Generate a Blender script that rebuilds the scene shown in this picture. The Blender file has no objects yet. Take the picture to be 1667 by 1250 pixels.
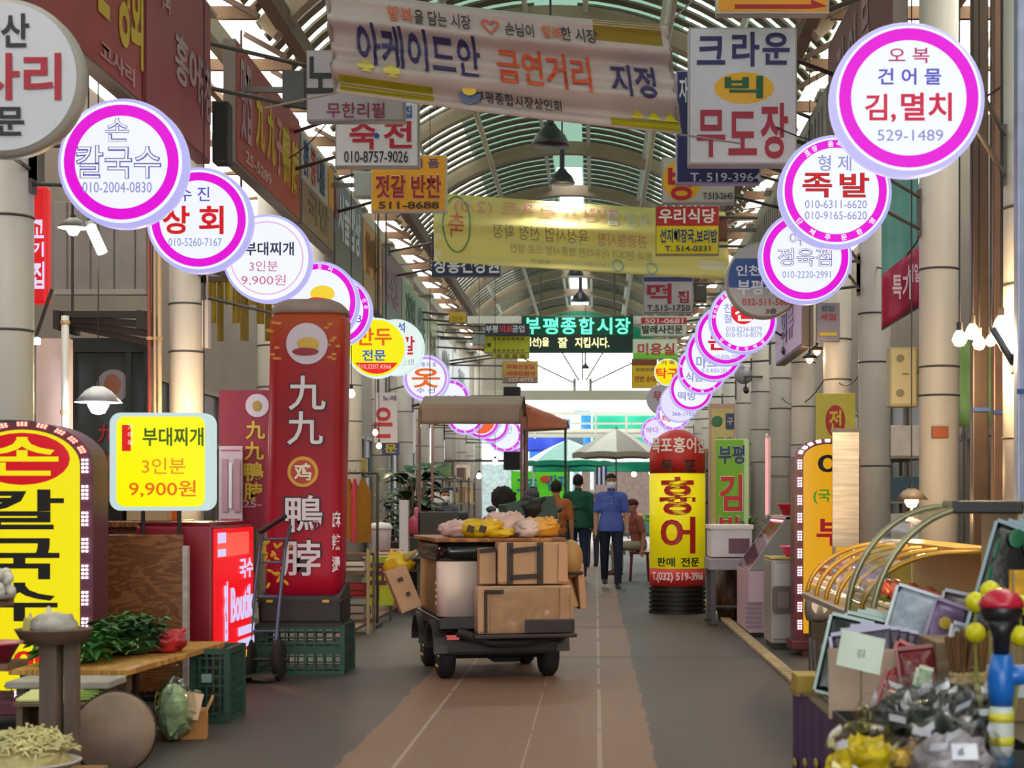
import bpy, bmesh, math, random
from mathutils import Vector, Matrix, noise as mnoise
R = math.radians
PI = math.pi
random.seed(7)
S = bpy.context.scene
C = S.collection

# ---------------------------------------------------------------- camera, sky, exposure
F, VX, VY, CAMZ = 2600.0, 970.0, 822.0, 1.27
cam = bpy.data.cameras.new('camera')
cam.sensor_width = 36.0
cam.lens = 36.0 * F / 1667.0
cam.shift_x = (833.5 - VX) / 1667.0
cam.shift_y = (VY - 625.0) / 1667.0
cam.clip_start, cam.clip_end = 0.1, 400
cam.dof.use_dof = True
cam.dof.focus_distance = 15.0
cam.dof.aperture_fstop = 4.2
camo = bpy.data.objects.new('camera', cam)
C.objects.link(camo)
camo.location = (0, 0, CAMZ)
camo.rotation_euler = (R(90), 0, 0)
S.camera = camo

wd = bpy.data.worlds.new('sky')
S.world = wd
wd.use_nodes = True
wd.node_tree.nodes['Background'].inputs[0].default_value = (0.93, 0.97, 1.0, 1)
wd.node_tree.nodes['Background'].inputs[1].default_value = 3.6
sun = bpy.data.lights.new('sun', 'SUN')
sun.energy = 1.2
sun.angle = R(12)
sun.color = (1, .95, .86)
suno = bpy.data.objects.new('sun', sun)
C.objects.link(suno)
suno.rotation_euler = (R(-38), R(12), 0)
S.view_settings.view_transform = 'Standard'
S.view_settings.look = 'None'
S.view_settings.exposure = 0.6
S.view_settings.gamma = 1.0
S.view_settings.use_curve_mapping = False
S.cycles.max_bounces = 8
S.cycles.transparent_max_bounces = 24
S.cycles.sample_clamp_indirect = 6.0


def W(px, py, d):
    """the place seen at a photo pixel, d metres down the arcade"""
    return Vector(((px - VX) * d / F, d, CAMZ - (py - VY) * d / F))


def D(py):
    """distance of the floor seen at a photo row"""
    return F * CAMZ / (py - VY)


# ---------------------------------------------------------------- materials
MC = {}


def lin(h):
    h = h.lstrip('#')
    v = [int(h[i:i + 2], 16) / 255 for i in (0, 2, 4)]
    return tuple(x / 12.92 if x <= .04045 else ((x + .055) / 1.055) ** 2.4 for x in v)


def M(col, rough=.6, metal=0.0, emit=0.0, var=.0, scale=8.0, bump=0.0, spec=.5, coat=0.0, stretch=None, ecol=None):
    key = (col, rough, metal, emit, var, scale, bump, spec, coat, stretch, ecol)
    if key in MC:
        return MC[key]
    m = bpy.data.materials.new('mat_%s_%d' % (col.strip('#'), len(MC)))
    m.use_nodes = True
    nt = m.node_tree
    b = nt.nodes['Principled BSDF']
    c = lin(col)
    b.inputs['Base Color'].default_value = (*c, 1)
    b.inputs['Roughness'].default_value = rough
    b.inputs['Metallic'].default_value = metal
    b.inputs['Specular IOR Level'].default_value = spec
    if coat:
        b.inputs['Coat Weight'].default_value = coat
    if emit:
        b.inputs['Emission Color'].default_value = (*(lin(ecol) if ecol else c), 1)
        b.inputs['Emission Strength'].default_value = emit
    if var or bump:
        tc = nt.nodes.new('ShaderNodeTexCoord')
        mp = nt.nodes.new('ShaderNodeMapping')
        if stretch:
            mp.inputs['Scale'].default_value = stretch
        nz = nt.nodes.new('ShaderNodeTexNoise')
        nz.inputs['Scale'].default_value = scale
        nz.inputs['Detail'].default_value = 6
        nt.links.new(tc.outputs['Object'], mp.inputs[0])
        nt.links.new(mp.outputs[0], nz.inputs['Vector'])
        if var:
            rp = nt.nodes.new('ShaderNodeValToRGB')
            rp.color_ramp.elements[0].position = .3
            rp.color_ramp.elements[1].position = .7
            rp.color_ramp.elements[0].color = (*[x * (1 - var) for x in c], 1)
            rp.color_ramp.elements[1].color = (*[min(1, x * (1 + var * .5)) for x in c], 1)
            nt.links.new(nz.outputs['Fac'], rp.inputs[0])
            nt.links.new(rp.outputs[0], b.inputs['Base Color'])
        if bump:
            bp = nt.nodes.new('ShaderNodeBump')
            bp.inputs['Strength'].default_value = bump
            bp.inputs['Distance'].default_value = .02
            nt.links.new(nz.outputs['Fac'], bp.inputs['Height'])
            nt.links.new(bp.outputs[0], b.inputs['Normal'])
    MC[key] = m
    return m


def glow(col, s=1.0):
    """a lit face: backlit plastic, LEDs, tubes, bulbs"""
    s *= .68
    key = ('glow', col, s)
    if key not in MC:
        m = M('#0a0a0a' if s > 3 else col, .35, emit=s, ecol=col, var=0, spec=.25 + .0001 * len(MC))
        b = m.node_tree.nodes['Principled BSDF']
        b.inputs['Base Color'].default_value = (*[x * .08 for x in lin(col)], 1)
        MC[key] = m
    return MC[key]


def clear(col='#ffffff', glossy=.15, key=''):
    """thin see-through plastic film or glass"""
    k = ('clear', col, glossy)
    if k in MC:
        return MC[k]
    m = bpy.data.materials.new('clear_%d' % len(MC))
    m.use_nodes = True
    nt = m.node_tree
    nt.nodes.remove(nt.nodes['Principled BSDF'])
    t = nt.nodes.new('ShaderNodeBsdfTransparent')
    t.inputs[0].default_value = (*lin(col), 1)
    g = nt.nodes.new('ShaderNodeBsdfGlossy')
    g.inputs['Roughness'].default_value = .08
    mx = nt.nodes.new('ShaderNodeMixShader')
    lw = nt.nodes.new('ShaderNodeLayerWeight')
    lw.inputs[0].default_value = glossy * .55
    nt.links.new(lw.outputs['Facing'], mx.inputs[0])
    nt.links.new(t.outputs[0], mx.inputs[1])
    nt.links.new(g.outputs[0], mx.inputs[2])
    nt.links.new(mx.outputs[0], nt.nodes['Material Output'].inputs[0])
    MC[k] = m
    return m


def film(col, clearness=.5, rough=.5):
    """translucent sheet: roof panels, thin plastic bags, banner cloth"""
    k = ('film', col, clearness, rough)
    if k in MC:
        return MC[k]
    m = bpy.data.materials.new('film_%d' % len(MC))
    m.use_nodes = True
    nt = m.node_tree
    nt.nodes.remove(nt.nodes['Principled BSDF'])
    c = (*lin(col), 1)
    t = nt.nodes.new('ShaderNodeBsdfTransparent')
    t.inputs[0].default_value = c
    d = nt.nodes.new('ShaderNodeBsdfDiffuse')
    d.inputs[0].default_value = c
    tl = nt.nodes.new('ShaderNodeBsdfTranslucent')
    tl.inputs[0].default_value = c
    m1 = nt.nodes.new('ShaderNodeMixShader')
    m1.inputs[0].default_value = .5
    m2 = nt.nodes.new('ShaderNodeMixShader')
    m2.inputs[0].default_value = clearness
    nt.links.new(d.outputs[0], m1.inputs[1])
    nt.links.new(tl.outputs[0], m1.inputs[2])
    nt.links.new(m1.outputs[0], m2.inputs[1])
    nt.links.new(t.outputs[0], m2.inputs[2])
    nt.links.new(m2.outputs[0], nt.nodes['Material Output'].inputs[0])
    MC[k] = m
    return m


def wood(col, dark, scale=3.0, stretch=(1, 1, 8), rough=.5):
    k = ('wood', col, dark, scale, stretch)
    if k in MC:
        return MC[k]
    m = M(col, rough, spec=.3 + .0001 * len(MC))
    nt = m.node_tree
    b = nt.nodes['Principled BSDF']
    tc = nt.nodes.new('ShaderNodeTexCoord')
    mp = nt.nodes.new('ShaderNodeMapping')
    mp.inputs['Scale'].default_value = stretch
    nz = nt.nodes.new('ShaderNodeTexNoise')
    nz.inputs['Scale'].default_value = scale
    nz.inputs['Detail'].default_value = 4
    nz.inputs['Distortion'].default_value = 1.2
    wv = nt.nodes.new('ShaderNodeMath')
    wv.operation = 'SINE'
    ml = nt.nodes.new('ShaderNodeMath')
    ml.operation = 'MULTIPLY'
    ml.inputs[1].default_value = 40
    rp = nt.nodes.new('ShaderNodeValToRGB')
    rp.color_ramp.elements[0].color = (*lin(dark), 1)
    rp.color_ramp.elements[1].color = (*lin(col), 1)
    rp.color_ramp.elements[0].position = .0
    rp.color_ramp.elements[1].position = .8
    nt.links.new(tc.outputs['Object'], mp.inputs[0])
    nt.links.new(mp.outputs[0], nz.inputs['Vector'])
    nt.links.new(nz.outputs['Fac'], ml.inputs[0])
    nt.links.new(ml.outputs[0], wv.inputs[0])
    nt.links.new(wv.outputs[0], rp.inputs[0])
    nt.links.new(rp.outputs[0], b.inputs['Base Color'])
    MC[k] = m
    return m


# ---------------------------------------------------------------- mesh building
class MB:
    def __init__(self):
        self.b = bmesh.new()

    def _new(self, n0):
        self.b.verts.ensure_lookup_table()
        return self.b.verts[n0:]

    def box(self, c, s, rot=None, bev=0.0, taper=None):
        b = self.b
        n0 = len(b.verts)
        sx, sy, sz = s[0] / 2, s[1] / 2, s[2] / 2
        vs = []
        for z in (-1, 1):
            k = 1.0 if (taper is None or z < 0) else taper
            for x, y in ((-1, -1), (1, -1), (1, 1), (-1, 1)):
                vs.append(b.verts.new((x * sx * k, y * sy * k, z * sz)))
        fs = [b.faces.new([vs[i] for i in q]) for q in ((3, 2, 1, 0), (4, 5, 6, 7), (0, 1, 5, 4), (1, 2, 6, 5), (2, 3, 7, 6), (3, 0, 4, 7))]
        if bev > 0:
            es = list({e for f in fs for e in f.edges})
            bmesh.ops.bevel(b, geom=es, offset=bev, segments=2, affect='EDGES', profile=.6)
        m = Matrix.Translation(Vector(c))
        if rot is not None:
            m = m @ (rot if isinstance(rot, Matrix) else Matrix.Rotation(rot, 4, 'Z'))
        for v in self._new(n0):
            v.co = m @ v.co
        return self

    def rings(self, rings, close=True, cap=True):
        b = self.b
        vr = [[b.verts.new(p) for p in r] for r in rings]
        n = len(vr[0])
        for a, c in zip(vr[:-1], vr[1:]):
            for i in range(n if close else n - 1):
                j = (i + 1) % n
                try:
                    b.faces.new((a[i], a[j], c[j], c[i]))
                except ValueError:
                    pass
        if cap and close:
            b.faces.new(list(reversed(vr[0])))
            b.faces.new(vr[-1])
        return self

    @staticmethod
    def _frame(d):
        d = d.normalized()
        u = d.cross(Vector((0, 0, 1)))
        if u.length < 1e-3:
            u = Vector((1, 0, 0))
        u.normalize()
        return u, d.cross(u).normalized()

    def tube(self, p0, p1, r0, r1=None, seg=10):
        p0, p1 = Vector(p0), Vector(p1)
        r1 = r0 if r1 is None else r1
        u, v = self._frame(p1 - p0)
        return self.rings([[p + (u * math.cos(t) + v * math.sin(t)) * r for t in [2 * PI * i / seg for i in range(seg)]] for p, r in ((p0, r0), (p1, r1))])

    def path(self, pts, r, seg=8):
        pts = [Vector(p) for p in pts]
        out = []
        for i, p in enumerate(pts):
            d = pts[min(i + 1, len(pts) - 1)] - pts[max(i - 1, 0)]
            u, v = self._frame(d)
            rr = r[i] if isinstance(r, (list, tuple)) else r
            out.append([p + (u * math.cos(t) + v * math.sin(t)) * rr for t in [2 * PI * k / seg for k in range(seg)]])
        return self.rings(out)

    def cap(self, p0, p1, r0, r1=None, seg=12):
        """capsule with two radii"""
        p0, p1 = Vector(p0), Vector(p1)
        r1 = r0 if r1 is None else r1
        d = (p1 - p0)
        dn = d.normalized() if d.length > 1e-6 else Vector((0, 0, 1))
        u, v = self._frame(dn)
        out = []
        for p, r, a0, a1 in ((p0, r0, -88, 0), (p1, r1, 0, 88)):
            for k in range(5):
                a = R(a0 + (a1 - a0) * k / 4)
                q = p + dn * (math.sin(a) * r)
                out.append([q + (u * math.cos(t) + v * math.sin(t)) * r * math.cos(a) for t in [2 * PI * i / seg for i in range(seg)]])
        return self.rings(out)

    def ball(self, c, r, seg=14, rng=8, amp=0.0, freq=4.0, seed=0.0, rot=None, zmin=None):
        if not isinstance(r, (tuple, list)):
            r = (r, r, r)
        c = Vector(c)
        out = []
        for k in range(rng + 1):
            a = R(-89 + 178 * k / rng)
            row = []
            for i in range(seg):
                t = 2 * PI * i / seg
                n = Vector((math.cos(a) * math.cos(t), math.cos(a) * math.sin(t), math.sin(a)))
                s = 1.0
                if amp:
                    s += amp * mnoise.noise(n * freq + Vector((seed, seed * 1.7, 0)))
                p = Vector((n.x * r[0] * s, n.y * r[1] * s, n.z * r[2] * s))
                if zmin is not None and p.z < zmin:
                    p.z = zmin
                if rot is not None:
                    p = rot @ p
                row.append(c + p)
            out.append(row)
        return self.rings(out)

    def lathe(self, prof, c=(0, 0, 0), seg=24, axis='Z'):
        c = Vector(c)
        out = []
        for r, h in prof:
            r = max(r, 1e-4)
            row = []
            for i in range(seg):
                t = 2 * PI * i / seg
                if axis == 'Z':
                    p = Vector((r * math.cos(t), r * math.sin(t), h))
                elif axis == 'Y':
                    p = Vector((r * math.cos(t), h, r * math.sin(t)))
                else:
                    p = Vector((h, r * math.cos(t), r * math.sin(t)))
                row.append(c + p)
            out.append(row)
        return self.rings(out)

    def prism(self, poly, y0, y1, bev=0):
        """a closed outline in x,z pushed from y0 to y1"""
        n = len(poly)
        b = self.b
        a = [b.verts.new((x, y0, z)) for x, z in poly]
        c = [b.verts.new((x, y1, z)) for x, z in poly]
        for i in range(n):
            j = (i + 1) % n
            b.faces.new((a[i], c[i], c[j], a[j]))
        b.faces.new(a)
        b.faces.new(list(reversed(c)))
        return self

    def annulus(self, r0, r1, y0, y1, seg=64, c=(0, 0)):
        def ring(r, y):
            return [Vector((c[0] + r * math.cos(2 * PI * i / seg), y, c[1] + r * math.sin(2 * PI * i / seg))) for i in range(seg)]
        self.rings([ring(r0, y0), ring(r1, y0), ring(r1, y1), ring(r0, y1), ring(r0, y0)], cap=False)
        return self

    def sheet(self, f, nu, nv, thick=0.0):
        """f(u,v) -> point, u,v in 0..1; given thickness along its normal when thick > 0"""
        b = self.b
        g = [[Vector(f(i / nu, j / nv)) for j in range(nv + 1)] for i in range(nu + 1)]
        top = [[b.verts.new(p) for p in row] for row in g]
        for i in range(nu):
            for j in range(nv):
                b.faces.new((top[i][j], top[i + 1][j], top[i + 1][j + 1], top[i][j + 1]))
        if thick:
            n = (g[nu][0] - g[0][0]).cross(g[0][nv] - g[0][0]).normalized() * thick
            bot = [[b.verts.new(p - n) for p in row] for row in g]
            for i in range(nu):
                for j in range(nv):
                    b.faces.new((bot[i][j + 1], bot[i + 1][j + 1], bot[i + 1][j], bot[i][j]))
            edge = [(i, 0) for i in range(nu)] + [(nu, j) for j in range(nv)] + [(i, nv) for i in range(nu, 0, -1)] + [(0, j) for j in range(nv, 0, -1)]
            for k in range(len(edge)):
                a, c = edge[k], edge[(k + 1) % len(edge)]
                b.faces.new((top[a[0]][a[1]], bot[a[0]][a[1]], bot[c[0]][c[1]], top[c[0]][c[1]]))
        return self

    def add(self, me, mat):
        n0 = len(self.b.verts)
        self.b.from_mesh(me)
        for v in self._new(n0):
            v.co = mat @ v.co
        return self

    def xf(self, m):
        for v in self.b.verts:
            v.co = m @ v.co
        return self

    def build(self, name, mat, parent=None, smooth=False, loc=None):
        me = bpy.data.meshes.new(name)
        bmesh.ops.recalc_face_normals(self.b, faces=self.b.faces)
        self.b.to_mesh(me)
        self.b.free()
        if smooth:
            me.polygons.foreach_set('use_smooth', [True] * len(me.polygons))
        me.materials.append(mat)
        o = bpy.data.objects.new(name, me)
        C.objects.link(o)
        if parent is not None:
            o.parent = parent
        if loc is not None:
            o.location = loc
        return o


def thing(name, label, cat, loc=(0, 0, 0), rz=0.0, group=None):
    o = bpy.data.objects.new(name, None)
    C.objects.link(o)
    o.empty_display_size = .1
    o.location = loc
    o.rotation_euler = (0, 0, rz)
    return tag(o, label, cat, group)


def tag(o, label, cat, group=None):
    o['label'] = label
    o['category'] = cat
    if group:
        o['group'] = group
    return o


def struct(o):
    o['kind'] = 'structure'
    return o


def dup(root, loc, rz=None, label=None):
    c = root.copy()
    C.objects.link(c)
    c.location = loc
    if rz is not None:
        c.rotation_euler = (0, 0, rz)
    if label:
        c['label'] = label
    for ch in list(root.children):
        k = ch.copy()
        C.objects.link(k)
        k.parent = c
        for g in ch.children:
            q = g.copy()
            C.objects.link(q)
            q.parent = k
    return c


# ---------------------------------------------------------------- lettering
TC = {}


def glyphs(txt, bold=.0, depth=1):
    bold = min(bold, .024)
    key = (txt, bold)
    if key in TC:
        return TC[key]
    cu = bpy.data.curves.new('t', 'FONT')
    cu.body = txt
    cu.size = 1
    cu.offset = bold
    cu.extrude = .5
    cu.resolution_u = 3
    cu.space_line = 1.0
    o = bpy.data.objects.new('t', cu)
    C.objects.link(o)
    dg = bpy.context.evaluated_depsgraph_get()
    me = bpy.data.meshes.new_from_object(o.evaluated_get(dg))
    bpy.data.objects.remove(o)
    bpy.data.curves.remove(cu)
    co = [v.co for v in me.vertices]
    if not co:
        TC[key] = (me, 1, 1)
        return TC[key]
    x0, x1 = min(v.x for v in co), max(v.x for v in co)
    y0, y1 = min(v.y for v in co), max(v.y for v in co)
    for v in me.vertices:
        v.co = ((v.co.x - (x0 + x1) / 2) / max(x1 - x0, 1e-3), -v.co.z, (v.co.y - (y0 + y1) / 2) / max(y1 - y0, 1e-3))
    TC[key] = (me, x1 - x0, y1 - y0)
    return TC[key]


def put_text(mb, txt, cx, cz, w, h, y, dep=.004, bold=.012, rot=0.0, mirror=False):
    """lettering that fills a w by h box about (cx, cz) on a face looking to -Y"""
    me, a, b = glyphs(txt, bold)
    m = Matrix.Translation((cx, y, cz)) @ Matrix.Rotation(rot, 4, 'Y') @ Matrix.Diagonal((-w if mirror else w, dep, h, 1))
    mb.add(me, m)


def ring_text(mb, txt, rad, size, y, a0, a1, inward=False):
    """letters around a circle; angles in degrees clockwise from the top"""
    n = len(txt)
    for i, ch in enumerate(txt):
        if ch == ' ':
            continue
        a = R(a0 + (a1 - a0) * (i + .5) / n)
        put_text(mb, ch, rad * math.sin(a), rad * math.cos(a), size, size, y, .003, .02, rot=a + (PI if inward else 0))


def lettering(parent, specs, y, s=1.0, cx=0.0, cy=0.0, lit=0.0, ox=0.0, oz=0.0):
    """specs: (text, px centre x, px centre y, px width, px height, colour[, bold]); pixels about (cx, cy), s metres each"""
    for i_, sp in enumerate(specs):
        y -= .0012
        t, x, yy, w, h, col = sp[:6]
        bold = sp[6] if len(sp) > 6 else .014
        mb = MB()
        put_text(mb, t, ox + (x - cx) * s, oz - (yy - cy) * s, w * s, h * s, y, .0016, bold)
        mb.build('lettering', glow(col, lit) if lit else M(col, .5), parent)
# ================================================================ the arcade itself
LX, RX, X0 = -3.64, 2.6, -0.5          # column rows, vault axis


def floor_mat():
    m = bpy.data.materials.new('asphalt')
    m.use_nodes = True
    nt = m.node_tree
    N, L = nt.nodes, nt.links
    b = N['Principled BSDF']
    b.inputs['Roughness'].default_value = .62
    tc = N.new('ShaderNodeTexCoord')
    sp = N.new('ShaderNodeSeparateXYZ')
    L.new(tc.outputs['Object'], sp.inputs[0])

    def math_(op, a, v=None, c=None):
        n = N.new('ShaderNodeMath')
        n.operation = op
        for i, q in enumerate((a, v, c)):
            if q is None:
                continue
            if isinstance(q, (int, float)):
                n.inputs[i].default_value = q
            else:
                L.new(q, n.inputs[i])
        return n.outputs[0]

    def tex(scale, detail, stretch=None):
        t = N.new('ShaderNodeTexNoise')
        t.inputs['Scale'].default_value = scale
        t.inputs['Detail'].default_value = detail
        if stretch:
            mp = N.new('ShaderNodeMapping')
            mp.inputs['Scale'].default_value = stretch
            L.new(tc.outputs['Object'], mp.inputs[0])
            L.new(mp.outputs[0], t.inputs['Vector'])
        else:
            L.new(tc.outputs['Object'], t.inputs['Vector'])
        return t.outputs['Fac']

    def mix(f, a, c):
        n = N.new('ShaderNodeMix')
        n.data_type = 'RGBA'
        if isinstance(f, (int, float)):
            n.inputs[0].default_value = f
        else:
            L.new(f, n.inputs[0])
        for i, q in ((6, a), (7, c)):
            if isinstance(q, str):
                n.inputs[i].default_value = (*lin(q), 1)
            else:
                L.new(q, n.inputs[i])
        return n.outputs[2]
    x, y = sp.outputs[0], sp.outputs[1]
    wob = math_('MULTIPLY', math_('SUBTRACT', tex(2.5, 6), .5), .1)
    xw = math_('ADD', x, wob)
    lane = math_('MULTIPLY', math_('GREATER_THAN', xw, -1.26), math_('LESS_THAN', xw, .3))
    big = tex(.45, 5, (1, .5, 1))
    fine = tex(38, 6)
    streak = tex(3, 6, (6, .25, 1))
    asph = mix(big, '#38312f', '#574e49')
    asph = mix(math_('MULTIPLY', fine, .45), asph, '#2a2625')
    lanec = mix(big, '#664635', '#94705a')
    lanec = mix(math_('MULTIPLY', streak, .6), lanec, '#554d47')
    lanec = mix(math_('MULTIPLY', fine, .3), lanec, '#54443c')
    base = mix(lane, asph, lanec)
    # worn pale guide lines and the old patches
    for lx, wdt in ((.02, .012), (-.98, .010), (-.36, .005)):
        ln = math_('LESS_THAN', math_('ABSOLUTE', math_('SUBTRACT', x, lx)), wdt)
        ln = math_('MULTIPLY', ln, math_('GREATER_THAN', tex(1.3, 6), .42))
        base = mix(math_('MULTIPLY', ln, .4), base, '#b5a79a')
    for ya, yb in ((16.4, 16.75), (21.9, 22.1), (13.2, 13.45)):
        st = math_('MULTIPLY', math_('GREATER_THAN', math_('ADD', y, wob), ya), math_('LESS_THAN', math_('ADD', y, wob), yb))
        base = mix(math_('MULTIPLY', st, .5), base, '#2e2829')
    L.new(base, b.inputs['Base Color'])
    rr = N.new('ShaderNodeMapRange')
    rr.inputs[3].default_value = .38
    rr.inputs[4].default_value = .8
    L.new(big, rr.inputs[0])
    L.new(rr.outputs[0], b.inputs['Roughness'])
    bp = N.new('ShaderNodeBump')
    bp.inputs['Strength'].default_value = .25
    bp.inputs['Distance'].default_value = .01
    L.new(fine, bp.inputs['Height'])
    L.new(bp.outputs[0], b.inputs['Normal'])
    return m


struct(MB().box((-.5, 35, -.05), (26, 100, .1)).build('floor', floor_mat()))
struct(MB().box((1.43, 29, .015), (.1, 40, .03), bev=.008).build('trim_1', M('#b29a78', .8, var=.3)))
struct(MB().box((-2.5, 32, .012), (.14, 36, .024), bev=.008).build('trim_2', M('#8c6b58', .8, var=.3)))

WALL = M('#83796f', .8, var=.12, scale=1.5)
struct(MB().box((-5.7, 21.5, 2.95), (.2, 63, 5.9)).build('wall_left', WALL))
struct(MB().box((4.75, 21.5, 2.95), (.2, 63, 5.9)).build('wall_right', WALL))

# vault: translucent sheets over dark purlins, brown ribs
RAD, AX = 3.6, math.asin(2.75 / 3.6)
ZC = 7.27 - RAD
Y0, Y1 = -9.0, 50.0


def arc_pt(a, r, y):
    return Vector((X0 + r * math.sin(a), y, ZC + r * math.cos(a)))


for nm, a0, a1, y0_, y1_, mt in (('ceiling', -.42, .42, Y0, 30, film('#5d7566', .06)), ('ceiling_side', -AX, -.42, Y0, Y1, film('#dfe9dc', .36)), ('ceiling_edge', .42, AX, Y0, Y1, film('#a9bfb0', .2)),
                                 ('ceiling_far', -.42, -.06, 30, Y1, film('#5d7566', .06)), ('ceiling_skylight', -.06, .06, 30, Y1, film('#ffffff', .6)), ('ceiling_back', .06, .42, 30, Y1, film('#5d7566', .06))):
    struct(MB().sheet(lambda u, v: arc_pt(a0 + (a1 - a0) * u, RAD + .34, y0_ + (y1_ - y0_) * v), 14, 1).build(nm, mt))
mb = MB()
k = 0
while Y0 + .2 + .41 * k < Y1:
    y = Y0 + .2 + .41 * k
    k += 1
    for a0, a1 in ((-AX, -.07), (.07, AX)):
        mb.rings([[arc_pt(a, RAD + .24, y), arc_pt(a, RAD + .24, y + .2), arc_pt(a, RAD + .27, y + .2), arc_pt(a, RAD + .27, y)] for a in [a0 + (a1 - a0) * i / 12 for i in range(13)]])
struct(mb.build('ceiling_slats', M('#6d6252', .7, var=.2)))
mb = MB()
for a in (-.62, -.36, -.1, .1, .36, .62):
    mb.box(arc_pt(a, RAD + .16, (Y0 + Y1) / 2), (.06, Y1 - Y0, .09), Matrix.Rotation(a, 4, 'Y'))
struct(mb.build('ceiling_purlins', M('#cfd6cb', .5)))
RIB = M('#a38d76', .65, var=.12, scale=2)
n = 3
for k in range(16):
    y = 49.5 - 3.7 * k
    if y < -8:
        break
    mb = MB()
    rows = []
    for i in range(33):
        a = -AX + 2 * AX * i / 32
        rows.append([arc_pt(a, RAD, y - .1), arc_pt(a, RAD, y + .1), arc_pt(a, RAD + .2, y + .1), arc_pt(a, RAD + .2, y - .1)])
    mb.rings(rows)
    struct(mb.build('trim_%d' % n, RIB))
    n += 1
# long pipes under the vault, eave beams, lean-to roofs over the shop fronts
for x, z, r, c in ((-1.6, 6.5, .04, '#c9c2b2'), (.8, 6.45, .04, '#c9c2b2'), (-3.15, 6.16, None, '#6e4f3c'), (2.15, 6.16, None, '#6e4f3c'), (-3.64, 5.75, None, '#cfc8b8'), (2.6, 5.75, None, '#cfc8b8')):
    mb = MB()
    if r:
        mb.tube((x, Y0, z), (x, Y1, z), r)
    else:
        mb.box((x, (Y0 + Y1) / 2, z), (.14, Y1 - Y0, .2))
    struct(mb.build('trim_%d' % n, M(c, .6, var=.1)))
    n += 1
for sx, wx in ((-3.25, -5.6), (2.25, 4.65)):
    mb = MB()
    mb.sheet(lambda u, v: (sx + (wx - sx) * u, Y0 + (Y1 - Y0) * v, 6.28 - .4 * u), 1, 1)
    struct(mb.build('roof_%d' % n, film('#fff8ea', .55)))
    mb = MB()
    for k in range(32):
        mb.box(((sx + wx) / 2, Y0 + .9 + 1.8 * k, 5.98), (abs(wx - sx), .07, .12), Matrix.Rotation(.17 if wx < 0 else -.17, 4, 'Y') if False else None)
    for f in (.25, .5, .75):
        mb.box((sx + (wx - sx) * f, (Y0 + Y1) / 2, 6.06), (.08, Y1 - Y0, .08))
    struct(mb.build('trim_%d' % n, M('#8a6a50', .65, var=.15)))
    n += 1
# lattice between the column heads and the vault
for x, sgn in ((-3.4, 1), (2.38, -1)):
    mb = MB()
    for k in range(42):
        y = -7 + 1.38 * k
        mb.box((x, y, 6.0), (.5, .06, .05), Matrix.Rotation(.5 * sgn, 4, 'Y'))
    struct(mb.build('trim_%d' % n, M('#6b5446', .7, var=.2)))
    n += 1

# columns: white painted round posts, each with its head plate and cable ties
COLL = [9.9, 14.2, 17.9, 20.9, 23.8, 27.0, 30.5, 33.6, 36.8, 40, 43, 46, 49]
COLR = [9.6, 12.1, 14.9, 17.2, 20.0, 22.5, 25.2, 28, 31, 34, 37, 40, 43, 46, 49]
COLM = M('#d3cdc2', .45, var=.12, scale=1.2, stretch=(1, 1, .25))


def column(x, y, r=.15):
    c = struct(MB().lathe([(r, 0), (r, 5.7)], (x, y, 0), 20).build('column', COLM, smooth=True))
    mb = MB()
    mb.box((x, y, 5.68), (.44, .44, .04))
    mb.lathe([(r + .05, 0), (r + .05, .02), (r, .12)], (x, y, 0), 20)
    mb.build('column_plate', M('#b9b2a4', .5), c)
    mb = MB()
    for z in (1.62 + (y * .37) % .5, 2.3 + (y * .53) % .4, 3.05):
        mb.lathe([(r + .004, -.008), (r + .009, 0), (r + .004, .008)], (x, y, z), 20)
    mb.build('cable_tie', M('#4a4642', .6), c)


for y in COLL:
    column(LX, y)
for y in COLR:
    column(RX, y)

# street end: tie beam, fan-light bars, gallery rails
yE = 50.2
WH = M('#e6e2d6', .5)
struct(MB().box((-.3, yE, 4.72), (7.2, .3, .3)).build('beam_end', M('#c9c3b2', .6)))
mb = MB()
hub = Vector((-.42, yE, 4.95))
for a in (-58, -25, 0, 25, 58):
    mb.tube(hub + Vector((math.sin(R(a)) * .25, 0, math.cos(R(a)) * .25)), hub + Vector((math.sin(R(a)) * 2.9, 0, math.cos(R(a)) * 2.3)), .03)
mb.tube(hub + Vector((-.25, 0, -.1)), hub + Vector((-.25, 0, .3)), .05)
mb.tube(hub + Vector((.25, 0, -.1)), hub + Vector((.25, 0, .3)), .05)
struct(mb.build('window_1_bars', M('#8c857c', .5)))
mb = MB()
pts = []
for i in range(25):
    a = -AX + 2 * AX * i / 24
    pts.append([arc_pt(a, 2.9, yE - .05) + Vector((0, 0, .2)), arc_pt(a, 2.9, yE + .05) + Vector((0, 0, .2)), arc_pt(a, 3.9, yE + .05), arc_pt(a, 3.9, yE - .05)])
mb.rings(pts)
struct(mb.build('wall_end_arch', M('#0f8a66', .6)))
for x0, x1 in ((-5.6, -2.45), (1.95, 4.65)):
    struct(MB().box(((x0 + x1) / 2, yE, 5.4), (x1 - x0, .12, 1.5)).build('wall_end', M('#b8b2a5', .7, var=.1)))
mb = MB()
for z in (4.28, 3.95, 3.55):
    mb.box((-.3, 52.5, z), (8, .1, .12 if z != 3.95 else .06))
for k in range(9):
    mb.box((-4 + k * 1.0, 52.4, 3.9), (.07, .07, .9))
mb.box((-.3, 53.3, 3.72), (8, 1.2, .12))
struct(mb.build('beam_gallery', WH))
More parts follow.
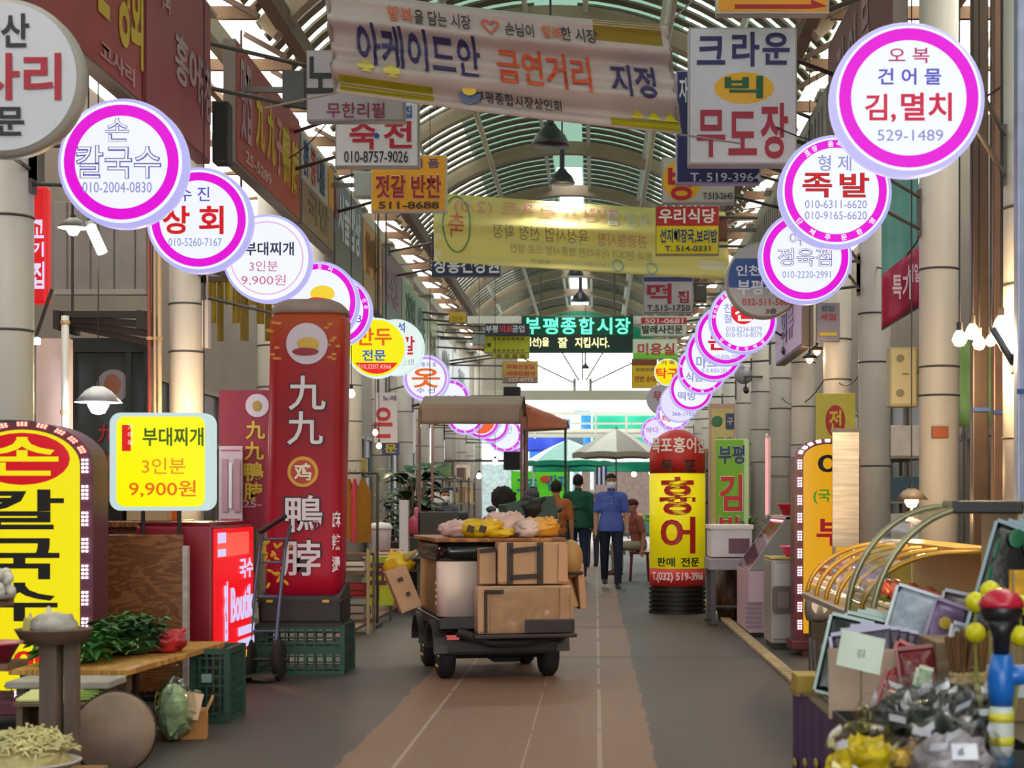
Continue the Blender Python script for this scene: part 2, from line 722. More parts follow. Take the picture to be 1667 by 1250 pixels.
# buildings across the street
struct(MB().box((-.3, 78, 4.1), (40, .6, 2.0)).build('building_far_wall', M('#cfd4d6', .7, var=.2, scale=.6)))
struct(MB().box((1.9, 66, 1.5), (5, .4, 3.0)).build('building_shop_wall', M('#5a473c', .7, var=.3)))
struct(MB().box((-5.5, 68, 1.5), (8, .4, 3.0)).build('building_side_wall', M('#7c8a86', .7, var=.3)))
# ================================================================ signs
MAG, RED, NAVY, PUR, ORG = '#e500d8', '#e0101c', '#2a2f6e', '#5a52c8', '#f0702a'
FACE = '#f3f8ff'
LIT = .93


def arms(t, p, e0, dz, r=.014):
    """two rods back to the nearest column of that side"""
    left = p.x < X0
    cx, ys = (LX, COLL) if left else (RX, COLR)
    yc = min(ys, key=lambda q: abs(q - p.y - .3))
    sg = -1 if left else 1
    e = Vector((cx - p.x - sg * .14, yc - p.y, 0))
    for z in (-dz, dz):
        MB().tube((sg * e0, .02, z), e + Vector((0, 0, z)), r).build('bracket_arm', M('#5d5752', .5, .6), t)
    MB().box(e, (.04, .1, 2 * dz + .12)).build('bracket_plate', M('#5d5752', .5, .6), t)


def round_sign(px, py, r, d, label, texts, ring=(.74, .9, MAG), face=FACE, rim='#b9b6f2', lit=True, ringtext=None, extra=None, side=None, group='lit round shop signs', arm=True):
    """a double faced round light box on an arm from the nearest column"""
    s = d / F
    Rm = r * s
    t = thing('round_light_sign' if lit else 'round_sign', label, 'sign', W(px, py, d), 0, group)
    th = .065
    ed = MB().lathe([(Rm * .93, -th), (Rm, -th * .6), (Rm, th * .6), (Rm * .93, th)], seg=64, axis='Y')
    ed.build('casing', glow(rim, .95) if lit else M('#a8a29a', .4), t, True)
    y = -th - .002
    MB().lathe([(0, y - .003), (Rm * .935, y - .003), (Rm * .935, y), (0, y)], seg=64, axis='Y').build('face', glow(face, LIT) if lit else M(face, .35), t)
    y -= .004
    if ring:
        MB().annulus(Rm * ring[0], Rm * ring[1], y - .002, y).build('ring', glow(ring[2], LIT) if lit else M(ring[2], .4), t)
    if extra:
        extra(t, Rm, y, s)
    if ringtext:
        mb = MB()
        mid = (ring[0] + ring[1]) / 2 * Rm
        for tx, a0, a1, inw in ringtext:
            ring_text(mb, tx, mid, Rm * .1, y - .004, a0, a1, inw)
        mb.build('rim_lettering', glow('#ffffff', LIT) if lit else M('#ffffff'), t)
    lettering(t, texts, y - .004, s, px, py, LIT * .9 if lit else 0)
    if arm:
        arms(t, W(px, py, d), Rm * .9, .12)
    return t


def outline_pair(txt, x, y, w, h, fill='#ffffff', edge='#4038b4'):
    return [(txt, x, y, w, h, edge, .024), (txt, x, y, w * .97, h * .97, fill, -.006)]


# --- row on the left columns
round_sign(12, 130, 128, 8.25, 'unlit pale grey round sign with big red and black letters at the frame edge', [
    ('국산', 10, 57, 92, 56, '#1a1a1c', .03), ('고사리', 0, 131, 215, 76, '#a8122c', .03), ('전문', 0, 202, 96, 48, '#1a1a1c', .03)],
    ring=None, face='#c9cad2', lit=False, group=None)
round_sign(203, 268, 105, 9.9, 'lit round sign for hand cut noodles with outlined letters in a magenta ring', [
    *outline_pair('손', 197, 216, 38, 38), *outline_pair('칼국수', 199, 268, 138, 54), ('010-2004-0830', 197, 309, 112, 17, '#8f94d8', .0)], ring=(.715, .885, MAG))
round_sign(327, 360, 86, 12.1, 'lit round magenta-ringed sign with two big red letters beside the noodle sign', [
    ('수 진', 320, 319, 50, 24, PUR, .01), ('상', 291, 361, 44, 46, '#8a0a22', .04), ('상', 291, 361, 43, 45, RED, .02), ('회', 348, 361, 40, 46, '#8a0a22', .04), ('회', 348, 361, 39, 45, RED, .02), ('010-5260-7167', 322, 397, 86, 13, '#8f94d8', 0)], ring=(.735, .89, MAG))
round_sign(437, 422, 72, 14.3, 'lit white round stew sign with a thin pink ring and three lines of text', [
    ('부대찌개', 441, 407, 80, 22, '#2b3155', .02), ('3인분', 432, 435, 46, 17, '#c96a9a', .0), ('9,900원', 432, 458, 72, 18, '#d4689c', .0)], ring=(.80, .825, '#e8a8e0'))


def duck_mark(t, Rm, y, s):
    MB().ball((0, 0, 0), (Rm * .3, .003, Rm * .2)).build('emblem', glow('#f4d234', LIT), t).location = (Rm * .12, y - .003, Rm * .2)
    MB().ball((0, 0, 0), (Rm * .3, .003, Rm * .1)).build('emblem_base', glow('#d4232b', LIT), t).location = (Rm * .02, y - .004, Rm * .02)


round_sign(519, 493, 67, 15.6, 'lit round sign with a yellow and red emblem behind the red tower top', [], ring=(.79, .92, MAG), ringtext=[('국 오리', -40, 30, False)], extra=duck_mark)
round_sign(548, 507, 59, 17.9, 'lit magenta-ringed sign mostly hidden behind the emblem sign', [('010-33', 560, 520, 60, 12, PUR, 0)], ring=(.76, .91, MAG), ringtext=[('생고기 전문', 10, 90, False)])


def mandu(t, Rm, y, s):
    pts = [(Rm * .86 * math.sin(a), Rm * .86 * math.cos(a)) for a in [R(125 + 110 * i / 20) for i in range(21)]]
    MB().prism(pts, y - .003, y).build('red_band', glow('#e8291c', LIT), t)


round_sign(614, 567, 49, 20.5, 'lit yellow dumpling sign with orange and blue letters and a red base band', [
    ('만두', 611, 549, 56, 29, '#f0661c', .03), ('전문', 610, 579, 38, 18, '#2a66c0', .03), ('010,2207,4366', 611, 598, 54, 8, '#ffd8d0', .0)], ring=(.87, .875, '#f5f10a'), face='#f8ee08', rim='#dff2f2', extra=mandu)
round_sign(645, 566, 46, 22.2, 'lit pale green-white round sign half behind the yellow dumpling sign', [
    ('석', 654, 534, 12, 17, '#3a55b0', .02), ('갈', 665, 563, 22, 30, '#d02038', .03), ('1인 5천', 664, 590, 22, 10, '#7a84a0', 0)], ring=None, face='#e6f5f0', rim='#d5efec')
round_sign(694, 616, 38.5, 26, 'lit clothes mending sign with one big orange letter and a lilac ring', [
    ('전 매 대 호', 694, 594, 34, 8, PUR, .01), ('옷', 694, 616, 46, 32, ORG, .04), ('수 선', 694, 636, 30, 9, PUR, .01)], ring=(.80, .9, '#cf92ea'))
FARL = [(733, 650, 33, 29.5, 'lit magenta-ringed sign next behind the clothes mending sign', [('010-51', 732, 648, 36, 8, PUR, 0)]),
        (758, 676, 32, 32, 'lit round sign with a dotted magenta ring just under the tan awning valance', [('정육', 758, 672, 32, 14, '#9aa0d8', 0)]),
        (784, 684, 31, 34, 'lit round sign with an orange patch behind the tan awning valance', []),
        (800, 691, 30, 36, 'lit magenta-ringed sign directly beyond the orange-patched one', [('010-2', 802, 690, 30, 8, PUR, 0)]),
        (822, 708, 29, 38, 'lit pale round sign lowest beside the black hung loudspeaker', [('수산', 822, 700, 26, 12, '#9aa0d8', 0)]),
        (836, 715, 22, 44, 'lit small round sign with violet ring furthest along its row', [])]
for i, (x, y, r, d, lb, tx) in enumerate(FARL):
    ex = None
    if i == 2:
        def ex(t, Rm, y, s):
            MB().lathe([(0, y - .002), (Rm * .72, y - .002), (Rm * .72, y), (0, y)], seg=40, axis='Y').build('orange_patch', glow('#f5673c', LIT), t)
    round_sign(x, y, r, d, lb, tx, ring=(.78, .92, '#d838dc'), ringtext=[('생선회포장배달환영주문', 0, 360, False)] if i in (0, 1, 4) else None, extra=ex)

# --- row on the right columns
round_sign(1475, 165, 125, 8.3, 'lit dried fish sign with red and violet letters, largest of the magenta-ringed signs', [
    ('오 복', 1475, 97, 66, 25, '#c03078', .01), ('건 어 물', 1476, 131, 102, 27, '#5a58c4', .02), ('김,', 1429, 182, 50, 46, '#d4204a', .02), ('멸치', 1503, 180, 82, 46, '#d4204a', .02), ('529-1489', 1477, 226, 106, 18, '#8f94d8', 0)], ring=(.745, .9, MAG), rim='#c6c2f7')
round_sign(1358, 314, 92, 11.3, 'lit pork trotter sign with two heavy red letters and white ring lettering', [
    ('형 제', 1356, 269, 54, 26, '#9aa0d8', .01), *outline_pair('족', 1328, 305, 48, 40, RED, '#8a0a22'), *outline_pair('발', 1388, 305, 48, 40, RED, '#8a0a22'), ('010-6311-6620', 1358, 336, 100, 13, '#8f94d8', 0), ('010-9165-6620', 1358, 354, 100, 13, '#8f94d8', 0)],
    ring=(.76, .9, MAG), ringtext=[('포장 음식주문환영', -42, 50, False), ('영환문주체단', 120, 240, True)])
round_sign(1310, 420, 76, 13.8, 'lit butcher sign with violet outlined letters and a plain magenta ring', [
    *outline_pair('여', 1293, 391, 22, 22), *outline_pair('정육점', 1308, 421, 88, 30), ('010-2220-2991', 1311, 449, 78, 11, '#8f94d8', 0)], ring=(.76, .91, MAG))


def blue_band(t, Rm, y, s):
    mb = MB()
    z0, z1 = -.2 * Rm, .55 * Rm
    zs = [z0 + (z1 - z0) * i / 10 for i in range(11)]
    pts = [(-math.sqrt((Rm * .93) ** 2 - z * z), z) for z in zs] + [(math.sqrt((Rm * .93) ** 2 - z * z), z) for z in reversed(zs)]
    mb.prism(pts, y - .002, y).build('blue_band', M('#1d4c96', .4), t)


round_sign(1243, 457, 63, 15.4, 'unlit grey round sign with a blue band and a red phone number', [
    ('인천도', 1228, 442, 62, 17, '#e8ecf4', .02), ('부평구', 1232, 469, 66, 24, '#e8ecf4', .03), ('032-511-5800', 1248, 493, 82, 11, '#c03a3a', .01), ('3층', 1254, 508, 18, 9, '#3a3a40', .02)], ring=None, face='#b9b4b0', lit=False, extra=blue_band, group=None)


def red_shin(t, Rm, y, s):
    MB().lathe([(0, y - .002), (Rm * .36, y - .002), (Rm * .36, y), (0, y)], seg=40, axis='Y').build('red_disc', glow('#e0202c', LIT), t).location = (0, 0, Rm * .22)


round_sign(1209, 521, 56, 18.6, 'lit round sign with a red disc and two phone lines behind the grey one', [
    ('신', 1209, 510, 28, 28, '#ffffff', .05), ('친', 1184, 503, 13, 15, '#9aa0d8', .01), ('절', 1184, 520, 13, 15, '#9aa0d8', .01), ('010-8234-8079', 1210, 537, 58, 8, '#8f94d8', 0), ('010-9516-8079', 1210, 546, 58, 8, '#8f94d8', 0)], ring=(.79, .92, MAG), extra=red_shin, ringtext=[('생선회 전문', -90, -30, False), ('달배장포체단', 130, 235, True)])
FARR = [(1181, 547, 50, 20.6, 'lit magenta-ringed sign with a red brushed letter second behind the red disc sign', [('논', 1170, 556, 36, 30, '#d8142c', .05), ('010-8286-2200', 1182, 582, 40, 7, '#8f94d8', 0)]),
        (1162, 576, 46, 22.8, 'lit magenta-ringed sign with pale outlined letters third behind the red disc sign', [('마트', 1150, 590, 34, 20, '#9aa0d8', .02), ('010-4004-2811', 1164, 604, 44, 7, '#8f94d8', 0)]),
        (1143, 602, 41, 25.2, 'lit round sign with dotted magenta ring fourth behind the red disc sign', [('식품', 1130, 614, 28, 16, '#9aa0d8', .02)]),
        (1125, 634, 36, 28, 'lit magenta-ringed sign fifth behind the red disc sign', [('떡방', 1118, 645, 30, 14, '#9aa0d8', .02)]),
        (1106, 656, 32, 31, 'lit plain lilac round sign with one phone number', [('366-1750', 1112, 674, 36, 6, PUR, 0)]),
        (1096, 674, 28, 34.5, 'lit hairdresser sign with small red letters over the red inflatable top', [('헤어', 1092, 681, 30, 12, '#e8305c', .04)]),
        (1068, 703, 25, 40, 'lit small lilac round sign partly hidden by the red inflatable top', [('바다', 1062, 700, 20, 10, '#c080e0', .02)])]
for i, (x, y, r, d, lb, tx) in enumerate(FARR):
    round_sign(x, y, r, d, lb, tx, ring=None if i == 4 else (.79, .92, MAG if i < 4 else '#d070e8'), face='#e9e4ff' if i in (4, 6) else FACE, ringtext=[('생선회포장배달환영주문', 0, 360, False)] if i in (2, 5, 6) else None)
round_sign(1087, 606, 22, 34, 'lit yellow round sign with red letters beside the green hair salon board', [
    ('가 족', 1087, 591, 22, 7, '#2b3155', .02), ('탁구', 1086, 608, 36, 17, '#e8381c', .04)], ring=None, face='#fbe20c', rim='#e8f0e0')
round_sign(1076, 650, 24, 37, 'unlit grey round sign with blue foot under the lit yellow one', [('무', 1070, 645, 14, 15, '#b03040', .03)], ring=None, face='#a9a4b0', lit=False, group=None)


# --- flat boards hung across the way from the columns
def board(x0, y0, x1, y1, d, label, face, texts, frame='#8e8a86', th=.14, name='hanging_sign', lit=0.0, stripes=(), arm=True, extra=None, group='boards hung from the columns'):
    s = d / F
    cx, cy = (x0 + x1) / 2, (y0 + y1) / 2
    w, h = (x1 - x0) * s, (y1 - y0) * s
    t = thing(name, label, 'sign', W(cx, cy, d), 0, group)
    MB().box((0, 0, 0), (w, th, h), bev=.008).build('casing', M(frame, .45), t)
    MB().box((0, -th / 2 - .002, 0), (w - .03, .006, h - .03)).build('face', glow(face, lit) if lit else M(face, .42, var=.06), t)
    y = -th / 2 - .006
    for (a0, b0, a1, b1, col) in stripes:
        MB().box((((a0 + a1) / 2 - cx) * s, y - .001, -((b0 + b1) / 2 - cy) * s), ((a1 - a0) * s, .004, (b1 - b0) * s)).build('colour_band', M(col, .42), t)
    if extra:
        extra(t, s, y)
    lettering(t, texts, y - .005, s, cx, cy, lit)
    if arm:
        arms(t, W(cx, cy, d), w / 2 - .03, h * .3, .02)
    return t


board(501, 85, 660, 200, 15, 'grey board with a black brushed letter behind the cloth banner', '#a39ba0', [('노', 524, 126, 46, 60, '#17141a', .04), ('무한리필', 581, 183, 94, 25, '#7d1830', .01)], frame='#8b8488')
board(547, 168, 683, 274, 17, 'white board with two big red letters and a mobile phone number', '#dcdadf', [('숙', 593, 222, 44, 48, '#b41434', .04), ('전', 649, 222, 46, 44, '#b41434', .04), ('·', 615, 224, 9, 9, '#2056b0', .05), ('010-8757-9026', 614, 258, 104, 19, '#2a2a2e', .01), ('집', 665, 185, 14, 20, '#2058b0', .03)])
board(605, 254, 728, 346, 20, 'orange board for salted side dishes with wine red letters', '#efa50f', [
    ('고 추 식 품', 668, 268, 96, 15, '#5a4a78', .02), ('젓갈', 637, 306, 50, 40, '#fbe7c8', .07), ('반찬', 695, 306, 50, 40, '#fbe7c8', .07), ('젓갈', 637, 306, 49, 38, '#9a1a2e', .03), ('반찬', 695, 306, 49, 38, '#9a1a2e', .03), ('511-8688', 667, 336, 98, 12, '#4a2c18', .03)], frame='#c9c0b2')
board(703, 380, 815, 451, 26, 'navy board with white letters showing under the yellow banner', '#1d2b55', [('장흥건강원', 760, 432, 106, 28, '#d4d8e4', .03)], frame='#33405f')
board(731, 508, 760, 527, 31, 'small yellow board on a grey pipe', '#d2ac12', [('안내', 745, 519, 16, 8, '#8a7410', .01)], frame='#7c7890')
board(790, 527, 862, 547, 34, 'navy board with white and red letters left of the green LED panel', '#2b2f42', [('부평', 801, 536, 20, 12, '#d6d8de', .03), ('의료', 824, 536, 22, 12, '#d04048', .03), ('공업', 844, 536, 20, 12, '#d6d8de', .03)], frame='#3a3c48')
board(788, 547, 862, 575, 34.3, 'lime board with rows of tiny squares under the navy one', '#c9cc1e', [('■ ■ ■ ■ ■ ■ ■', 828, 552, 50, 4, '#8a7a20', .0), ('■ ■ ■ ■ ■ ■ ■', 828, 571, 50, 4, '#8a7a20', .0), ('■', 797, 562, 6, 6, '#5a4418', 0)], frame='#9a9a58')
board(802, 575, 862, 584, 35, 'narrow lime strip board below the tiny squares board', '#c2c61c', [('■ ■ ■ ■', 832, 580, 46, 6, '#8a6a30', 0)], frame='#9a9a58')
board(818, 588, 876, 624, 37, 'olive board with red letter rows above the upper hung loudspeaker', '#a88c3c', [('부동산상담', 848, 597, 46, 8, '#b03038', .02), ('매매전월세', 848, 608, 46, 8, '#b03038', .02), ('527-8773', 848, 619, 40, 6, '#d8a8a8', .02)], frame='#7c6848', stripes=[(820, 614, 875, 623, '#7c6a58')])

board(1165, -16, 1348, 26, 13, 'orange board with a long red arrow pointing right', '#e59a10', [], frame='#c6beb4', extra=lambda t, s, y: MB().prism([(-62 * s, -7 * s), (62 * s, -7 * s), (62 * s, 1 * s), (88 * s, -10 * s), (62 * s, -10 * s - 4 * s), (-62 * s, -14 * s)], y - .004, y).build('arrow', M('#a4161c', .5), t))
board(1120, 50, 1295, 271, 14, 'tall white dance hall board with navy and red brushed letters and yellow oval', '#d2ced6', [
    ('크', 1156, 88, 46, 46, '#2a2460', .04), ('라', 1212, 86, 44, 56, '#2a2460', .04), ('운', 1261, 85, 44, 52, '#2a2460', .04), ('빅', 1209, 147, 62, 36, '#0c5a34', .05),
    ('무', 1156, 222, 46, 76, '#a41432', .05), ('도', 1207, 222, 46, 70, '#a41432', .05), ('장', 1258, 218, 44, 90, '#a41432', .05)], frame='#a8a4aa', th=.2,
    extra=lambda t, s, y: MB().ball((0, 0, 0), (49 * s, .003, 26 * s), seg=40).xf(Matrix.Translation((2 * s, y, 12 * s))).build('yellow_oval', M('#eaae0c', .4), t))
board(1100, 118, 1237, 301, 16, 'navy board with a white phone number behind the dance hall board', '#23285c', [('T. 519-3964', 1180, 291, 114, 14, '#c2c8e0', .01), ('자', 1112, 150, 14, 40, '#e0dce8', .03)], frame='#9a92c0')
board(1077, 258, 1195, 333, 19, 'bakery board with one red letter on a yellow disc', '#c4bcb6', [('방', 1110, 300, 46, 56, '#c01c2c', .05), ('T.513-2645', 1168, 321, 48, 11, '#3a3436', .02)], frame='#a6a09c',
      extra=lambda t, s, y: MB().ball((0, 0, 0), (32 * s, .003, 34 * s), seg=40).xf(Matrix.Translation((-26 * s, y, 0))).build('yellow_disc', M('#eeb21a', .4), t))
board(1067, 337, 1170, 416, 22.4, 'diner board with white letters on red over navy letters on yellow', '#ecd312', [
    ('우리식당', 1118, 353, 92, 24, '#f4ece4', .04), ('선지해장국,', 1103, 386, 58, 24, '#23407c', .03), ('보리밥', 1150, 386, 34, 22, '#23407c', .03), ('T. 514-0331', 1119, 406, 74, 9, '#3c4a50', .02)], stripes=[(1068, 338, 1169, 369, '#c41c24')], frame='#9a8c50')
board(1047, 449, 1128, 510, 28, 'grey rice cake board with crimson letters and a phone number', '#b6b0b4', [('떡', 1073, 479, 40, 33, '#a4143c', .05), ('집', 1112, 484, 18, 20, '#a4143c', .04), ('T.515-1750', 1088, 502, 70, 10, '#303036', .02)], stripes=[(1048, 452, 1127, 459, '#3a3a80')], frame='#8c878c')
board(1043, 517, 1118, 548, 32, 'pale board with a red phone strip above black letters', '#dfe6d4', [('501-0681', 1081, 523, 62, 8, '#f6dcdc', .03), ('발레사전문', 1078, 537, 66, 14, '#28382c', .03)], stripes=[(1044, 518, 1117, 528, '#c83038')], frame='#a8aca0')
board(1030, 552, 1103, 585, 35.5, 'hair salon board with red letters over a bright green foot', '#dbe8cc', [('미용실', 1068, 569, 60, 20, '#c03a3e', .03)], stripes=[(1031, 575, 1102, 584, '#7cd030')], frame='#a0b090')
board(1028, 584, 1070, 632, 40, 'yellow sausage soup board with red letters under the hair salon board', '#e8c41a', [('연변 순대', 1050, 617, 34, 10, '#b83a20', .03), ('■■■■', 1050, 602, 30, 5, '#a88030', 0)], stripes=[(1029, 585, 1069, 595, '#8a4a28')], frame='#b09030')
# grey junction boxes between board and column
for x0, y0, x1, y1, d, lb in ((461, 117, 500, 174, 15.1, 'dark grey junction box joining the grey brushed board to its column'), (577, 280, 606, 322, 20.1, 'pale green-grey junction box beside the orange side dish board'),
                              (1170, 355, 1184, 393, 22.5, 'brown junction box beside the diner board'), (1130, 466, 1150, 492, 28.1, 'dark grey junction box beside the rice cake board'), (769, 540, 790, 562, 34.2, 'grey junction box beside the lime board')):
    a, b = W(x0, y0, d), W(x1, y1, d)
    t = thing('junction_box', lb, 'box', ((a.x + b.x) / 2, d, (a.z + b.z) / 2))
    w, h = abs(b.x - a.x), abs(a.z - b.z)
    c = '#4a4846' if 'dark' in lb else '#7a4630' if 'brown' in lb else '#a9b4ae'
    MB().box((0, 0, 0), (w, .12, h), bev=.01).build('body', M(c, .5), t)
    MB().box((0, -.065, 0), (w * .88, .01, h * .9), bev=.004).build('cover', M(c, .4, var=.1), t)
    p = (a.x + b.x) / 2
    sg = -1 if p < X0 else 1
    e = abs((LX if sg < 0 else RX) - p)
    if e > w / 2 + .15:
        MB().box((sg * (w / 2 + e - .12) / 2, .02, 0), (e - w / 2 - .12, .05, .05)).build('bracket', M('#6e6a64', .5), t)

# LED name panel across the street end
d = 37.0
s = d / F
t = thing('led_panel', 'green and white LED name board with a yellow ticker line', 'sign', W(940, 544, d))
MB().box((0, .06, 0), (182 * s, .2, 60 * s), bev=.02).build('casing', M('#1c3a30', .5), t)
MB().box((0, -.045, 0), (176 * s, .01, 54 * s)).build('screen', glow('#0a5236', .5), t)
MB().box((0, -.05, -14 * s), (176 * s, .012, 24 * s)).build('ticker_screen', glow('#22362e', .5), t)
mb = MB()
for i, ch in enumerate('부평종합시장'):
    put_text(mb, ch, (-73 + 29.3 * i) * s, 13 * s, 25 * s, 27 * s, -.06, .004, .05)
mb.build('lettering', glow('#6dffd0', 1.25), t)
mb = MB()
for tx, x, w in (('객선)을', -66, 40), ('잘', -24, 16), ('지킵시다.', 24, 56)):
    put_text(mb, tx, x * s, -14 * s, w * s, 17 * s, -.062, .004, .04)
mb.build('ticker_lettering', glow('#fff6b0', 1.3), t)
for x in (-60, 60):
    MB().tube((x * s, .06, 30 * s), (x * s, .06, 6.9 - W(0, 544, d).z), .02).build('hanger', M('#55504a', .5, .5), t)
struct(MB().box(((LX + RX) / 2, 37.35, W(0, 521, 37.35).z), (RX - LX, .16, .17)).build('beam_cross', M('#e9e5da', .5)))


# --- cloth banners
def cloth(name, label, d, tl, tr, br, bl, mat, folds, texts, sag=0.0, mirror=False, bulge=.05):
    """corners in photo pixels at distance d; texts placed in u,v of the cloth"""
    P = [W(*q, d) for q in (tl, tr, br, bl)]
    o = P[0].copy()

    def f(u, v, push=0.0):
        top = P[0].lerp(P[1], u)
        bot = P[3].lerp(P[2], u)
        p = top.lerp(bot, v)
        p.z -= sag * 4 * u * (1 - u)
        y = 0.0
        for fr, ph, am in folds:
            y += am * math.sin(fr * v * 2 * PI + ph + u * 1.7)
        y += bulge * math.sin(PI * u) - push
        return Vector((p.x, p.y + y, p.z)) - o
    t = thing(name, label, 'banner', o)
    MB().sheet(f, 60, 40, .004).build('cloth', mat, t, True)
    for tx, u, v, w, h, col, bold in texts:
        if not tx:
            mb = MB()
            mb.sheet(lambda a, b: f(u + (a - .5) * w, v + (b - .5) * h, .006), 24, 8)
            mb.build('printed_patch', film(col, .1), t)
            continue
        me, _, _ = glyphs(tx, bold)
        mb = MB()
        mb.b.from_mesh(me)
        for _ in range(2 if h > .12 else 1):
            bmesh.ops.subdivide_edges(mb.b, edges=[e for e in mb.b.edges if e.calc_length() > .1 and abs(e.verts[0].co.y - e.verts[1].co.y) < .5], cuts=2, use_grid_fill=True)
        for vv in mb.b.verts:
            x = -vv.co.x if mirror else vv.co.x
            vv.co = f(u + x * w, v - vv.co.z * h, .024 + vv.co.y * .004)
        mb.build('lettering', M(col, .6), t)
    return t, P, f, o


bm_ = M('#b5a5a0', .75, var=.08, scale=3)
t, P, f, o = cloth('cloth_banner', 'creased pinkish white cloth banner with purple and orange letters across the way', 13, (531, -22), (1085, 38), (1108, 219), (545, 150), bm_,
                   [(2.2, .4, .055), (4.5, 1.5, .035), (8, .3, .012)], [
    ('아케이드안', .255, .52, .36, .38, '#3a3160', .02), ('금연거리', .62, .55, .275, .36, '#c4502c', .02), ('지정', .88, .56, .13, .33, '#3a3160', .02),
    ('행복', .21, .185, .075, .15, '#c06a4c', .02), ('을 담는 시장', .335, .19, .165, .15, '#3a3034', .01), ('♡', .475, .215, .055, .16, '#c0584c', .02), ('손님이', .56, .21, .085, .15, '#3a3034', .01), ('행복', .655, .2, .06, .14, '#c06a4c', .02), ('한 시장', .735, .2, .105, .15, '#3a3034', .01),
    ('부평종합시장상인회', .535, .855, .25, .085, '#352c2c', .005), ('', .15, .9, .27, .13, '#c9bd3a', 0), ('', .9, .93, .2, .1, '#c9bd3a', 0), ('', .88, .12, .2, .22, '#b39a4c', 0),
    ('♣', .1, .72, .05, .14, '#cdbf58', 0), ('♣', .175, .74, .05, .14, '#cdbf58', 0), ('▲▲▲', .93, .84, .14, .08, '#c9bd3a', 0)])
mb = MB()
mb.lathe([(0, -.004), (.09, -.004), (.09, 0), (0, 0)], seg=24, axis='Y')
mb.xf(Matrix.Translation(f(.395, .84, .014)))
mb.build('logo_disc', M('#5a6a8c', .6), t)
MB().ball(f(.395, .82, .02), (.06, .004, .045)).build('logo_sun', M('#d9b43a', .6), t)
for q, e in ((f(0, 0), (-.55, .1, .4)), (f(0, 1), (-.6, .1, -.1)), (f(1, 0), (.35, .1, .35)), (f(1, 1), (.5, .1, -.05))):
    MB().tube(q, q + Vector(e), .008).build('rope', M('#8f8078', .6), t)
for vv in (0, 1):
    MB().path([f(vv, k / 8) for k in range(9)], .016).build('end_rod', M('#8f8078', .6), t)

ym = film('#f0e6a4', .06)
t, P, f, o = cloth('cloth_banner', 'sheer yellow cloth banner with mirrored letters showing through', 24, (706, 313), (1181, 344), (1190, 457), (706, 426), ym,
                   [(1.5, .2, .05), (3.5, 1.1, .03)], [
    ('희망프로젝트 (2.0)', .35, .17, .56, .25, '#d89a94', .0), ('시장 협', .67, .2, .15, .2, '#b8c8d0', .0), ('축', .078, .45, .055, .35, '#d06a58', 0),
    ('육성사업 선정 확정', .365, .5, .32, .19, '#8b8872', 0), ('관광형시장', .64, .52, .17, .17, '#cf8a84', 0), ('통과 현대가 어우러진 명품시장 으로 발전', .5, .72, .48, .13, '#a8a27c', 0), ('중소벤처기업부', .56, .89, .1, .06, '#b5af8a', 0), ('부평구', .36, .89, .07, .06, '#a8a27c', 0)], mirror=True)
mb = MB()
ringp = [f(.078 + .046 * math.cos(2 * PI * k / 40), .43 + .4 * math.sin(2 * PI * k / 40), .012) for k in range(41)]
mb.path(ringp, .014, 6)
mb.build('green_oval', M('#6a9a6c', .6), t)
mb = MB()
for (u, v) in ((.62, .88), (.735, .89)):
    mb.path([f(u + .018 * math.cos(2 * PI * k / 20), v + .085 * math.sin(2 * PI * k / 20), .012) for k in range(21)], .012, 6)
mb.build('printed_emblem', M('#8ab0b4', .6), t)
MB().sheet(lambda a, b: f(.985 - .09 * (1 - a) , .3 + .7 * b, .004), 10, 10).build('white_corner', film('#f4f4ea', .06), t)
MB().sheet(lambda a, b: f(.005 + .02 * a, b, .004), 4, 12).build('white_hem', film('#f4f4ea', .06), t)
for q, e in ((f(0, 0), (-1.1, .1, .3)), (f(0, 1), (-1.1, .1, -.1)), (f(1, 0), (.6, .1, .1)), (f(1, 1), (.5, .1, -.05))):
    MB().tube(q, q + Vector(e), .01).build('rope', M('#8f8078', .6), t)


# --- fascia boards over the shop fronts, seen steeply from the side
def fascia(x, y0, y1, z0, z1, label, face, marks=(), lower=None, group='shop fascia boards', frame='#7a6f68'):
    """marks: (text, along 0..1, up 0..1, length m, height m, colour)"""
    sg = 1 if x < 0 else -1
    t = thing('fascia_board', label, 'sign', (x, (y0 + y1) / 2, (z0 + z1) / 2), R(90) * sg, group)
    w, h = y1 - y0 - .03, z1 - z0
    MB().box((0, 0, 0), (w, .12, h), bev=.01).build('casing', M(frame, .5), t)
    MB().box((0, -.063, 0), (w - .05, .01, h - .05)).build('face', M(face, .4, var=.12, scale=1.5), t)
    if lower:
        MB().box((0, -.067, -h / 2 + h * lower[0] / 2), (w - .05, .01, h * lower[0] - .05)).build('lower_band', M(lower[1], .5, var=.15), t)
    for tx, u, v, a, b, col in marks:
        mb = MB()
        put_text(mb, tx, (u - .5) * w, (v - .5) * h, a, b, -.075, .006, .03)
        mb.build('lettering', M(col, .5), t)
    return t


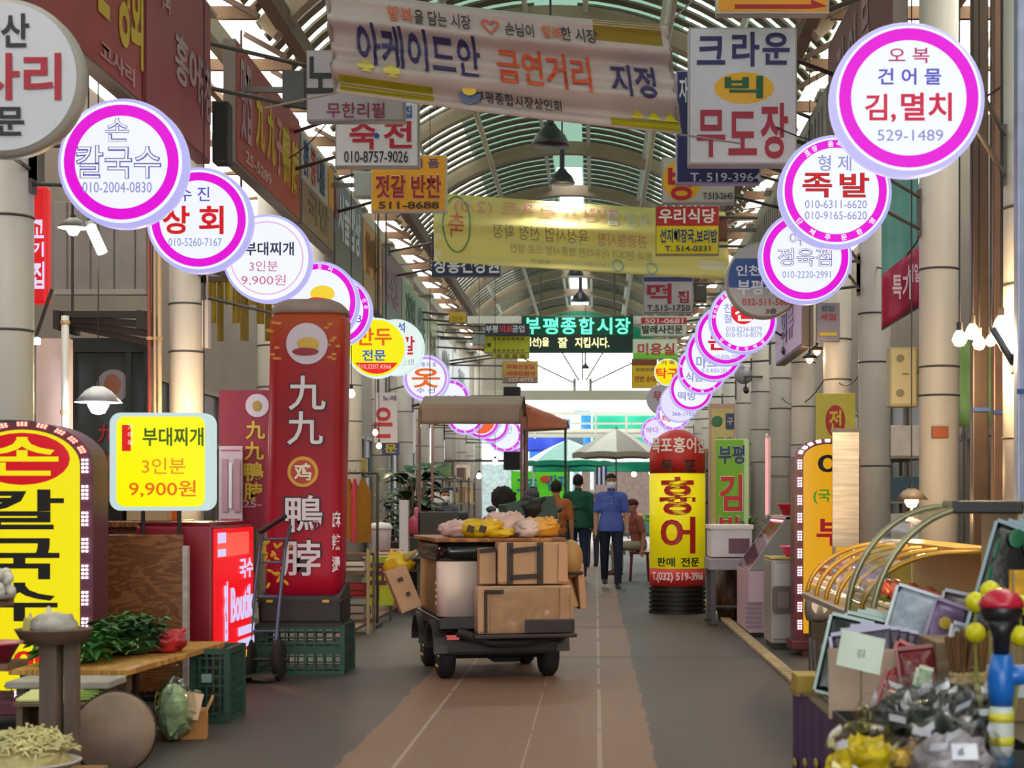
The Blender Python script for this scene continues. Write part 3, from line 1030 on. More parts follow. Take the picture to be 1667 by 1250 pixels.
fx = -3.4
YEL = '#c9ac2c'
fascia(fx, 8.6, 11.75, 4.2, 5.75, 'dull crimson fascia with four tall yellow letters', '#9c3038', [('수', .585, .52, .3, .8, YEL), ('신', .69, .5, .3, .8, YEL), ('상', .85, .45, .34, .8, YEL), ('회', .95, .42, .3, .8, YEL), ('고사리', .8, .09, .8, .13, '#b8888a')])
fascia(fx, 11.8, 13.85, 4.22, 5.6, 'dull crimson fascia with small greyish letters beside the yellow-lettered one', '#963340', [('홍어회', .2, .7, .5, .2, '#b88a90'), ('홍어', .6, .45, .8, .4, '#a88e94'), ('무침', .88, .42, .4, .5, '#a8868e')], frame='#7d2028')
fascia(fx, 14.8, 18.0, 4.45, 5.6, 'red fascia with a column of pale and golden characters', '#a83238', [('九', .32, .56, .4, .62, YEL), ('九', .49, .54, .4, .62, YEL), ('鴨', .74, .5, .42, .62, YEL), ('脖', .9, .46, .4, .62, YEL), ('子', .62, .5, .3, .6, '#c98a80'), ('맛집', .12, .58, .45, .8, '#b09098'), ('25-5289', .3, .12, 1.2, .12, '#c89a98')])
fascia(fx, 18.05, 20.3, 4.45, 5.5, 'fascia with blue, red and orange vertical tiles over a brown lower part', '#b9b4b4', [('전주', .13, .76, .3, .42, '#3a4a88'), ('콩', .34, .76, .34, .42, '#b83a34'), ('나물', .58, .76, .5, .42, '#3a4270'), ('■', .9, .76, .4, .5, '#e09a24'), ('국밥', .5, .3, 1.4, .35, '#6a5a4a')], lower=(.52, '#8e7660'))
fascia(fx, 20.35, 22.8, 4.3, 5.5, 'slate blue fascia with tall white letters', '#5f6e88', [('시골밥상', .5, .62, 1.9, .62, '#d4d8dc'), ('■', .04, .7, .16, .4, '#a03c50')], lower=(.4, '#6f6f6a'))
fascia(fx, 22.85, 24.9, 4.2, 5.4, 'orange fascia with brown vertical letters', '#d99428', [('할머니', .45, .62, 1.3, .6, '#7a4c1c')], lower=(.4, '#a88348'))
fascia(fx, 24.95, 27.4, 4.1, 5.3, 'mauve fascia with a green-lit foot', '#8f5878', [('수예점', .5, .55, 1.4, .5, '#a88a98')], lower=(.35, '#7d8a7c'))  # green glow low on the board is put into the band colour
fascia(fx, 27.45, 31.6, 3.9, 5.2, 'pale green fascia with dark vertical letters', '#8fa88a', [('건강원', .3, .6, 1.4, .7, '#4f6a54'), ('약초', .75, .6, 1.2, .7, '#6f8a74')])
fascia(fx, 31.65, 33.7, 3.9, 5.1, 'olive yellow fascia next beyond the pale green one', '#a89c48', [('참기름', .5, .5, 1.3, .5, '#6a5c28')])
fascia(fx, 33.75, 37.2, 3.9, 5.0, 'whitish fascia beyond the olive yellow one', '#b9b8aa', [('이불', .5, .5, 1.6, .5, '#8a8a80')])
fascia(fx, 37.25, 42.0, 3.8, 4.9, 'weathered grey fascia furthest along under the vault', '#8f8f80', [('한복', .5, .5, 1.8, .5, '#6e7064')])
fx = 2.33
fascia(fx, 12.2, 15.6, 4.25, 5.75, 'dark maroon fascia with worn pale letters behind the largest round sign', '#7a3a44', [('건', .25, .6, .4, .8, '#a8888a'), ('어', .45, .6, .4, .8, '#a8888a'), ('물', .65, .6, .4, .8, '#a8888a')])
fascia(fx, 15.65, 19.6, 4.1, 5.4, 'beige ribbed fascia behind the pork trotter sign', '#a0948c', [('||||||||||||||', .5, .5, 3.4, 1.0, '#8b7f78')], frame='#8a8078')
fascia(fx, 19.65, 23.5, 4.0, 5.3, 'pale grey ribbed fascia beyond the beige ribbed one', '#b4aca4', [('||||||||||||||', .5, .5, 3.4, 1.0, '#a09890')], frame='#8a8078')
fascia(2.3, 17.3, 19.9, 3.0, 3.75, 'pale lilac shop board under the unlit grey round sign', '#b9a4b8', [('의류', .5, .5, 1.2, .4, '#a08ca8')])
fascia(fx, 23.6, 30, 3.9, 5.1, 'cream fascia far along behind the overlapping round signs', '#c2bcae', [('수산물', .5, .5, 2.4, .6, '#9c968a')])
# ================================================================ left side of the way
def crate(name, label, loc, w, l, h, col, rz=0, group=None, nx=9, nz=4):
    t = thing(name, label, 'crate', loc, rz, group)
    m = M(col, .5, var=.15)
    fr = MB()
    for z in (.015, h - .015):
        for sx, sy, x, y in ((w, .02, 0, -l / 2), (w, .02, 0, l / 2), (.02, l, -w / 2, 0), (.02, l, w / 2, 0)):
            fr.box((x, y, z), (sx, sy, .03 if z < .1 else .035))
    for x in (-w / 2, w / 2):
        for y in (-l / 2, l / 2):
            fr.box((x, y, h / 2), (.035, .035, h))
    fr.build('frame', m, t)
    for nm, y, ln, rot in (('front_lattice', -l / 2, w, 0), ('back_lattice', l / 2, w, 0), ('end_lattice', -w / 2, l, 1), ('end_lattice', w / 2, l, 1)):
        mb = MB()
        k = max(3, int(nx * ln / w))
        for i in range(1, k):
            q = -ln / 2 + ln * i / k
            mb.box((y, q, h / 2) if rot else (q, y, h / 2), (.01, .012, h - .03) if rot else (.012, .01, h - .03))
        for j in range(1, nz):
            z = h * j / nz
            mb.box((y, 0, z) if rot else (0, y, z), (.008, ln, .012) if rot else (ln, .008, .012))
        mb.build(nm, m, t)
    MB().box((0, 0, .02), (w - .02, l - .02, .012)).build('bottom', m, t)
    return t


def leds(mb, pts, s=.012):
    for p in pts:
        mb.box(p, (s, .008, s))


def arch_sign(name, label, x0, x1, ztop, d, zb, face, frame, texts, px0, s, oval=None, red_top=True):
    cx, w = (x0 + x1) / 2, x1 - x0
    t = thing(name, label, 'sign', (cx, d, 0))
    rad = w / 2

    def outline(g, zb_):
        r = rad - g
        return [(-r, zb_)] + [(-r * math.cos(a), ztop - rad * .62 + r * .62 * math.sin(a)) for a in [PI * i / 24 for i in range(25)]] + [(r, zb_)]
    MB().prism(outline(0, zb), -.14, .14).build('casing', M(frame, .4), t)
    MB().prism(outline(.075, zb + .06), -.146, -.139).build('face', glow(face, .9), t)
    MB().box((0, 0, zb - .04), (w + .06, .36, .08), bev=.01).build('plinth', M(frame, .5), t)
    for x in (-w / 2 + .1, w / 2 - .1):
        MB().box((x, 0, (zb - .08) / 2), (.06, .3, zb - .08)).build('leg', M('#5a3a22', .6), t)
    r = rad - .045
    zs = ztop - rad * .62
    mb, mr = MB(), MB()
    z = zb + .1
    while z < zs:
        for sx in (-1, 1):
            for i in range(2):
                for j in range(4):
                    leds(mb, [(sx * (r + .012 - i * .022), -.15, z + j * .022)])
        z += .15
    x = -r + .12
    while x < r - .1:
        leds(mb, [(x + j * .022, -.15, zb + .03 + i * .02) for i in range(2) for j in range(4)])
        x += .2
    for a in (22, 38, 54, 72, 90, 108, 126, 142, 158):
        for j in (-1, 0, 1):
            q = R(a + j * 3.4)
            leds(mr if red_top else mb, [(-r * math.cos(q), -.15, zs + r * .64 * math.sin(q)), (-(r + .02) * math.cos(q), -.15, zs + (r + .02) * .64 * math.sin(q))])
    o = mb.build('led_strip', glow('#f4f0ff', 4.5), t)
    if red_top:
        mr.build('red_led_strip', glow('#ff7a6a', 4), t)
    else:
        mr.b.free()
    if oval:
        MB().ball((0, 0, 0), (oval[2], .004, oval[3]), seg=48, rng=12).xf(Matrix.Translation((oval[0], -.148, oval[1]))).build('oval', glow('#d20a1e', .85), t)
    lettering(t, texts, -.156, s, px0, VY, 0.9, oz=CAMZ)
    return t


s92 = 9.2 / F
arch_sign('arched_light_sign', 'arched yellow noodle sign edged with LEDs at the left picture edge', W(-62, 0, 9.2).x, W(164, 0, 9.2).x, W(0, 688, 9.2).z, 9.2, W(0, 1136, 9.2).z, '#f7e606', '#5d2638', [
    ('손', 52, 744, 116, 62, '#f7e606', .05), ('칼', 48, 829, 142, 64, '#191613', .05), ('국', 48, 908, 128, 66, '#191613', .05), ('수', 48, 977, 122, 62, '#191613', .05), ('4,000', 64, 1072, 150, 34, '#d81c14', .03), ('국수', 40, 1125, 38, 30, '#2a2a10', .0), ('4.0', 130, 1118, 30, 26, '#d83a14', .0)],
    51, s92, oval=(0, W(0, 748, 9.2).z, .272, .148))

# yellow stew light box on two thin poles
d = 10.38
s = d / F
t = thing('light_box_sign', 'lit yellow square stew price sign with white rim on two thin poles', 'sign', (W(268, 0, d).x, d, 0))
zc = W(0, 752, d).z
hw, hh = 82 * s, 79 * s


def rrect(w, h, r, n=6):
    out = []
    for cx, cz, a0 in ((w - r, h - r, 0), (-w + r, h - r, 90), (-w + r, -h + r, 180), (w - r, -h + r, 270)):
        out += [(cx + r * math.cos(R(a0 + 90 * i / n)), cz + r * math.sin(R(a0 + 90 * i / n))) for i in range(n + 1)]
    return out


rim = glow('#d3ecec', .8)
for y0_, y1_ in ((-.10, -.035), (-.015, .05)):
    MB().prism([(x, z + zc) for x, z in rrect(hw, hh, .07)], y0_, y1_).build('casing', rim, t)
MB().prism([(x, z + zc) for x, z in rrect(hw * .95, hh * .95, .066)], -.035, -.015).build('seam', M('#7d888c', .5), t)
MB().prism([(x + .002, z + zc) for x, z in rrect(hw * .87, hh * .92, .055)], -.104, -.1).build('face', glow('#f7f004', 1.0), t)
MB().box((-62 * s + .03, -.106, zc + 38 * s), (14 * s, .003, 42 * s)).build('red_label', glow('#e01c1c', .9), t)
lettering(t, [('부대찌개', 289, 712, 98, 30, '#3c5a10', .02), ('3인분', 274, 759, 70, 26, '#e8941c', .01), ('9,900원', 272, 796, 108, 28, '#e86a14', .01), ('가', 221, 697, 9, 9, '#ffe8e0', .0), ('야', 221, 709, 9, 9, '#ffe8e0', 0), ('복', 221, 722, 9, 9, '#ffe8e0', 0)], -.109, s, 268, 752, .95, oz=zc)
for x in (-.14, .095):
    MB().tube((x, 0, zc - hh), (x, 0, .02), .014).build('pole', M('#26211e', .5), t)
MB().box((0, 0, .015), (.5, .13, .03), bev=.006).build('base_plate', M('#26211e', .5), t)

# red inflatable tower on its black blower base, on green crates
d = 12.0
cx = W(490, 0, d).x
crates = crate('plastic_crate', 'lower dark green lattice crate under the red tower', (cx - .0, d + .2, 0), .64, .5, .185, '#1f4a3a')
dup(crates, (cx, d + .2, .187), label='upper dark green lattice crate under the red tower')
t = thing('inflatable_tower', 'tall red leaning advertising tower with white Chinese characters', 'advertising tower', (cx, d + .18, .378))
H0 = W(0, 968, d).z - .378
H1 = W(0, 487, d).z - .378
MB().box((0, 0, H0 / 2), (.62, .5, H0), bev=.03).box((0, 0, H0 * .5), (.635, .515, .02)).box((0, 0, H0 * .8), (.635, .515, .015)).build('blower_base', M('#272320', .55, var=.2), t)
mb = MB()
for x in (-.22, .2):
    mb.box((x, -.262, H0 * .8), (.05, .01, .02))
mb.build('base_badge', M('#c8a414', .5), t)


def lean(z):
    return .045 * (z / H1)


def tower_mesh(z0, z1, k=1.0, dome=True):
    rows = []
    zz = [z0 + (z1 - .09 - z0) * i / 12 for i in range(13)] + ([z1 - .06, z1 - .03, z1 - .01, z1] if dome else [])
    for z in zz:
        f = 1.0
        if dome and z > z1 - .09:
            f = math.sqrt(max(.02, 1 - ((z - z1 + .09) / .095) ** 2)) * .75 + .25 if z < z1 else .15
        w, l = .285 * f * k, .2 * f * k
        rows.append([Vector((lean(z) + x, y, z)) for x, y in rrect(w, l, .09 * f)])
    return MB().rings(rows)


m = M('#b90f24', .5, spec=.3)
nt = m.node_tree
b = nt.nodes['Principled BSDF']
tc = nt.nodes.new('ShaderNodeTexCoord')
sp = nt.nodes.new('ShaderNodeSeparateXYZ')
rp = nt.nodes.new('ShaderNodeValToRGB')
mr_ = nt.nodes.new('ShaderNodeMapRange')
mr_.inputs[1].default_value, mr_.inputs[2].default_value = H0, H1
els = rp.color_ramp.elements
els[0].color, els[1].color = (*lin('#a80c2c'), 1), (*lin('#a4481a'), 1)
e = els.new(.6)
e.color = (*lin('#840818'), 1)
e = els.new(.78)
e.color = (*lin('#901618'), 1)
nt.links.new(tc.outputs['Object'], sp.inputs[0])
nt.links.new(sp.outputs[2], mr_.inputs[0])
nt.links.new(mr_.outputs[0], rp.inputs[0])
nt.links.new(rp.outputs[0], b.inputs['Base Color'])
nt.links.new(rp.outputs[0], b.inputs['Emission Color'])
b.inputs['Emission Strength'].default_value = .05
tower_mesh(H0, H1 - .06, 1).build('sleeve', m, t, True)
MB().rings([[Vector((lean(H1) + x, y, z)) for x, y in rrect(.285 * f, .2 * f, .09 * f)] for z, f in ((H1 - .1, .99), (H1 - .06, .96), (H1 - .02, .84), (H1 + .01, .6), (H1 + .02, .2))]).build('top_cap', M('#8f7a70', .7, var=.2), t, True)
s = d / F


def tl(tx, x, y, w, h, col, bold):
    z = W(0, y, d).z - .378
    return (tx, 490 + (x - 498), y, w, h, col, bold)


zz0 = .378
tx_ = []
for ch, x, y, w, h in (('九', 501, 640, 62, 58), ('九', 498, 697, 60, 56), ('鴨', 496, 836, 62, 62), ('脖', 492, 908, 64, 60)):
    tx_ += [(ch, x, y, w * 1.06, h * 1.06, '#1c0a10', .028), (ch, x, y, w * .97, h * .97, '#d8cfd4', .012)]
for ch, y in (('麻', 845), ('辣', 882), ('燙', 918)):
    tx_.append((ch, 549, y, 14, 26, '#d8cfd4', .02))
lettering(t, [q[:1] + (q[1],) + q[2:] for q in tx_], -.212, s, 490, VY, 0, oz=CAMZ - zz0)
zd = W(0, 560, d).z - zz0
MB().lathe([(0, -.214), (.155, -.214), (.155, -.202), (0, -.202)], (.05, 0, zd), 40, 'Y').build('round_badge', M('#c9bcc8', .5), t)
MB().ball((0, 0, 0), (.085, .004, .05)).xf(Matrix.Translation((.06, -.217, zd))).build('badge_mark', M('#c9a43a', .5), t)
MB().ball((0, 0, 0), (.1, .004, .03)).xf(Matrix.Translation((.04, -.219, zd - .06))).build('badge_base', M('#8a1420', .5), t)
zd = W(0, 768, d).z - zz0
MB().lathe([(0, -.214), (.115, -.214), (.115, -.202), (0, -.202)], (.02, 0, zd), 40, 'Y').build('gold_badge', M('#d29a22', .5), t)
MB().lathe([(0, -.217), (.09, -.217), (.09, -.212), (0, -.212)], (.02, 0, zd), 40, 'Y').build('gold_badge_core', M('#b0301c', .5), t)
mb = MB()
put_text(mb, '鸡', .02, zd, .13, .13, -.22, .004, .05)
mb.build('lettering', M('#e4d6b8', .5), t)
mb = MB()
rnd = random.Random(3)
for k in range(22):
    x, z = -.27 + rnd.random() ** 1.6 * .2, H0 + .06 + rnd.random() * .34
    a = rnd.random() * 6
    n0 = len(mb.b.verts)
    mb.ball((0, 0, 0), (.028, .003, .012), seg=8, rng=4)
    for v in mb._new(n0):
        v.co = Matrix.Translation((x, -.206, z)) @ Matrix.Rotation(a, 4, 'Y') @ v.co
mb.build('gold_flowers', M('#d8a818', .5), t)
mb = MB()
for x in (-.2, .24):
    for k in range(9):
        mb.ball((x + .05 * rnd.uniform(-1, 1), -.205, H1 - .32 + .14 * rnd.uniform(-1, 1)), (.022, .003, .012), seg=8, rng=4)
mb.build('gold_scrolls', M('#c47a1c', .5), t)

# red poster board with golden characters and the white notice
d = 13.0
s = d / F
t = thing('poster_board', 'wine red duck shop poster with golden characters behind the red tower', 'poster', W(405, 748, d))
MB().box((0, .02, 0), (96 * s, .04, 226 * s)).build('board', M('#8f1a30', .5, var=.1), t)
MB().lathe([(0, -.008), (19 * s, -.008), (19 * s, 0), (0, 0)], (14 * s, 0, 88 * s), 30, 'Y').build('round_badge', M('#cbbfc8', .5), t)
lettering(t, [('九', 416, 700, 32, 30, YEL, .05), ('九', 414, 734, 32, 30, YEL, .05), ('鴨', 413, 768, 32, 32, YEL, .05), ('脖', 412, 801, 30, 32, YEL, .05), ('25-', 411, 820, 30, 12, '#c99aa0', .02)], -.006, s, 405, 748)
MB().ball((0, 0, 0), (8 * s, .004, 9 * s)).xf(Matrix.Translation((14 * s, -.01, 87 * s))).build('badge_mark', M('#a8883a', .5), t)
MB().box((0, .04, -W(0, 748, 13).z / 2), (.05, .05, W(0, 748, 13).z)).build('post', M('#6a5548', .6), t)
t = thing('notice_board', 'white price notice with pink text columns before the wine red poster', 'notice', W(376, 789, 12.9))
s = 12.9 / F
MB().box((0, 0, 0), (38 * s, .02, 126 * s)).build('board', M('#c6b3b6', .5), t)
lettering(t, [('■' * 1, 376, 733, 32, 2, '#c04860', 0), ('■', 376, 845, 32, 2, '#c04860', 0)] + [(c * 1, x, 790, 5, 86, '#b08890', 0) for x, c in ((364, '|'), (369, '|'), (384, '|'), (389, '|'))] + [('■', 376, 790, 5, 74, '#e4dcde', 0)], -.014, s, 376, 789)
MB().box((0, .025, -W(0, 789, 12.9).z / 2), (.04, .03, W(0, 789, 12.9).z)).build('post', M('#8a6a58', .6), t)

# red ice cream chest with a lit side, wooden board leaned on it, counter behind
t = thing('display_cooler', 'bright red lit cooler with white lettering on its side', 'cooler', (-2.77, 11.1, 0))
MB().box((0, 0, .62), (.5, 1.24, 1.02), bev=.015).build('cabinet', M('#8f0f22', .35), t)
MB().box((.257, 0, .64), (.016, 1.16, .94)).build('lit_panel', glow('#f0101c', .95), t)
MB().box((0, 0, .06), (.48, 1.2, .11)).build('plinth', M('#3a2a26', .6), t)
MB().box((.266, -.06, 1.0), (.006, .95, .16)).build('pale_band', glow('#ff5a4c', .95), t)
mb = MB()
for tx, y, z, w, h in (('국수', .33, .82, .42, .14), ('집', -.3, .55, .1, .4), ('Boutik', .2, .58, .7, .24), ('■', .33, .38, .5, .06), ('■', .33, .29, .5, .06), ('■', -.42, 1.05, .22, .07), ('■', -.42, .95, .22, .05)):
    me, _, _ = glyphs(tx, .05)
    mb.add(me, Matrix.Translation((.27, y, z)) @ Matrix.Rotation(R(90), 4, 'Z') @ Matrix.Diagonal((w, .004, h, 1)))
mb.build('lettering', glow('#d9ccf6', .95), t)
MB().box((.268, .33, .21), (.006, .5, .05)).build('yellow_strip', glow('#f6b414', .95), t)
MB().box((0, 0, 1.14), (.47, 1.2, .03)).build('glass_lid', M('#6a1420', .15), t)

t = thing('wooden_board', 'brown wood grain board standing in front of the red cooler', 'board', (W(231, 0, 10.2).x, 10.2, 0))
WB = wood('#8f5c34', '#70431f', 2.2, (1, 1, 5))
MB().box((0, 0, .58), (.53, .04, 1.0), bev=.005).build('panel', WB, t)
MB().box((.285, -.01, .55), (.035, .05, .92)).build('edge_strip', M('#b5a9a4', .5, var=.3, scale=10, stretch=(1, 1, 2)), t)
for x in (-.2, .2):
    MB().box((x, .06, .3), (.04, .08, .6)).build('brace', WB, t)
t = thing('shop_counter', 'long dark wood counter behind the wood grain board', 'counter', (-3.42, 11.4, 0))
MB().box((0, 0, .56), (.7, 1.4, 1.12), bev=.01).build('body', wood('#7a4420', '#4c2810', 2, (1, 1, 4)), t)
MB().box((0, 0, 1.14), (.76, 1.46, .04), bev=.008).build('worktop', wood('#9a5c2a', '#6a3a18', 2, (6, 1, 1)), t)
for k, (px, w, h, c, lb) in enumerate(((187, .2, .12, '#211c1a', 'black cash box on the dark wood counter'), (216, .12, .1, '#8f8a86', 'grey carton on the dark wood counter'), (250, .28, .08, '#c9a880', 'tan carton behind the thin sign pole'), (282, .05, .12, '#e0601c', 'small orange bottle box on the dark wood counter'))):
    p = W(px, 850, 11.1)
    t = thing('counter_box', lb, 'box', (p.x, 11.0 + .12 * (k % 2), 1.162))
    MB().box((0, 0, h / 2), (w, .14, h), bev=.006).build('body', M(c, .5), t)
    MB().box((0, 0, h + .006), (w * 1.03, .15, .012), bev=.003).build('lid', M(c, .4), t)

# hand truck
t = thing('hand_truck', 'blue-grey tubular hand truck with two pneumatic wheels by the red tower', 'hand truck', (W(424, 0, 11.5).x, 11.55, 0))
mb = MB()
for x in (-.1, .09):
    mb.path([(x, .0, .13), (x + .015, .08, .5), (x + .05, .14, .95), (x + .09, .14, 1.12)], .014)
mb.build('frame', M('#4f5d70', .4, .5), t)
for z in (.35, .6, .85, 1.02):
    k = .02 * z * 4
    MB().tube((-.1 + k * .6, .06 + z * .09, z), (.1 + k * .6, .06 + z * .09, z), .01).build('rung', M('#4f5d70', .4, .5), t)
MB().box((0, -.1, .05), (.26, .2, .012)).build('toe_plate', M('#5b5550', .5, .5), t)
MB().tube((-.19, .02, .15), (.19, .02, .15), .012).build('axle', M('#2a2624', .5), t)
for x in (-.1, .12):
    w = MB().lathe([(.07, -.03), (.12, -.035), (.15, -.015), (.15, .015), (.12, .035), (.07, .03)], (x, .02, .15), 28, 'X').build('wheel', M('#1d1a19', .8), t, True)
    MB().lathe([(.0, -.025), (.075, -.03), (.075, .03), (0, .025)], (x, .02, .15), 20, 'X').build('hub', M('#8a3420', .5), w)
for z in (1.13,):
    MB().tube((-.04, .14, z - .06), (.17, .0, z + .06), .018).build('grip', M('#181514', .7), t)

# low plywood table with greens, crate, sack and cartons
t = thing('plywood_table', 'low yellow plywood table holding heaped greens', 'table', (-2.62, 8.95, 0), R(-4))
MB().box((0, 0, .42), (.62, 1.7, .03), bev=.004).build('tabletop', wood('#c8984e', '#a8783a', 1.5, (8, 1, 1)), t)
for x in (-.25, .25):
    for y in (-.75, .75):
        MB().box((x, y, .2), (.06, .06, .4)).build('leg', M('#5b4634', .7, var=.2), t)
MB().box((0, -.72, .36), (.56, .03, .09)).build('apron', M('#6a4d32', .7), t)


def leafy(mb, n, c, ext, size, rnd, lift=.5):
    for k in range(n):
        p = Vector((c[0] + rnd.uniform(-1, 1) * ext[0], c[1] + rnd.uniform(-1, 1) * ext[1], c[2] + rnd.random() * ext[2]))
        a, tl_ = rnd.random() * 2 * PI, rnd.uniform(-.3, lift)
        L_ = size * rnd.uniform(.6, 1.3)
        dv = Vector((math.cos(a), math.sin(a), tl_)).normalized()
        sv = dv.cross(Vector((0, 0, 1))).normalized() * L_ * .3
        up = sv.cross(dv).normalized()
        q = [p, p + dv * L_ * .5 + sv + up * .01, p + dv * L_ - Vector((0, 0, L_ * .2)), p + dv * L_ * .5 - sv + up * .01]
        vs = [mb.b.verts.new(x) for x in q] + [mb.b.verts.new(p + dv * L_ * .5 - up * .012)]
        mb.b.faces.new((vs[0], vs[1], vs[4]))
        mb.b.faces.new((vs[1], vs[2], vs[4]))
        mb.b.faces.new((vs[2], vs[3], vs[4]))
        mb.b.faces.new((vs[3], vs[0], vs[4]))
    return mb


rnd = random.Random(5)
for k, (x, y, lb) in enumerate(((-2.76, 8.5, 'bunch of leafy greens nearest the arched yellow sign'), (-2.62, 8.95, 'big bunch of dark leafy greens in the middle of the plywood table'), (-2.78, 9.35, 'loose bunch of fine greens at the far side of the plywood table'))):
    t = thing('greens_bunch', lb, 'vegetables', (x, y, .437), 0, 'bunches of greens')
    mb = MB().ball((0, 0, .05), (.14, .16, .06), amp=.3)
    leafy(mb, 230, (0, 0, .04), (.17, .22, .13), .1, rnd)
    mb.build('leaves', M(('#2f6a24', '#1f4f24', '#3f7a2a')[k], .5, var=.4, scale=14), t)
    mb = MB()
    for i in range(16):
        a = rnd.uniform(-.8, .8)
        mb.tube((.1 * math.sin(a), -.05, .03 + .004 * i), (.22 * math.sin(a), -.28, .02 + .006 * i), .006, .005, 5)
    mb.build('stems', M('#8fae5a', .5), t)
t = thing('plastic_bag', 'red plastic bag lying beside the greens on the plywood table', 'bag', (-2.44, 9.1, .437))
MB().ball((0, 0, .055), (.1, .13, .07), amp=.5, freq=2.6, seed=2, seg=20, rng=12, zmin=-.055).build('body', M('#b8202a', .3, var=.2), t, True)
MB().cap((0, .1, .07), (.05, .2, .11), .03, .01).build('knot', M('#c0303a', .3), t, True)
# white chopping slab with leeks in front of the table
t = thing('slab_stand', 'low stand with a pale stone slab in front of the plywood table', 'stand', (-2.6, 7.85, 0))
MB().box((0, 0, .4), (.5, .3, .035), bev=.008).build('slab', M('#a8a29a', .6, var=.3), t)
for x in (-.18, .19):
    MB().box((x, 0, .19), (.05, .24, .385)).build('leg', M('#57483c', .8, var=.3), t)
MB().box((0, .0, .12), (.4, .2, .02)).build('shelf', M('#57483c', .8), t)
for k in range(5):
    t = thing('leek', 'pale green leek lying in the row under the slab edge', 'vegetable', (-2.62 + .012 * k, 7.63 + .016 * k, .338 + .009 * k), R(3 * k), 'leeks at the slab edge')
    MB().cap((-.14, 0, 0), (.1, 0, 0), .011, .012, 8).build('shaft', M('#d8d890', .5), t, True)
    MB().cap((.1, 0, 0), (.2, .01, .004), .012, .005, 8).build('leaf_end', M('#7f9a3c', .5), t, True)
t = thing('leek_rack', 'small wooden rack holding the leeks', 'rack', (-2.6, 7.64, 0))
for x in (-.14, .14):
    MB().box((x, 0, .16), (.03, .1, .32)).build('post', M('#6a5544', .8), t)
MB().box((0, 0, .32), (.34, .12, .014)).build('bar', M('#6a5544', .8), t)
# round leaning tub lid
t = thing('metal_basin', 'dull grey metal basin leaning on the slab stand', 'basin', (W(186, 0, 7.55).x, 7.55, .19))
rot = Matrix.Rotation(R(76), 4, 'X')
MB().lathe([(0, .06), (.16, .06), (.185, .0), (.195, -.004), (.195, .004), (.175, .07), (0, .075)], seg=32).xf(rot).build('bowl', M('#8a7262', .6, var=.25), t, True)
MB().lathe([(.19, -.008), (.202, 0), (.19, .008)], seg=32).xf(rot).build('rim', M('#39312c', .5, .3), t, True)
# bagged cabbage, cartons, tall crate
t = thing('cabbage_bag', 'clear bag of pale cabbage standing by the cartons', 'bag', (W(283, 0, 8.6).x, 8.6, 0))
mb = MB().ball((0, 0, .16), (.085, .085, .15), amp=.25, freq=3, zmin=-.16)
leafy(mb, 120, (0, 0, .06), (.07, .07, .22), .06, rnd)
mb.build('cabbage', M('#a9b692', .6, var=.5, scale=18), t)
MB().ball((0, 0, .17), (.11, .11, .175), amp=.18, freq=3.5, seg=20, rng=12, seed=5, zmin=-.17).cap((0, 0, .33), (.02, 0, .4), .03, .015).build('film', clear('#eef4ee', .2), t, True)
t = thing('carton', 'small orange-brown carton with raised flaps before the tall green crate', 'box', (W(312, 0, 8.75).x, 8.75, 0), R(12))
MB().box((0, 0, .075), (.17, .2, .15)).build('body', M('#b5793a', .7), t)
MB().box((-.02, -.13, .19), (.15, .012, .15), Matrix.Rotation(R(-25), 4, 'X') @ Matrix.Rotation(R(12), 4, 'Y')).build('flap', M('#c9a58a', .7), t)
MB().box((.09, 0, .17), (.012, .2, .1), Matrix.Rotation(R(25), 4, 'Y')).build('flap', M('#b98a5c', .7), t)
crate('plastic_crate', 'tall dark green crate standing on end beside the plywood table', (W(354, 0, 9.5).x, 9.52, 0), .2, .4, .43, '#1e4436', group=None, nx=5, nz=8)
MB().box((-.02, -.204, .26), (.06, .004, .05)).build('tag_plate', M('#8fa29a', .5), bpy.data.objects['plastic_crate.002'])

# front stand: square posts with a round tray
t = thing('wooden_stand', 'grey-brown wooden stand with a round tray before the arched yellow sign', 'stand', (W(88, 0, 6.9).x, 6.9, 0))
WG = M('#6d5c4e', .75, var=.25, scale=6, stretch=(3, 3, .4))
zt = W(0, 1046, 6.9).z
MB().box((-.012, 0, zt / 2), (.075, .09, zt)).build('post', WG, t)
MB().box((.062, .05, zt / 2), (.05, .07, zt)).build('post', WG, t)
MB().lathe([(0, zt), (.13, zt), (.16, zt + .055), (.165, zt + .06), (.15, zt + .062), (.125, zt + .02), (0, zt + .018)], seg=32).build('tray', M('#6a5340', .7, var=.2), t, True)
MB().box((0, 0, .02), (.3, .3, .04)).build('foot', WG, t)
for k, (px, py, r, lb) in enumerate(((88, 1010, (.10, .10, .055), 'white wrapped bundle heaped on the round tray'), (28, 1012, (.04, .05, .06), 'yellow wedge of pressed beans on the round tray'))):
    p = W(px, 0, 6.9)
    t = thing('wrapped_food', lb, 'food', (p.x + (.06 if k else 0), 6.9, zt + .024))
    if k == 0:
        MB().ball((0, 0, .05), r, amp=.22, freq=3, seg=24, rng=14, zmin=-.05).build('bundle', M('#b3aca2', .5, var=.3, scale=16, bump=.4), t, True)
        MB().cap((-.02, 0, .09), (-.03, .02, .125), .018, .008).build('knot', M('#c9c4bc', .5), t, True)
    else:
        MB().prism([(-.035, 0), (.03, 0), (.03, .04), (-.02, .085)], -.03, .03).build('wedge', M('#c9bc6a', .6, var=.2), t)
        MB().prism([(-.04, 0), (.01, .0), (-.02, .1)], .031, .06).build('wrapper', M('#d4d0b8', .5), t)
t = thing('wooden_stand', 'dark wooden stand with a red bowl at the left picture edge', 'stand', (W(-22, 0, 6.6).x, 6.6, 0))
MB().box((-.02, 0, .3), (.1, .1, .6)).build('post', WG, t)
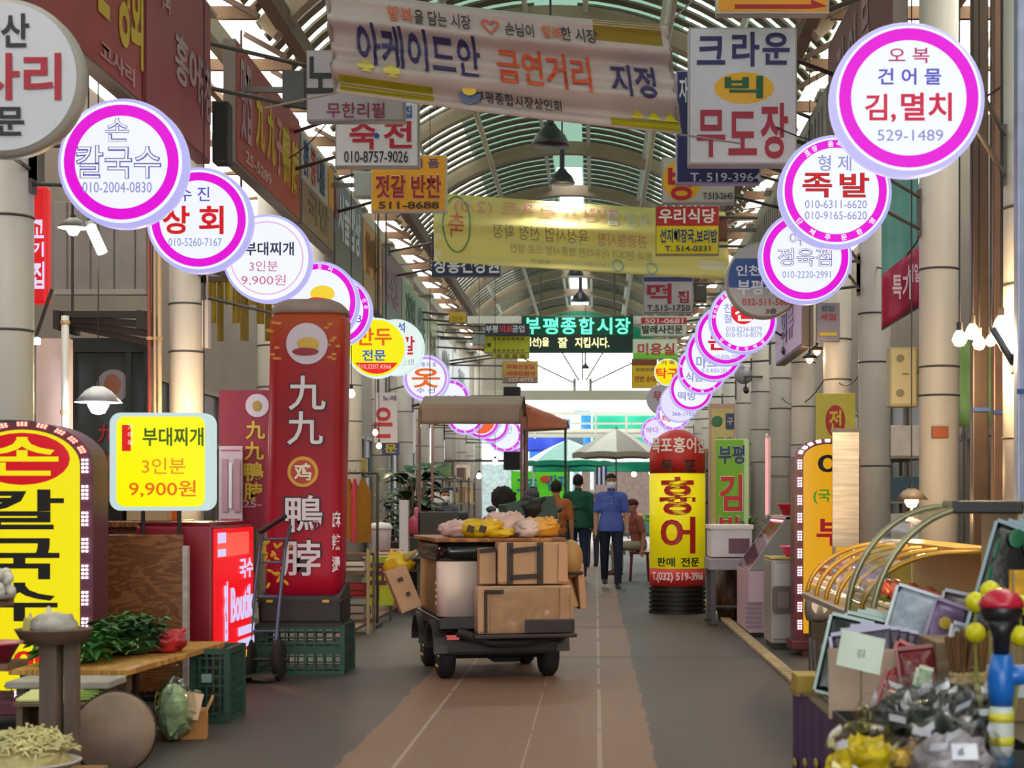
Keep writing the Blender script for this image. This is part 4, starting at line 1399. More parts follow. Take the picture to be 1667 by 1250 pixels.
MB().box((0, 0, .61), (.26, .24, .03), bev=.006).build('shelf', M('#7a5c44', .7, var=.3), t)
MB().box((.0, 0, .02), (.3, .3, .04)).build('foot', WG, t)
MB().box((-.02, .06, .83), (.05, .05, .42)).build('riser', WG, t)
MB().box((-.03, 0, .865), (.22, .2, .03), bev=.006).build('upper_shelf', M('#7a5c44', .7, var=.3), t)
t = thing('plastic_bowl', 'crimson plastic bowl on the lower shelf at the picture edge', 'bowl', (W(-2, 0, 6.6).x, 6.55, .627))
MB().lathe([(.05, 0), (.06, 0), (.1, .07), (.115, .075), (.115, .082), (.095, .08), (.055, .012), (0, .012)], seg=28).build('bowl', M('#8f1430', .35), t, True)
MB().lathe([(.108, .073), (.118, .078), (.108, .084)], seg=28).build('rim', M('#c86a78', .35), t, True)
t = thing('rice_cake_heap', 'white rice cake heap on the upper shelf at the picture edge', 'food', (W(-14, 0, 6.6).x, 6.6, .883))
mb = MB()
for k in range(26):
    mb.ball((rnd.uniform(-.07, .07), rnd.uniform(-.07, .07), .02 + rnd.random() * .1), .026, seg=8, rng=6)
mb.build('cakes', M('#cfcac0', .5), t, True)
MB().lathe([(0, 0), (.09, 0), (.1, .02), (.09, .015), (0, .01)], seg=24).build('dish', M('#8a8078', .5), t, True)

# bean sprouts in a basin, wooden bench under
t = thing('low_bench', 'low wooden bench carrying the bean sprout basin', 'bench', (W(40, 0, 6.2).x, 6.2, 0))
zb = W(0, 1262, 6.2).z
MB().box((0, 0, zb - .02), (.5, .5, .04), bev=.006).build('tabletop', M('#8a6236', .7, var=.25, stretch=(1, 6, 1)), t)
for x in (-.2, .2):
    for y in (-.2, .2):
        MB().box((x, y, (zb - .04) / 2), (.05, .05, zb - .04)).build('leg', M('#7a5228', .7), t)
t = thing('sprout_basin', 'shallow basin heaped with pale yellow bean sprouts', 'basin', (W(40, 0, 6.2).x, 6.2, zb))
MB().lathe([(.14, 0), (.2, .05), (.215, .055), (.2, .06), (.13, .012), (0, .012)], seg=32).build('basin', M('#b8b2ac', .4), t, True)
mb = MB().ball((0, 0, .05), (.17, .17, .1), amp=.2, freq=3, zmin=-.03)
mb.build('sprout_core', M('#b8ab74', .7, var=.3, scale=30), t)
mb = MB()
for k in range(420):
    a, q = rnd.random() * 2 * PI, math.sqrt(rnd.random()) * .18
    z = .05 + .115 * math.sqrt(max(0, 1 - (q / .2) ** 2)) + rnd.uniform(-.01, .012)
    p = Vector((q * math.cos(a), q * math.sin(a), z))
    dv = Vector((rnd.uniform(-1, 1), rnd.uniform(-1, 1), rnd.uniform(-.3, .5))).normalized() * rnd.uniform(.02, .035)
    mb.path([p - dv, p + Vector((0, 0, .006)), p + dv], [.0035, .004, .003], 5)
    if k % 2 == 0:
        mb.ball(p + dv, (.008, .006, .005), seg=6, rng=4)
o = mb.build('bean_sprouts', M('#d3c98e', .5, var=.2), t, True)
o['kind'] = 'stuff'
# orange-legged bench under the arched sign
t = thing('tool_chest', 'amber plastic drawer chest under the arched yellow sign', 'drawer chest', (W(134, 0, 8.6).x, 8.6, 0))
MB().box((0, 0, .18), (.1, .3, .36), bev=.01).build('body', M('#a8701c', .4), t)
for z in (.09, .2, .3):
    dr = MB().box((0, -.155, z), (.085, .012, .08), bev=.003).build('drawer', M('#c08424', .35), t)
    MB().ball((0, -.166, z), .008, seg=8, rng=6).build('knob', M('#d8d4cc', .4), dr)
# ================================================================ right side of the way
# yellow inflatable column with red dome
d = 18.55
s = d / F
cx = W(1105, 0, d).x
t = thing('inflatable_column', 'round yellow skate shop column with red dome top and red letters', 'advertising column', (cx, d + .33, 0))
r = .33
zr = W(0, 770, d).z
z0 = W(0, 955, d).z
prof = []
for k in range(6):
    zz = z0 * k / 6
    prof += [(r * 1.02, zz), (r * 1.02, zz + z0 / 6 * .62), (r * .93, zz + z0 / 6 * .66), (r * .93, zz + z0 / 6 * .96)]
MB().lathe([(0, 0)] + prof + [(0, z0)], seg=40).build('base_rings', M('#17150f', .5), t)
zb2 = W(0, 926, d).z
MB().lathe([(r, z0), (r, zb2)], seg=40).build('red_foot', M('#cf2a28', .45), t, True)
MB().lathe([(r, zb2), (r * 1.0, zr)], seg=40).build('sleeve', glow('#e8d60c', .32), t, True)
t.children[-1].data.materials[0] = M('#ecdc0a', .45, emit=.18)
zt = W(0, 697, d).z
MB().lathe([(r, zr), (r, zr + .2)] + [(r * math.cos(a), zr + .2 + (zt - zr - .2) * math.sin(a)) for a in [R(9 * k) for k in range(1, 11)]], seg=40).build('dome', M('#b8221f', .5, var=.1), t, True)


def wrap_text(tx, px, py, w, h, col, bold=.03):
    me, _, _ = glyphs(tx, bold)
    mb = MB()
    mb.b.from_mesh(me)
    bmesh.ops.subdivide_edges(mb.b, edges=[e for e in mb.b.edges if e.calc_length() > .12], cuts=2)
    for v in mb.b.verts:
        x = (px - 1105) * s + v.co.x * w * s
        z = W(0, py, d).z + v.co.z * h * s
        a = max(-1.4, min(1.4, x / r))
        rr = r + .004 - v.co.y * .004
        v.co = (rr * math.sin(a), -rr * math.cos(a), z)
    mb.build('lettering', M(col, .5), t)


for tx, x, y, w, h, c in (('목포홍어집', 1105, 724, 104, 26, '#e6dad4'), ('목', 1085, 758, 22, 20, '#2c2418'), ('포', 1124, 758, 24, 20, '#2c2418'), ('홍', 1103, 807, 62, 62, '#b31a18'), ('어', 1104, 871, 60, 60, '#b31a18'), ('판매', 1083, 915, 32, 15, '#2c2812'), ('전문', 1125, 915, 34, 15, '#2c2812'), ('T.(032) 519-3966', 1104, 940, 100, 17, '#f2dcdc')):
    wrap_text(tx, x, y, w, h, c)

# cream pillar board with cabbage picture, green seaweed roll board
d = 21.0
s = d / F
t = thing('pillar_board', 'cream pillar board with green cabbage picture and navy letters', 'sign', W(1176, 770, d))
MB().box((0, .1, 0), (42 * s, .2, 226 * s)).build('casing', M('#c0a090', .5), t)
MB().box((0, -.005, 10 * s), (36 * s, .01, 190 * s)).build('face', M('#d3c47c', .5, var=.1), t)
MB().ball((-9 * s, -.014, 84 * s), (9 * s, .006, 9 * s), amp=.3).build('cabbage_picture', M('#3f7a54', .5), t)
MB().box((12 * s, -.012, 84 * s), (14 * s, .006, 26 * s)).build('navy_patch', M('#3b4668', .5), t)
lettering(t, [('고추', 1180, 718, 30, 14, '#5a7a5a', .02), ('구', 1188, 686, 10, 12, '#c0c4d0', .02)], -.016, s, 1176, 770)
MB().box((0, .1, -226 * s / 2 - .12), (.06, .1, W(0, 883, d).z - .0)).build('post', M('#8a7a70', .5), t)
d = 18.9
s = d / F
t = thing('standing_board', 'green board with big red and navy seaweed roll letters beside the yellow column', 'sign', W(1192, 793, d), R(-14))
MB().box((0, .03, 0), (54 * s, .06, 158 * s)).build('board', M('#b8d49a', .45), t)
MB().box((-4 * s, -.004, 0), (45 * s, .008, 154 * s)).build('green_ground', M('#6fae1c', .45), t)
lettering(t, [('부평', 1191, 740, 44, 32, '#d8e4d8', .07), ('부평', 1191, 740, 43, 31, '#23306a', .03), ('김', 1190, 802, 40, 62, '#e8e0d0', .08), ('김', 1190, 802, 38, 60, '#bc2230', .05), ('밥', 1190, 856, 40, 34, '#e8e0d0', .08), ('밥', 1190, 856, 38, 32, '#bc2230', .05)], -.012, s, 1192, 793)
zl = W(0, 872, d).z
for x in (-.14, .14):
    MB().box((x, .05, -79 * s - zl / 2), (.03, .03, zl)).build('leg', M('#7a7468', .5), t)

# potted fern on the low stand next to it
rnd = random.Random(11)


def plant(name, label, loc, hpot, rpot, leaves, col, potcol):
    t = thing(name, label, 'plant', loc)
    MB().lathe([(0, 0), (rpot * .75, 0), (rpot, hpot * .95), (rpot * 1.08, hpot * .95), (rpot * 1.08, hpot), (rpot * .9, hpot), (rpot * .85, hpot * .85), (0, hpot * .85)], seg=24).build('pot', M(potcol, .5), t, True)
    ms, ml = MB(), MB()
    for (p, q, L_, wd) in leaves:
        ms.path([Vector((0, 0, hpot * .85)), Vector(p) * .5 + Vector((0, 0, hpot * .45)), Vector(p)], [.008, .006, .004], 5)
        n_ = 6
        dv = Vector(q).normalized()
        sd = dv.cross(Vector((0, 0, 1))).normalized()
        up = sd.cross(dv)

        def f(u, v):
            b_ = math.sin(PI * min(.999, max(.001, u)) ** .8)
            return Vector(p) + dv * L_ * u + sd * (v - .5) * wd * b_ + up * (.12 * L_ * math.sin(PI * u) - abs(v - .5) * wd * .2) - Vector((0, 0, 1)) * L_ * .25 * u * u
        ml.sheet(f, 6, 2)
    ms.build('stems', M('#5a4a30', .7), t)
    ml.build('leaves', M(col, .35, var=.3), t, True)
    return t


lv = []
for k in range(26):
    a = rnd.random() * 2 * PI
    p = (math.cos(a) * .04, math.sin(a) * .04, .26 + rnd.random() * .08)
    lv.append((p, (math.cos(a), math.sin(a), rnd.uniform(.1, 1.2)), rnd.uniform(.2, .34), .03))
t = thing('plant_stand', 'thin wooden stand under the spiky potted plant', 'stand', (W(1218, 0, 18.1).x, 18.1, 0))
MB().box((0, 0, .705), (.24, .24, .03)).build('top_board', M('#6a5a48', .6), t)
for x in (-.09, .09):
    MB().box((x, 0, .345), (.03, .2, .69)).build('leg', M('#6a5a48', .6), t)
plant('potted_fern', 'spiky potted plant between the green board and the neon tube', (W(1218, 0, 18.1).x, 18.1, .72), .16, .09, lv, '#4a7a34', '#6a5040')

# pale table with white freezer box
t = thing('steel_table', 'grey steel table with dark legs beside the yellow column', 'table', (1.42, 17.2, 0))
MB().box((0, 0, .645), (.46, .8, .12), bev=.01).build('tabletop', M('#9a8f96', .45, var=.15), t)
for x in (-.18, .18):
    for y in (-.34, .34):
        lg = MB().box((x, y, .295), (.05, .05, .59)).build('leg', M('#4d4648', .5), t)
        MB().box((x, y, .01), (.1, .1, .02)).build('foot', M('#3a3230', .6), lg)
MB().box((0, -.34, .2), (.36, .02, .02)).build('stretcher', M('#4d4648', .5), t)
t = thing('foam_box', 'white foam fish box with dark opening on the steel table', 'box', (1.44, 17.25, .706))
MB().box((0, 0, .16), (.44, .6, .3), bev=.012).build('body', M('#d9d2d2', .7, var=.1), t)
MB().box((0, 0, .33), (.47, .62, .05), bev=.01).build('lid', M('#e4dedd', .7), t)
MB().box((.08, -.305, .13), (.22, .012, .16)).build('opening', M('#6d4a5a', .6), t)
t = thing('wine_barrel', 'dark brown cask behind the steel table legs', 'barrel', (1.5, 17.75, 0))
MB().lathe([(0, 0), (.14, 0), (.18, .25), (.15, .56), (0, .56)], seg=20).build('staves', wood('#5b3a20', '#3a2412', 2, (4, 4, 1)), t, True)
MB().lathe([(.168, .1), (.176, .11), (.176, .14), (.168, .15)], seg=20).build('hoop', M('#2a2422', .5, .5), t)

# glass fronted chiller glowing pink
t = thing('display_chiller', 'pinkish white meat chiller with slanted glass front', 'chiller', (1.72, 16.0, 0))
PK = M('#c9a9b6', .4)
MB().box((0, 0, .34), (.5, 1.3, .6), bev=.015).build('cabinet', PK, t)
MB().box((0, 0, .03), (.46, 1.24, .06)).build('plinth', M('#2a2424', .6), t)
mb = MB()
for k in range(6):
    mb.box((-.2 + .05 * (k % 1), -.655, .1 + .045 * k), (.16, .012, .028))
mb.build('grille', M('#8f7a86', .5), t)
MB().prism([(-.25, .64), (.25, .64), (.25, 1.12), (.12, 1.16)], -.65, -.6).build('end_panel', M('#8f8a86', .4), t)
MB().prism([(-.25, .64), (.25, .64), (.25, 1.12), (.12, 1.16)], .6, .65).build('end_panel', M('#8f8a86', .4), t)
mb = MB()
mb.sheet(lambda u, v: (-.25 + .37 * u, -.6 + 1.2 * v, .64 + .52 * u), 1, 1, .006)
mb.build('front_glass', clear('#f6dce6', .25), t)
MB().box((.185, 0, 1.15), (.16, 1.3, .035)).build('top_rail', M('#cbbfc4', .4), t)
MB().tube((.1, -.55, 1.11), (.1, .55, 1.11), .015).build('pink_lamp', glow('#ff9ab8', 2.5), t)
for k in range(3):
    u = thing('meat_tray', ('tray of pink meat at the near end of the chiller', 'tray of pink meat in the middle of the chiller', 'tray of pink meat at the far end of the chiller')[k], 'tray', (1.74, 15.62 + .38 * k, .645), 0, 'meat trays in the chiller')
    MB().box((0, 0, .012), (.34, .32, .024), bev=.006).build('tray', M('#e0d8d8', .4), u)
    mb = MB()
    for j in range(5):
        mb.ball((-.12 + .06 * j, .02 * (-1) ** j, .045), (.04, .12, .025), amp=.2, freq=3, seg=10, rng=6)
    mb.build('meat', M('#d8648a', .4, var=.2), u, True)
p = W(1249, 0, 16.9)
t = thing('neon_tube', 'upright pink neon tube against the column', 'lamp', (p.x, 16.95, W(0, 840, 16.95).z))
zl = (840 - 710) * 16.95 / F
MB().tube((0, 0, 0), (0, 0, zl), .016).build('tube', glow('#ff8a8a', 1.6), t)
MB().box((.03, 0, zl / 2), (.02, .04, zl)).build('backing', M('#d8c4c8', .5), t)
MB().box((.4, .12, zl * .5), (.72, .03, .03)).build('bracket', M('#6a6460', .5), t)
MB().box((.04, .06, zl * .5), (.03, .14, .03)).build('bracket', M('#6a6460', .5), t)
for z in (0, zl):
    MB().cap((0, 0, z - .01), (0, 0, z + .01), .02, .02, 8).build('end_cap', M('#c8c0c0', .4), t)
for k, (px, py, dd, lb) in enumerate(((1283, 815, 15.3, 'red plastic basin stacked on the chiller top'), (1281, 878, 14.9, 'hot pink basin on the steel cabinet'))):
    p = W(px, py, dd)
    z_ = 1.169 if k == 0 else .79
    t = thing('plastic_basin', lb, 'basin', (p.x + (.06 if k == 0 else .02), dd + (.15 if k == 0 else -.55), z_))
    MB().lathe([(0, 0), (.09, 0), (.14, .1), (.155, .11), (.135, .105), (.085, .012), (0, .012)], seg=28).build('bowl', M(('#d81c30', '#e83a86')[k], .35), t, True)
    MB().lathe([(.143, .1), (.158, .107), (.143, .114)], seg=28).build('rim', M(('#e83a48', '#f05a98')[k], .35), t, True)

# steel cabinet with pull handle
t = thing('steel_cabinet', 'narrow grey steel cabinet with a rounded handle plate before the chiller', 'cabinet', (1.76, 14.35, 0))
MB().box((0, 0, .42), (.44, .6, .74), bev=.015).build('body', M('#a39a98', .35, .3, var=.1), t)
MB().box((0, 0, .025), (.4, .56, .05)).build('plinth', M('#2a2625', .6), t)
dr = MB().box((-.06, -.31, .42), (.28, .02, .66), bev=.006).build('door', M('#b0a6a2', .3, .3), t)
MB().prism([(x - .12, z + .44) for x, z in rrect(.09, .12, .03)], -.37, -.32).build('handle', M('#5d4f49', .4), dr)
MB().prism([(x - .12, z + .44) for x, z in rrect(.05, .07, .02)], -.376, -.369).build('handle_plate', M('#7d6e66', .4), dr)
MB().box((0, 0, .8), (.45, .61, .015)).build('worktop', M('#b3a24c', .5), t)

# arched LED sign, amber
d = 13.6
arch_sign('arched_light_sign', 'arched amber shop sign with dark red frame and white LEDs on the right side', W(1290, 0, d).x, W(1396, 0, d).x, W(0, 715, d).z, d, W(0, 1040, d).z, '#e0a010', '#5c1422', [
    ('어', 1352, 758, 50, 40, '#171410', .04), ('(국산)', 1348, 808, 56, 24, '#2c8a1e', .02), ('부', 1350, 866, 50, 44, '#9a1424', .04), ('속', 1350, 925, 50, 44, '#9a1424', .04)], 1343, d / F, red_top=False)
# stainless screen catching warm light
d = 12.7
a, b_ = W(1355, 702, d), W(1398, 885, d)
t = thing('steel_screen', 'brushed stainless splash screen before the amber arched sign', 'screen', ((a.x + b_.x) / 2, d, 0))
zt_ = a.z
MB().box((0, 0, zt_ - .46), (b_.x - a.x, .02, .92)).build('sheet', M('#8a847c', .36, 1.0, var=.3, scale=3, stretch=(1, 1, 12)), t)
MB().box((0, 0, zt_ + .006), (b_.x - a.x + .02, .03, .03)).build('top_edge', M('#4a4846', .4, .7), t)
for x in (-.09, .09):
    MB().box((x, .01, (zt_ - .92) / 2), (.025, .025, zt_ - .9)).build('leg', M('#6a6460', .4, .7), t)

# curved glass showcases in a row
def showcase(label, x0, x1, y0, y1, z0, z1, base, rail, nfr, glasscol='#f0ecd2'):
    t = thing('glass_showcase', label, 'showcase', (x0, y0, 0), 0, 'curved glass showcases')
    w, h, l = x1 - x0, z1 - z0, y1 - y0

    def prof(u, k=1.0):
        a = PI / 2 * u
        return (w * .62 * (1 - math.cos(a) ** .9) if False else w * .7 * (1 - math.sin(PI / 2 - a) ** 1.0) , z0 + h * math.sin(a))
    pts = [(w * .7 * (1 - math.cos(PI / 2 * i / 14)), z0 + h * math.sin(PI / 2 * i / 14)) for i in range(15)] + [(w, z1)]
    MB().box((w / 2 + .08, l / 2, z0 / 2 + .02), (w - .2, l - .02, z0 - .04), bev=.012).build('cabinet', M(base, .35, .3, var=.1), t)
    MB().box((w / 2 + .04, l / 2, .03), (w - .1, l - .06, .06)).build('plinth', M('#241f1d', .6), t)
    MB().box((w / 2 - .02, l / 2, z0), (w + .04, l, .035), bev=.006).build('deck', M('#a9a49c', .3, .5), t)
    mb = MB()
    mb.rings([[Vector((x, y, z)) for x, z in pts] for y in (.01, l - .01)], close=False, cap=False)
    mb.build('curved_glass', clear(glasscol, .18), t, True)
    for k in range(nfr):
        y = l * k / (nfr - 1)
        mb = MB()
        mb.path([(x, y, z) for x, z in pts], .016, 6)
        mb.build('arched_frame', M(rail, .3, .5), t, True)
    MB().box((w - .02, l / 2, z0 + h / 2), (.02, l, h)).build('back_panel', M('#b8a070', .4), t)
    MB().box((w * .85, l / 2, z1 + .01), (w * .34, l, .03)).build('top_panel', M(rail, .35, .4), t)
    return t


showcase('gold-framed curved glass meat showcase beyond the laver packs', 1.39, 2.12, 8.4, 10.5, .68, 1.02, '#5a544e', '#c9963c', 6)
showcase('tall curved glass showcase with black top bar over the dried goods stall', 1.18, 1.84, 6.85, 7.5, .72, 1.265, '#5f5a56', '#8f8a6c', 2, '#dfe8cf')
q = bpy.data.objects['glass_showcase.001']
MB().box((.5, .0, .56), (.3, .05, .055), bev=.008).build('black_bar', M('#151210', .4), q).location = (0, 0, .7)
for k in range(4):
    u = thing('meat_tray', ('tray of red meat nearest in the gold-framed showcase', 'second tray of red meat in the gold-framed showcase', 'third tray of red meat in the gold-framed showcase', 'furthest tray of red meat in the gold-framed showcase')[k], 'tray', (1.78, 8.7 + .5 * k, .70), 0, 'meat trays in the gold-framed showcase')
    MB().box((0, 0, .012), (.36, .42, .024), bev=.006).build('tray', M('#d9d4ca', .4), u)
    mb = MB()
    for j in range(6):
        mb.ball((-.12 + .05 * j, .03 * (-1) ** j, .06), (.04, .15, .04), amp=.25, freq=3, seg=10, rng=6, seed=j)
    mb.build('meat', M('#c4503f', .4, var=.3), u, True)
    mb = leafy(MB(), 60, (0, -.2, .02), (.17, .02, .04), .04, rnd)
    mb.build('garnish', M('#6f8f3a', .5), u)
t = thing('kitchen_scale', 'rounded grey scale on a thin stand by the foot of the amber arched sign', 'scale', (1.6, 11.5, .0))
MB().box((0, 0, .22), (.12, .14, .44), bev=.01).build('stand', M('#3a302c', .6), t)
MB().lathe([(0, .44), (.085, .44), (.1, .5), (.095, .6), (.05, .66), (0, .67)], (0, 0, 0), 28).build('body', M('#9d9896', .35, .5), t, True)
MB().lathe([(0, -.096), (.06, -.096), (.06, -.09), (0, -.09)], (0, 0, .55), 24, 'Y').build('dial', M('#d4d0d0', .4), t)
# ================================================================ dried goods stall in the right foreground
rnd = random.Random(21)
t = thing('stall_table', 'market table under a dark purple cloth in the right foreground', 'table', (1.62, 5.35, 0))
MB().box((0, 0, .46), (1.5, 2.9, .05), bev=.008).build('tabletop', M('#6a5a48', .7), t)
for x in (-.65, .65):
    for y in (-1.3, 1.3):
        MB().box((x, y, .22), (.06, .06, .44)).build('leg', M('#5a5048', .6), t)


def skirt(u, v):
    ang = u
    if u < .5:
        x, y = -.78, 1.48 - 2.96 * (u * 2)
        q = y
    else:
        x, y = -.78 + 1.56 * ((u - .5) * 2), -1.48
        q = x
    return (x + (.015 * math.sin(q * 26) * (1 - v) if u < .5 else 0), y + (.015 * math.sin(q * 26) * (1 - v) if u >= .5 else 0), .03 + .47 * v)


MB().sheet(skirt, 120, 4).build('purple_skirt', M('#3f1d52', .7, var=.2), t, True)
mb = MB()
for k in range(9):
    mb.ball((-.792, 1.3 - .32 * k, .2 + .05 * (k % 3)), (.006, .05, .018), seg=10, rng=6)
mb.build('skirt_print', M('#a58a2a', .6), t)
ZT = .486

t = thing('wooden_tray', 'yellowish wooden tray end sticking out at the far corner of the stall', 'tray', (W(1314, 0, 6.7).x, 6.66, 0))
zt_ = W(0, 1100, 6.7).z
MB().box((.04, 0, zt_ - .02), (.2, .2, .07), bev=.004).build('tray', M('#a88a2c', .55, var=.2), t)
MB().box((.04, 0, zt_ - .06), (.21, .21, .02)).build('bottom_edge', M('#8a7040', .6), t)
MB().box((.06, 0, (zt_ - .07) / 2), (.1, .12, zt_ - .07)).build('leg', M('#4a2a5a', .6), t)


def packet(name, label, cat, loc, w, h, th, col, rot, group=None, edge='#c9d8d6', film_=True, art=None, rough=.25):
    """a pillow packet standing on its short edge, leaned by rot"""
    t = thing(name, label, cat, loc, 0, group)
    t.rotation_euler = rot
    sd = rnd.random() * 50

    def f(sgn):
        def g(u, v):
            a = math.sin(PI * u) ** .5 * math.sin(PI * v) ** .5
            n_ = mnoise.noise(Vector((u * 3, v * 3, sd))) * .35 + 1
            return ((u - .5) * w, sgn * th / 2 * a * n_, v * h)
        return g
    mb = MB().sheet(f(-1), 12, 14).sheet(f(1), 12, 14)
    bmesh.ops.remove_doubles(mb.b, verts=mb.b.verts, dist=.0005)
    mb.build('packet', M(col, rough, var=.35, scale=20, bump=.25), t, True)
    MB().box((0, 0, h + .006), (w, .004, .014)).box((0, 0, -.004), (w, .004, .012)).box((-w / 2 - .004, 0, h / 2), (.012, .004, h)).build('sealed_edge', M(edge, .3), t)
    if art:
        mb = MB()
        for (x, z, a, b_) in art[1]:
            mb.ball((x * w, -th / 2 - .002, z * h), (a * w, .004, b_ * h), seg=14, rng=6)
        mb.build('printed_art', M(art[0], .35), t)
    return t


# laver packs in a slanted row
for k in range(4):
    p = W((1352, 1382, 1404, 1424)[k], 1105, 6.5)
    packet('laver_pack', ('black-green laver pack nearest the aisle in the slanted row', 'second laver pack from the aisle with white top edge', 'third laver pack from the aisle with white top edge', 'laver pack furthest from the aisle in the slanted row')[k], 'packet', (p.x + .0, 6.35 + .09 * k, ZT + .03), .17, .31, .035, '#16211f', (R(-14), R(13), R(-8)), 'laver packs in the slanted row', '#a9bebc', art=('#1f5a44', [(.1, .85, .2, .05), (-.15, .3, .12, .12)]))
t = thing('laver_rack', 'thin wire rack holding the slanted laver packs', 'rack', (W(1390, 0, 6.5).x, 6.45, ZT))
mb = MB()
for y in (-.2, .0, .2, .33):
    mb.path([(-.14, y, .22), (-.13, y, .012), (.13, y, .012), (.16, y, .2)], .005, 6)
mb.tube((-.13, -.2, .012), (-.13, .33, .012), .005).tube((.13, -.2, .012), (.13, .33, .012), .005)
mb.build('wire_frame', M('#9aa0a4', .3, .8), t)

# open carton with packets and a pale price card
p = W(1424, 1150, 5.9)
t = thing('carton', 'open pinkish carton full of silvery packets behind the price card', 'box', (p.x, 5.95, ZT), R(-12))
CB = M('#b39c8a', .75, var=.1)
for c, s_ in (((0, -.13, .13), (.3, .008, .26)), ((0, .13, .13), (.3, .008, .26)), ((-.15, 0, .13), (.008, .26, .26)), ((.15, 0, .13), (.008, .26, .26))):
    MB().box(c, s_).build('side_panel', CB, t)
MB().box((0, 0, .006), (.3, .26, .01)).build('bottom', CB, t)
for k in range(4):
    packet('dried_fish_packet', ('silvery dried fish packet at the front of the open carton', 'silvery dried fish packet second in the open carton', 'silvery dried fish packet third in the open carton', 'silvery dried fish packet at the back of the open carton')[k], 'packet', (p.x - .02 + .018 * k, 5.86 + .055 * k, ZT + .06), .22, .26, .035, '#4d4658', (R(-10), R(6 * (k - 1.5)), R(-12)), 'silvery packets in the open carton', '#a8a4c4', art=('#6a4a4a', [(0, .75, .25, .1)]))
t = thing('price_card', 'pale green price card leaning on the open carton', 'card', W(1396, 1082, 5.55))
MB().sheet(lambda u, v: ((u - .5) * .15 + .03 * v, .05 * v + .008 * math.sin(u * 5), v * .12 - .035 * u), 8, 4, .003).build('card', M('#bcc8ba', .6), t)
lettering(t, [('김', 0, 0, 30, 26, '#5a6a5a', 0)], -.0, .001, 0, 0, 0, ox=.01, oz=.04)
MB().tube((.02, .04, .0), (.02, .06, W(1396, 1082, 5.55).z * -1 + ZT + .002), .004).build('stick', M('#8a7a5a', .6), t)

# standing packets of several colours towards the back
BACK = [('tall silver-grey pouch leaning behind the stall beside the purple packet', 1460, 6.35, .24, .46, '#8f9cac', (R(-18), R(18), R(-5)), '#c4cdd8', None),
        ('purple and yellow packet leaning on the silver-grey pouch', 1500, 6.2, .13, .42, '#6f5a80', (R(-12), R(20), 0), '#a898b8', ('#b8982c', [(0, .55, .2, .08), (-.1, .8, .2, .06)])),
        ('crumpled clear packet of dark fish right of the purple one', 1548, 6.3, .18, .44, '#4a424a', (R(-15), R(12), 0), '#b8b8c4', ('#8a8a94', [(.1, .6, .2, .1)])),
        ('red wrapped packet left of the other red one', 1452, 5.75, .15, .29, '#8f2430', (R(-20), R(24), 0), '#b86a70', ('#d8a0a0', [(.1, .7, .12, .06)])),
        ('dark red wrapped packet right of the brighter red one', 1508, 5.7, .13, .27, '#6a1a1e', (R(-14), R(-6), 0), '#8a4a4a', ('#b82a24', [(.1, .62, .25, .16)])),
        ('narrow pale green packet between the red packets', 1484, 5.5, .05, .22, '#8fa88c', (R(-12), R(16), 0), '#c4d4c0', None),
        ('white paper pouch standing behind the brown twig bundle', 1540, 5.9, .09, .34, '#a4a6b0', (R(-8), R(14), 0), '#c4c6d0', None)]
for lb, px, dd, w, h, col, rot, ed, art in BACK:
    packet('food_packet', lb, 'packet', (W(px, 0, dd).x, dd, ZT + .004), w, h, .05, col, rot, 'packets standing on the stall', ed, art=art)
for k in range(3):
    pp = W(1662 + 26 * k, 0, 5.75)
    packet('seaweed_pack', ('tall black seaweed pack with white and green leaf edge, leftmost of the leaning three', 'tall black seaweed pack in the middle of the leaning three', 'tall black seaweed pack at the right picture edge')[k], 'packet', (pp.x - .08, 5.85 + .07 * k, ZT + .3), .2, .42, .05, '#15181a', (R(-10), R(20), R(6)), 'tall seaweed packs', '#93a8b4', art=('#0f5a3a', [(-.42, .25, .05, .1), (-.42, .5, .05, .1), (-.42, .75, .05, .1), (-.1, .9, .16, .09), (.2, .88, .14, .1), (.36, .7, .1, .1)]))
t = thing('packet_box', 'brown carton carrying the tall seaweed packs', 'box', (W(1640, 0, 5.85).x - .06, 5.93, ZT))
MB().box((0, 0, .145), (.44, .34, .29), bev=.006).build('body', M('#7a6248', .7, var=.15), t)
MB().box((0, -.172, .15), (.3, .004, .12)).build('label_patch', M('#a9b4bc', .5), t)


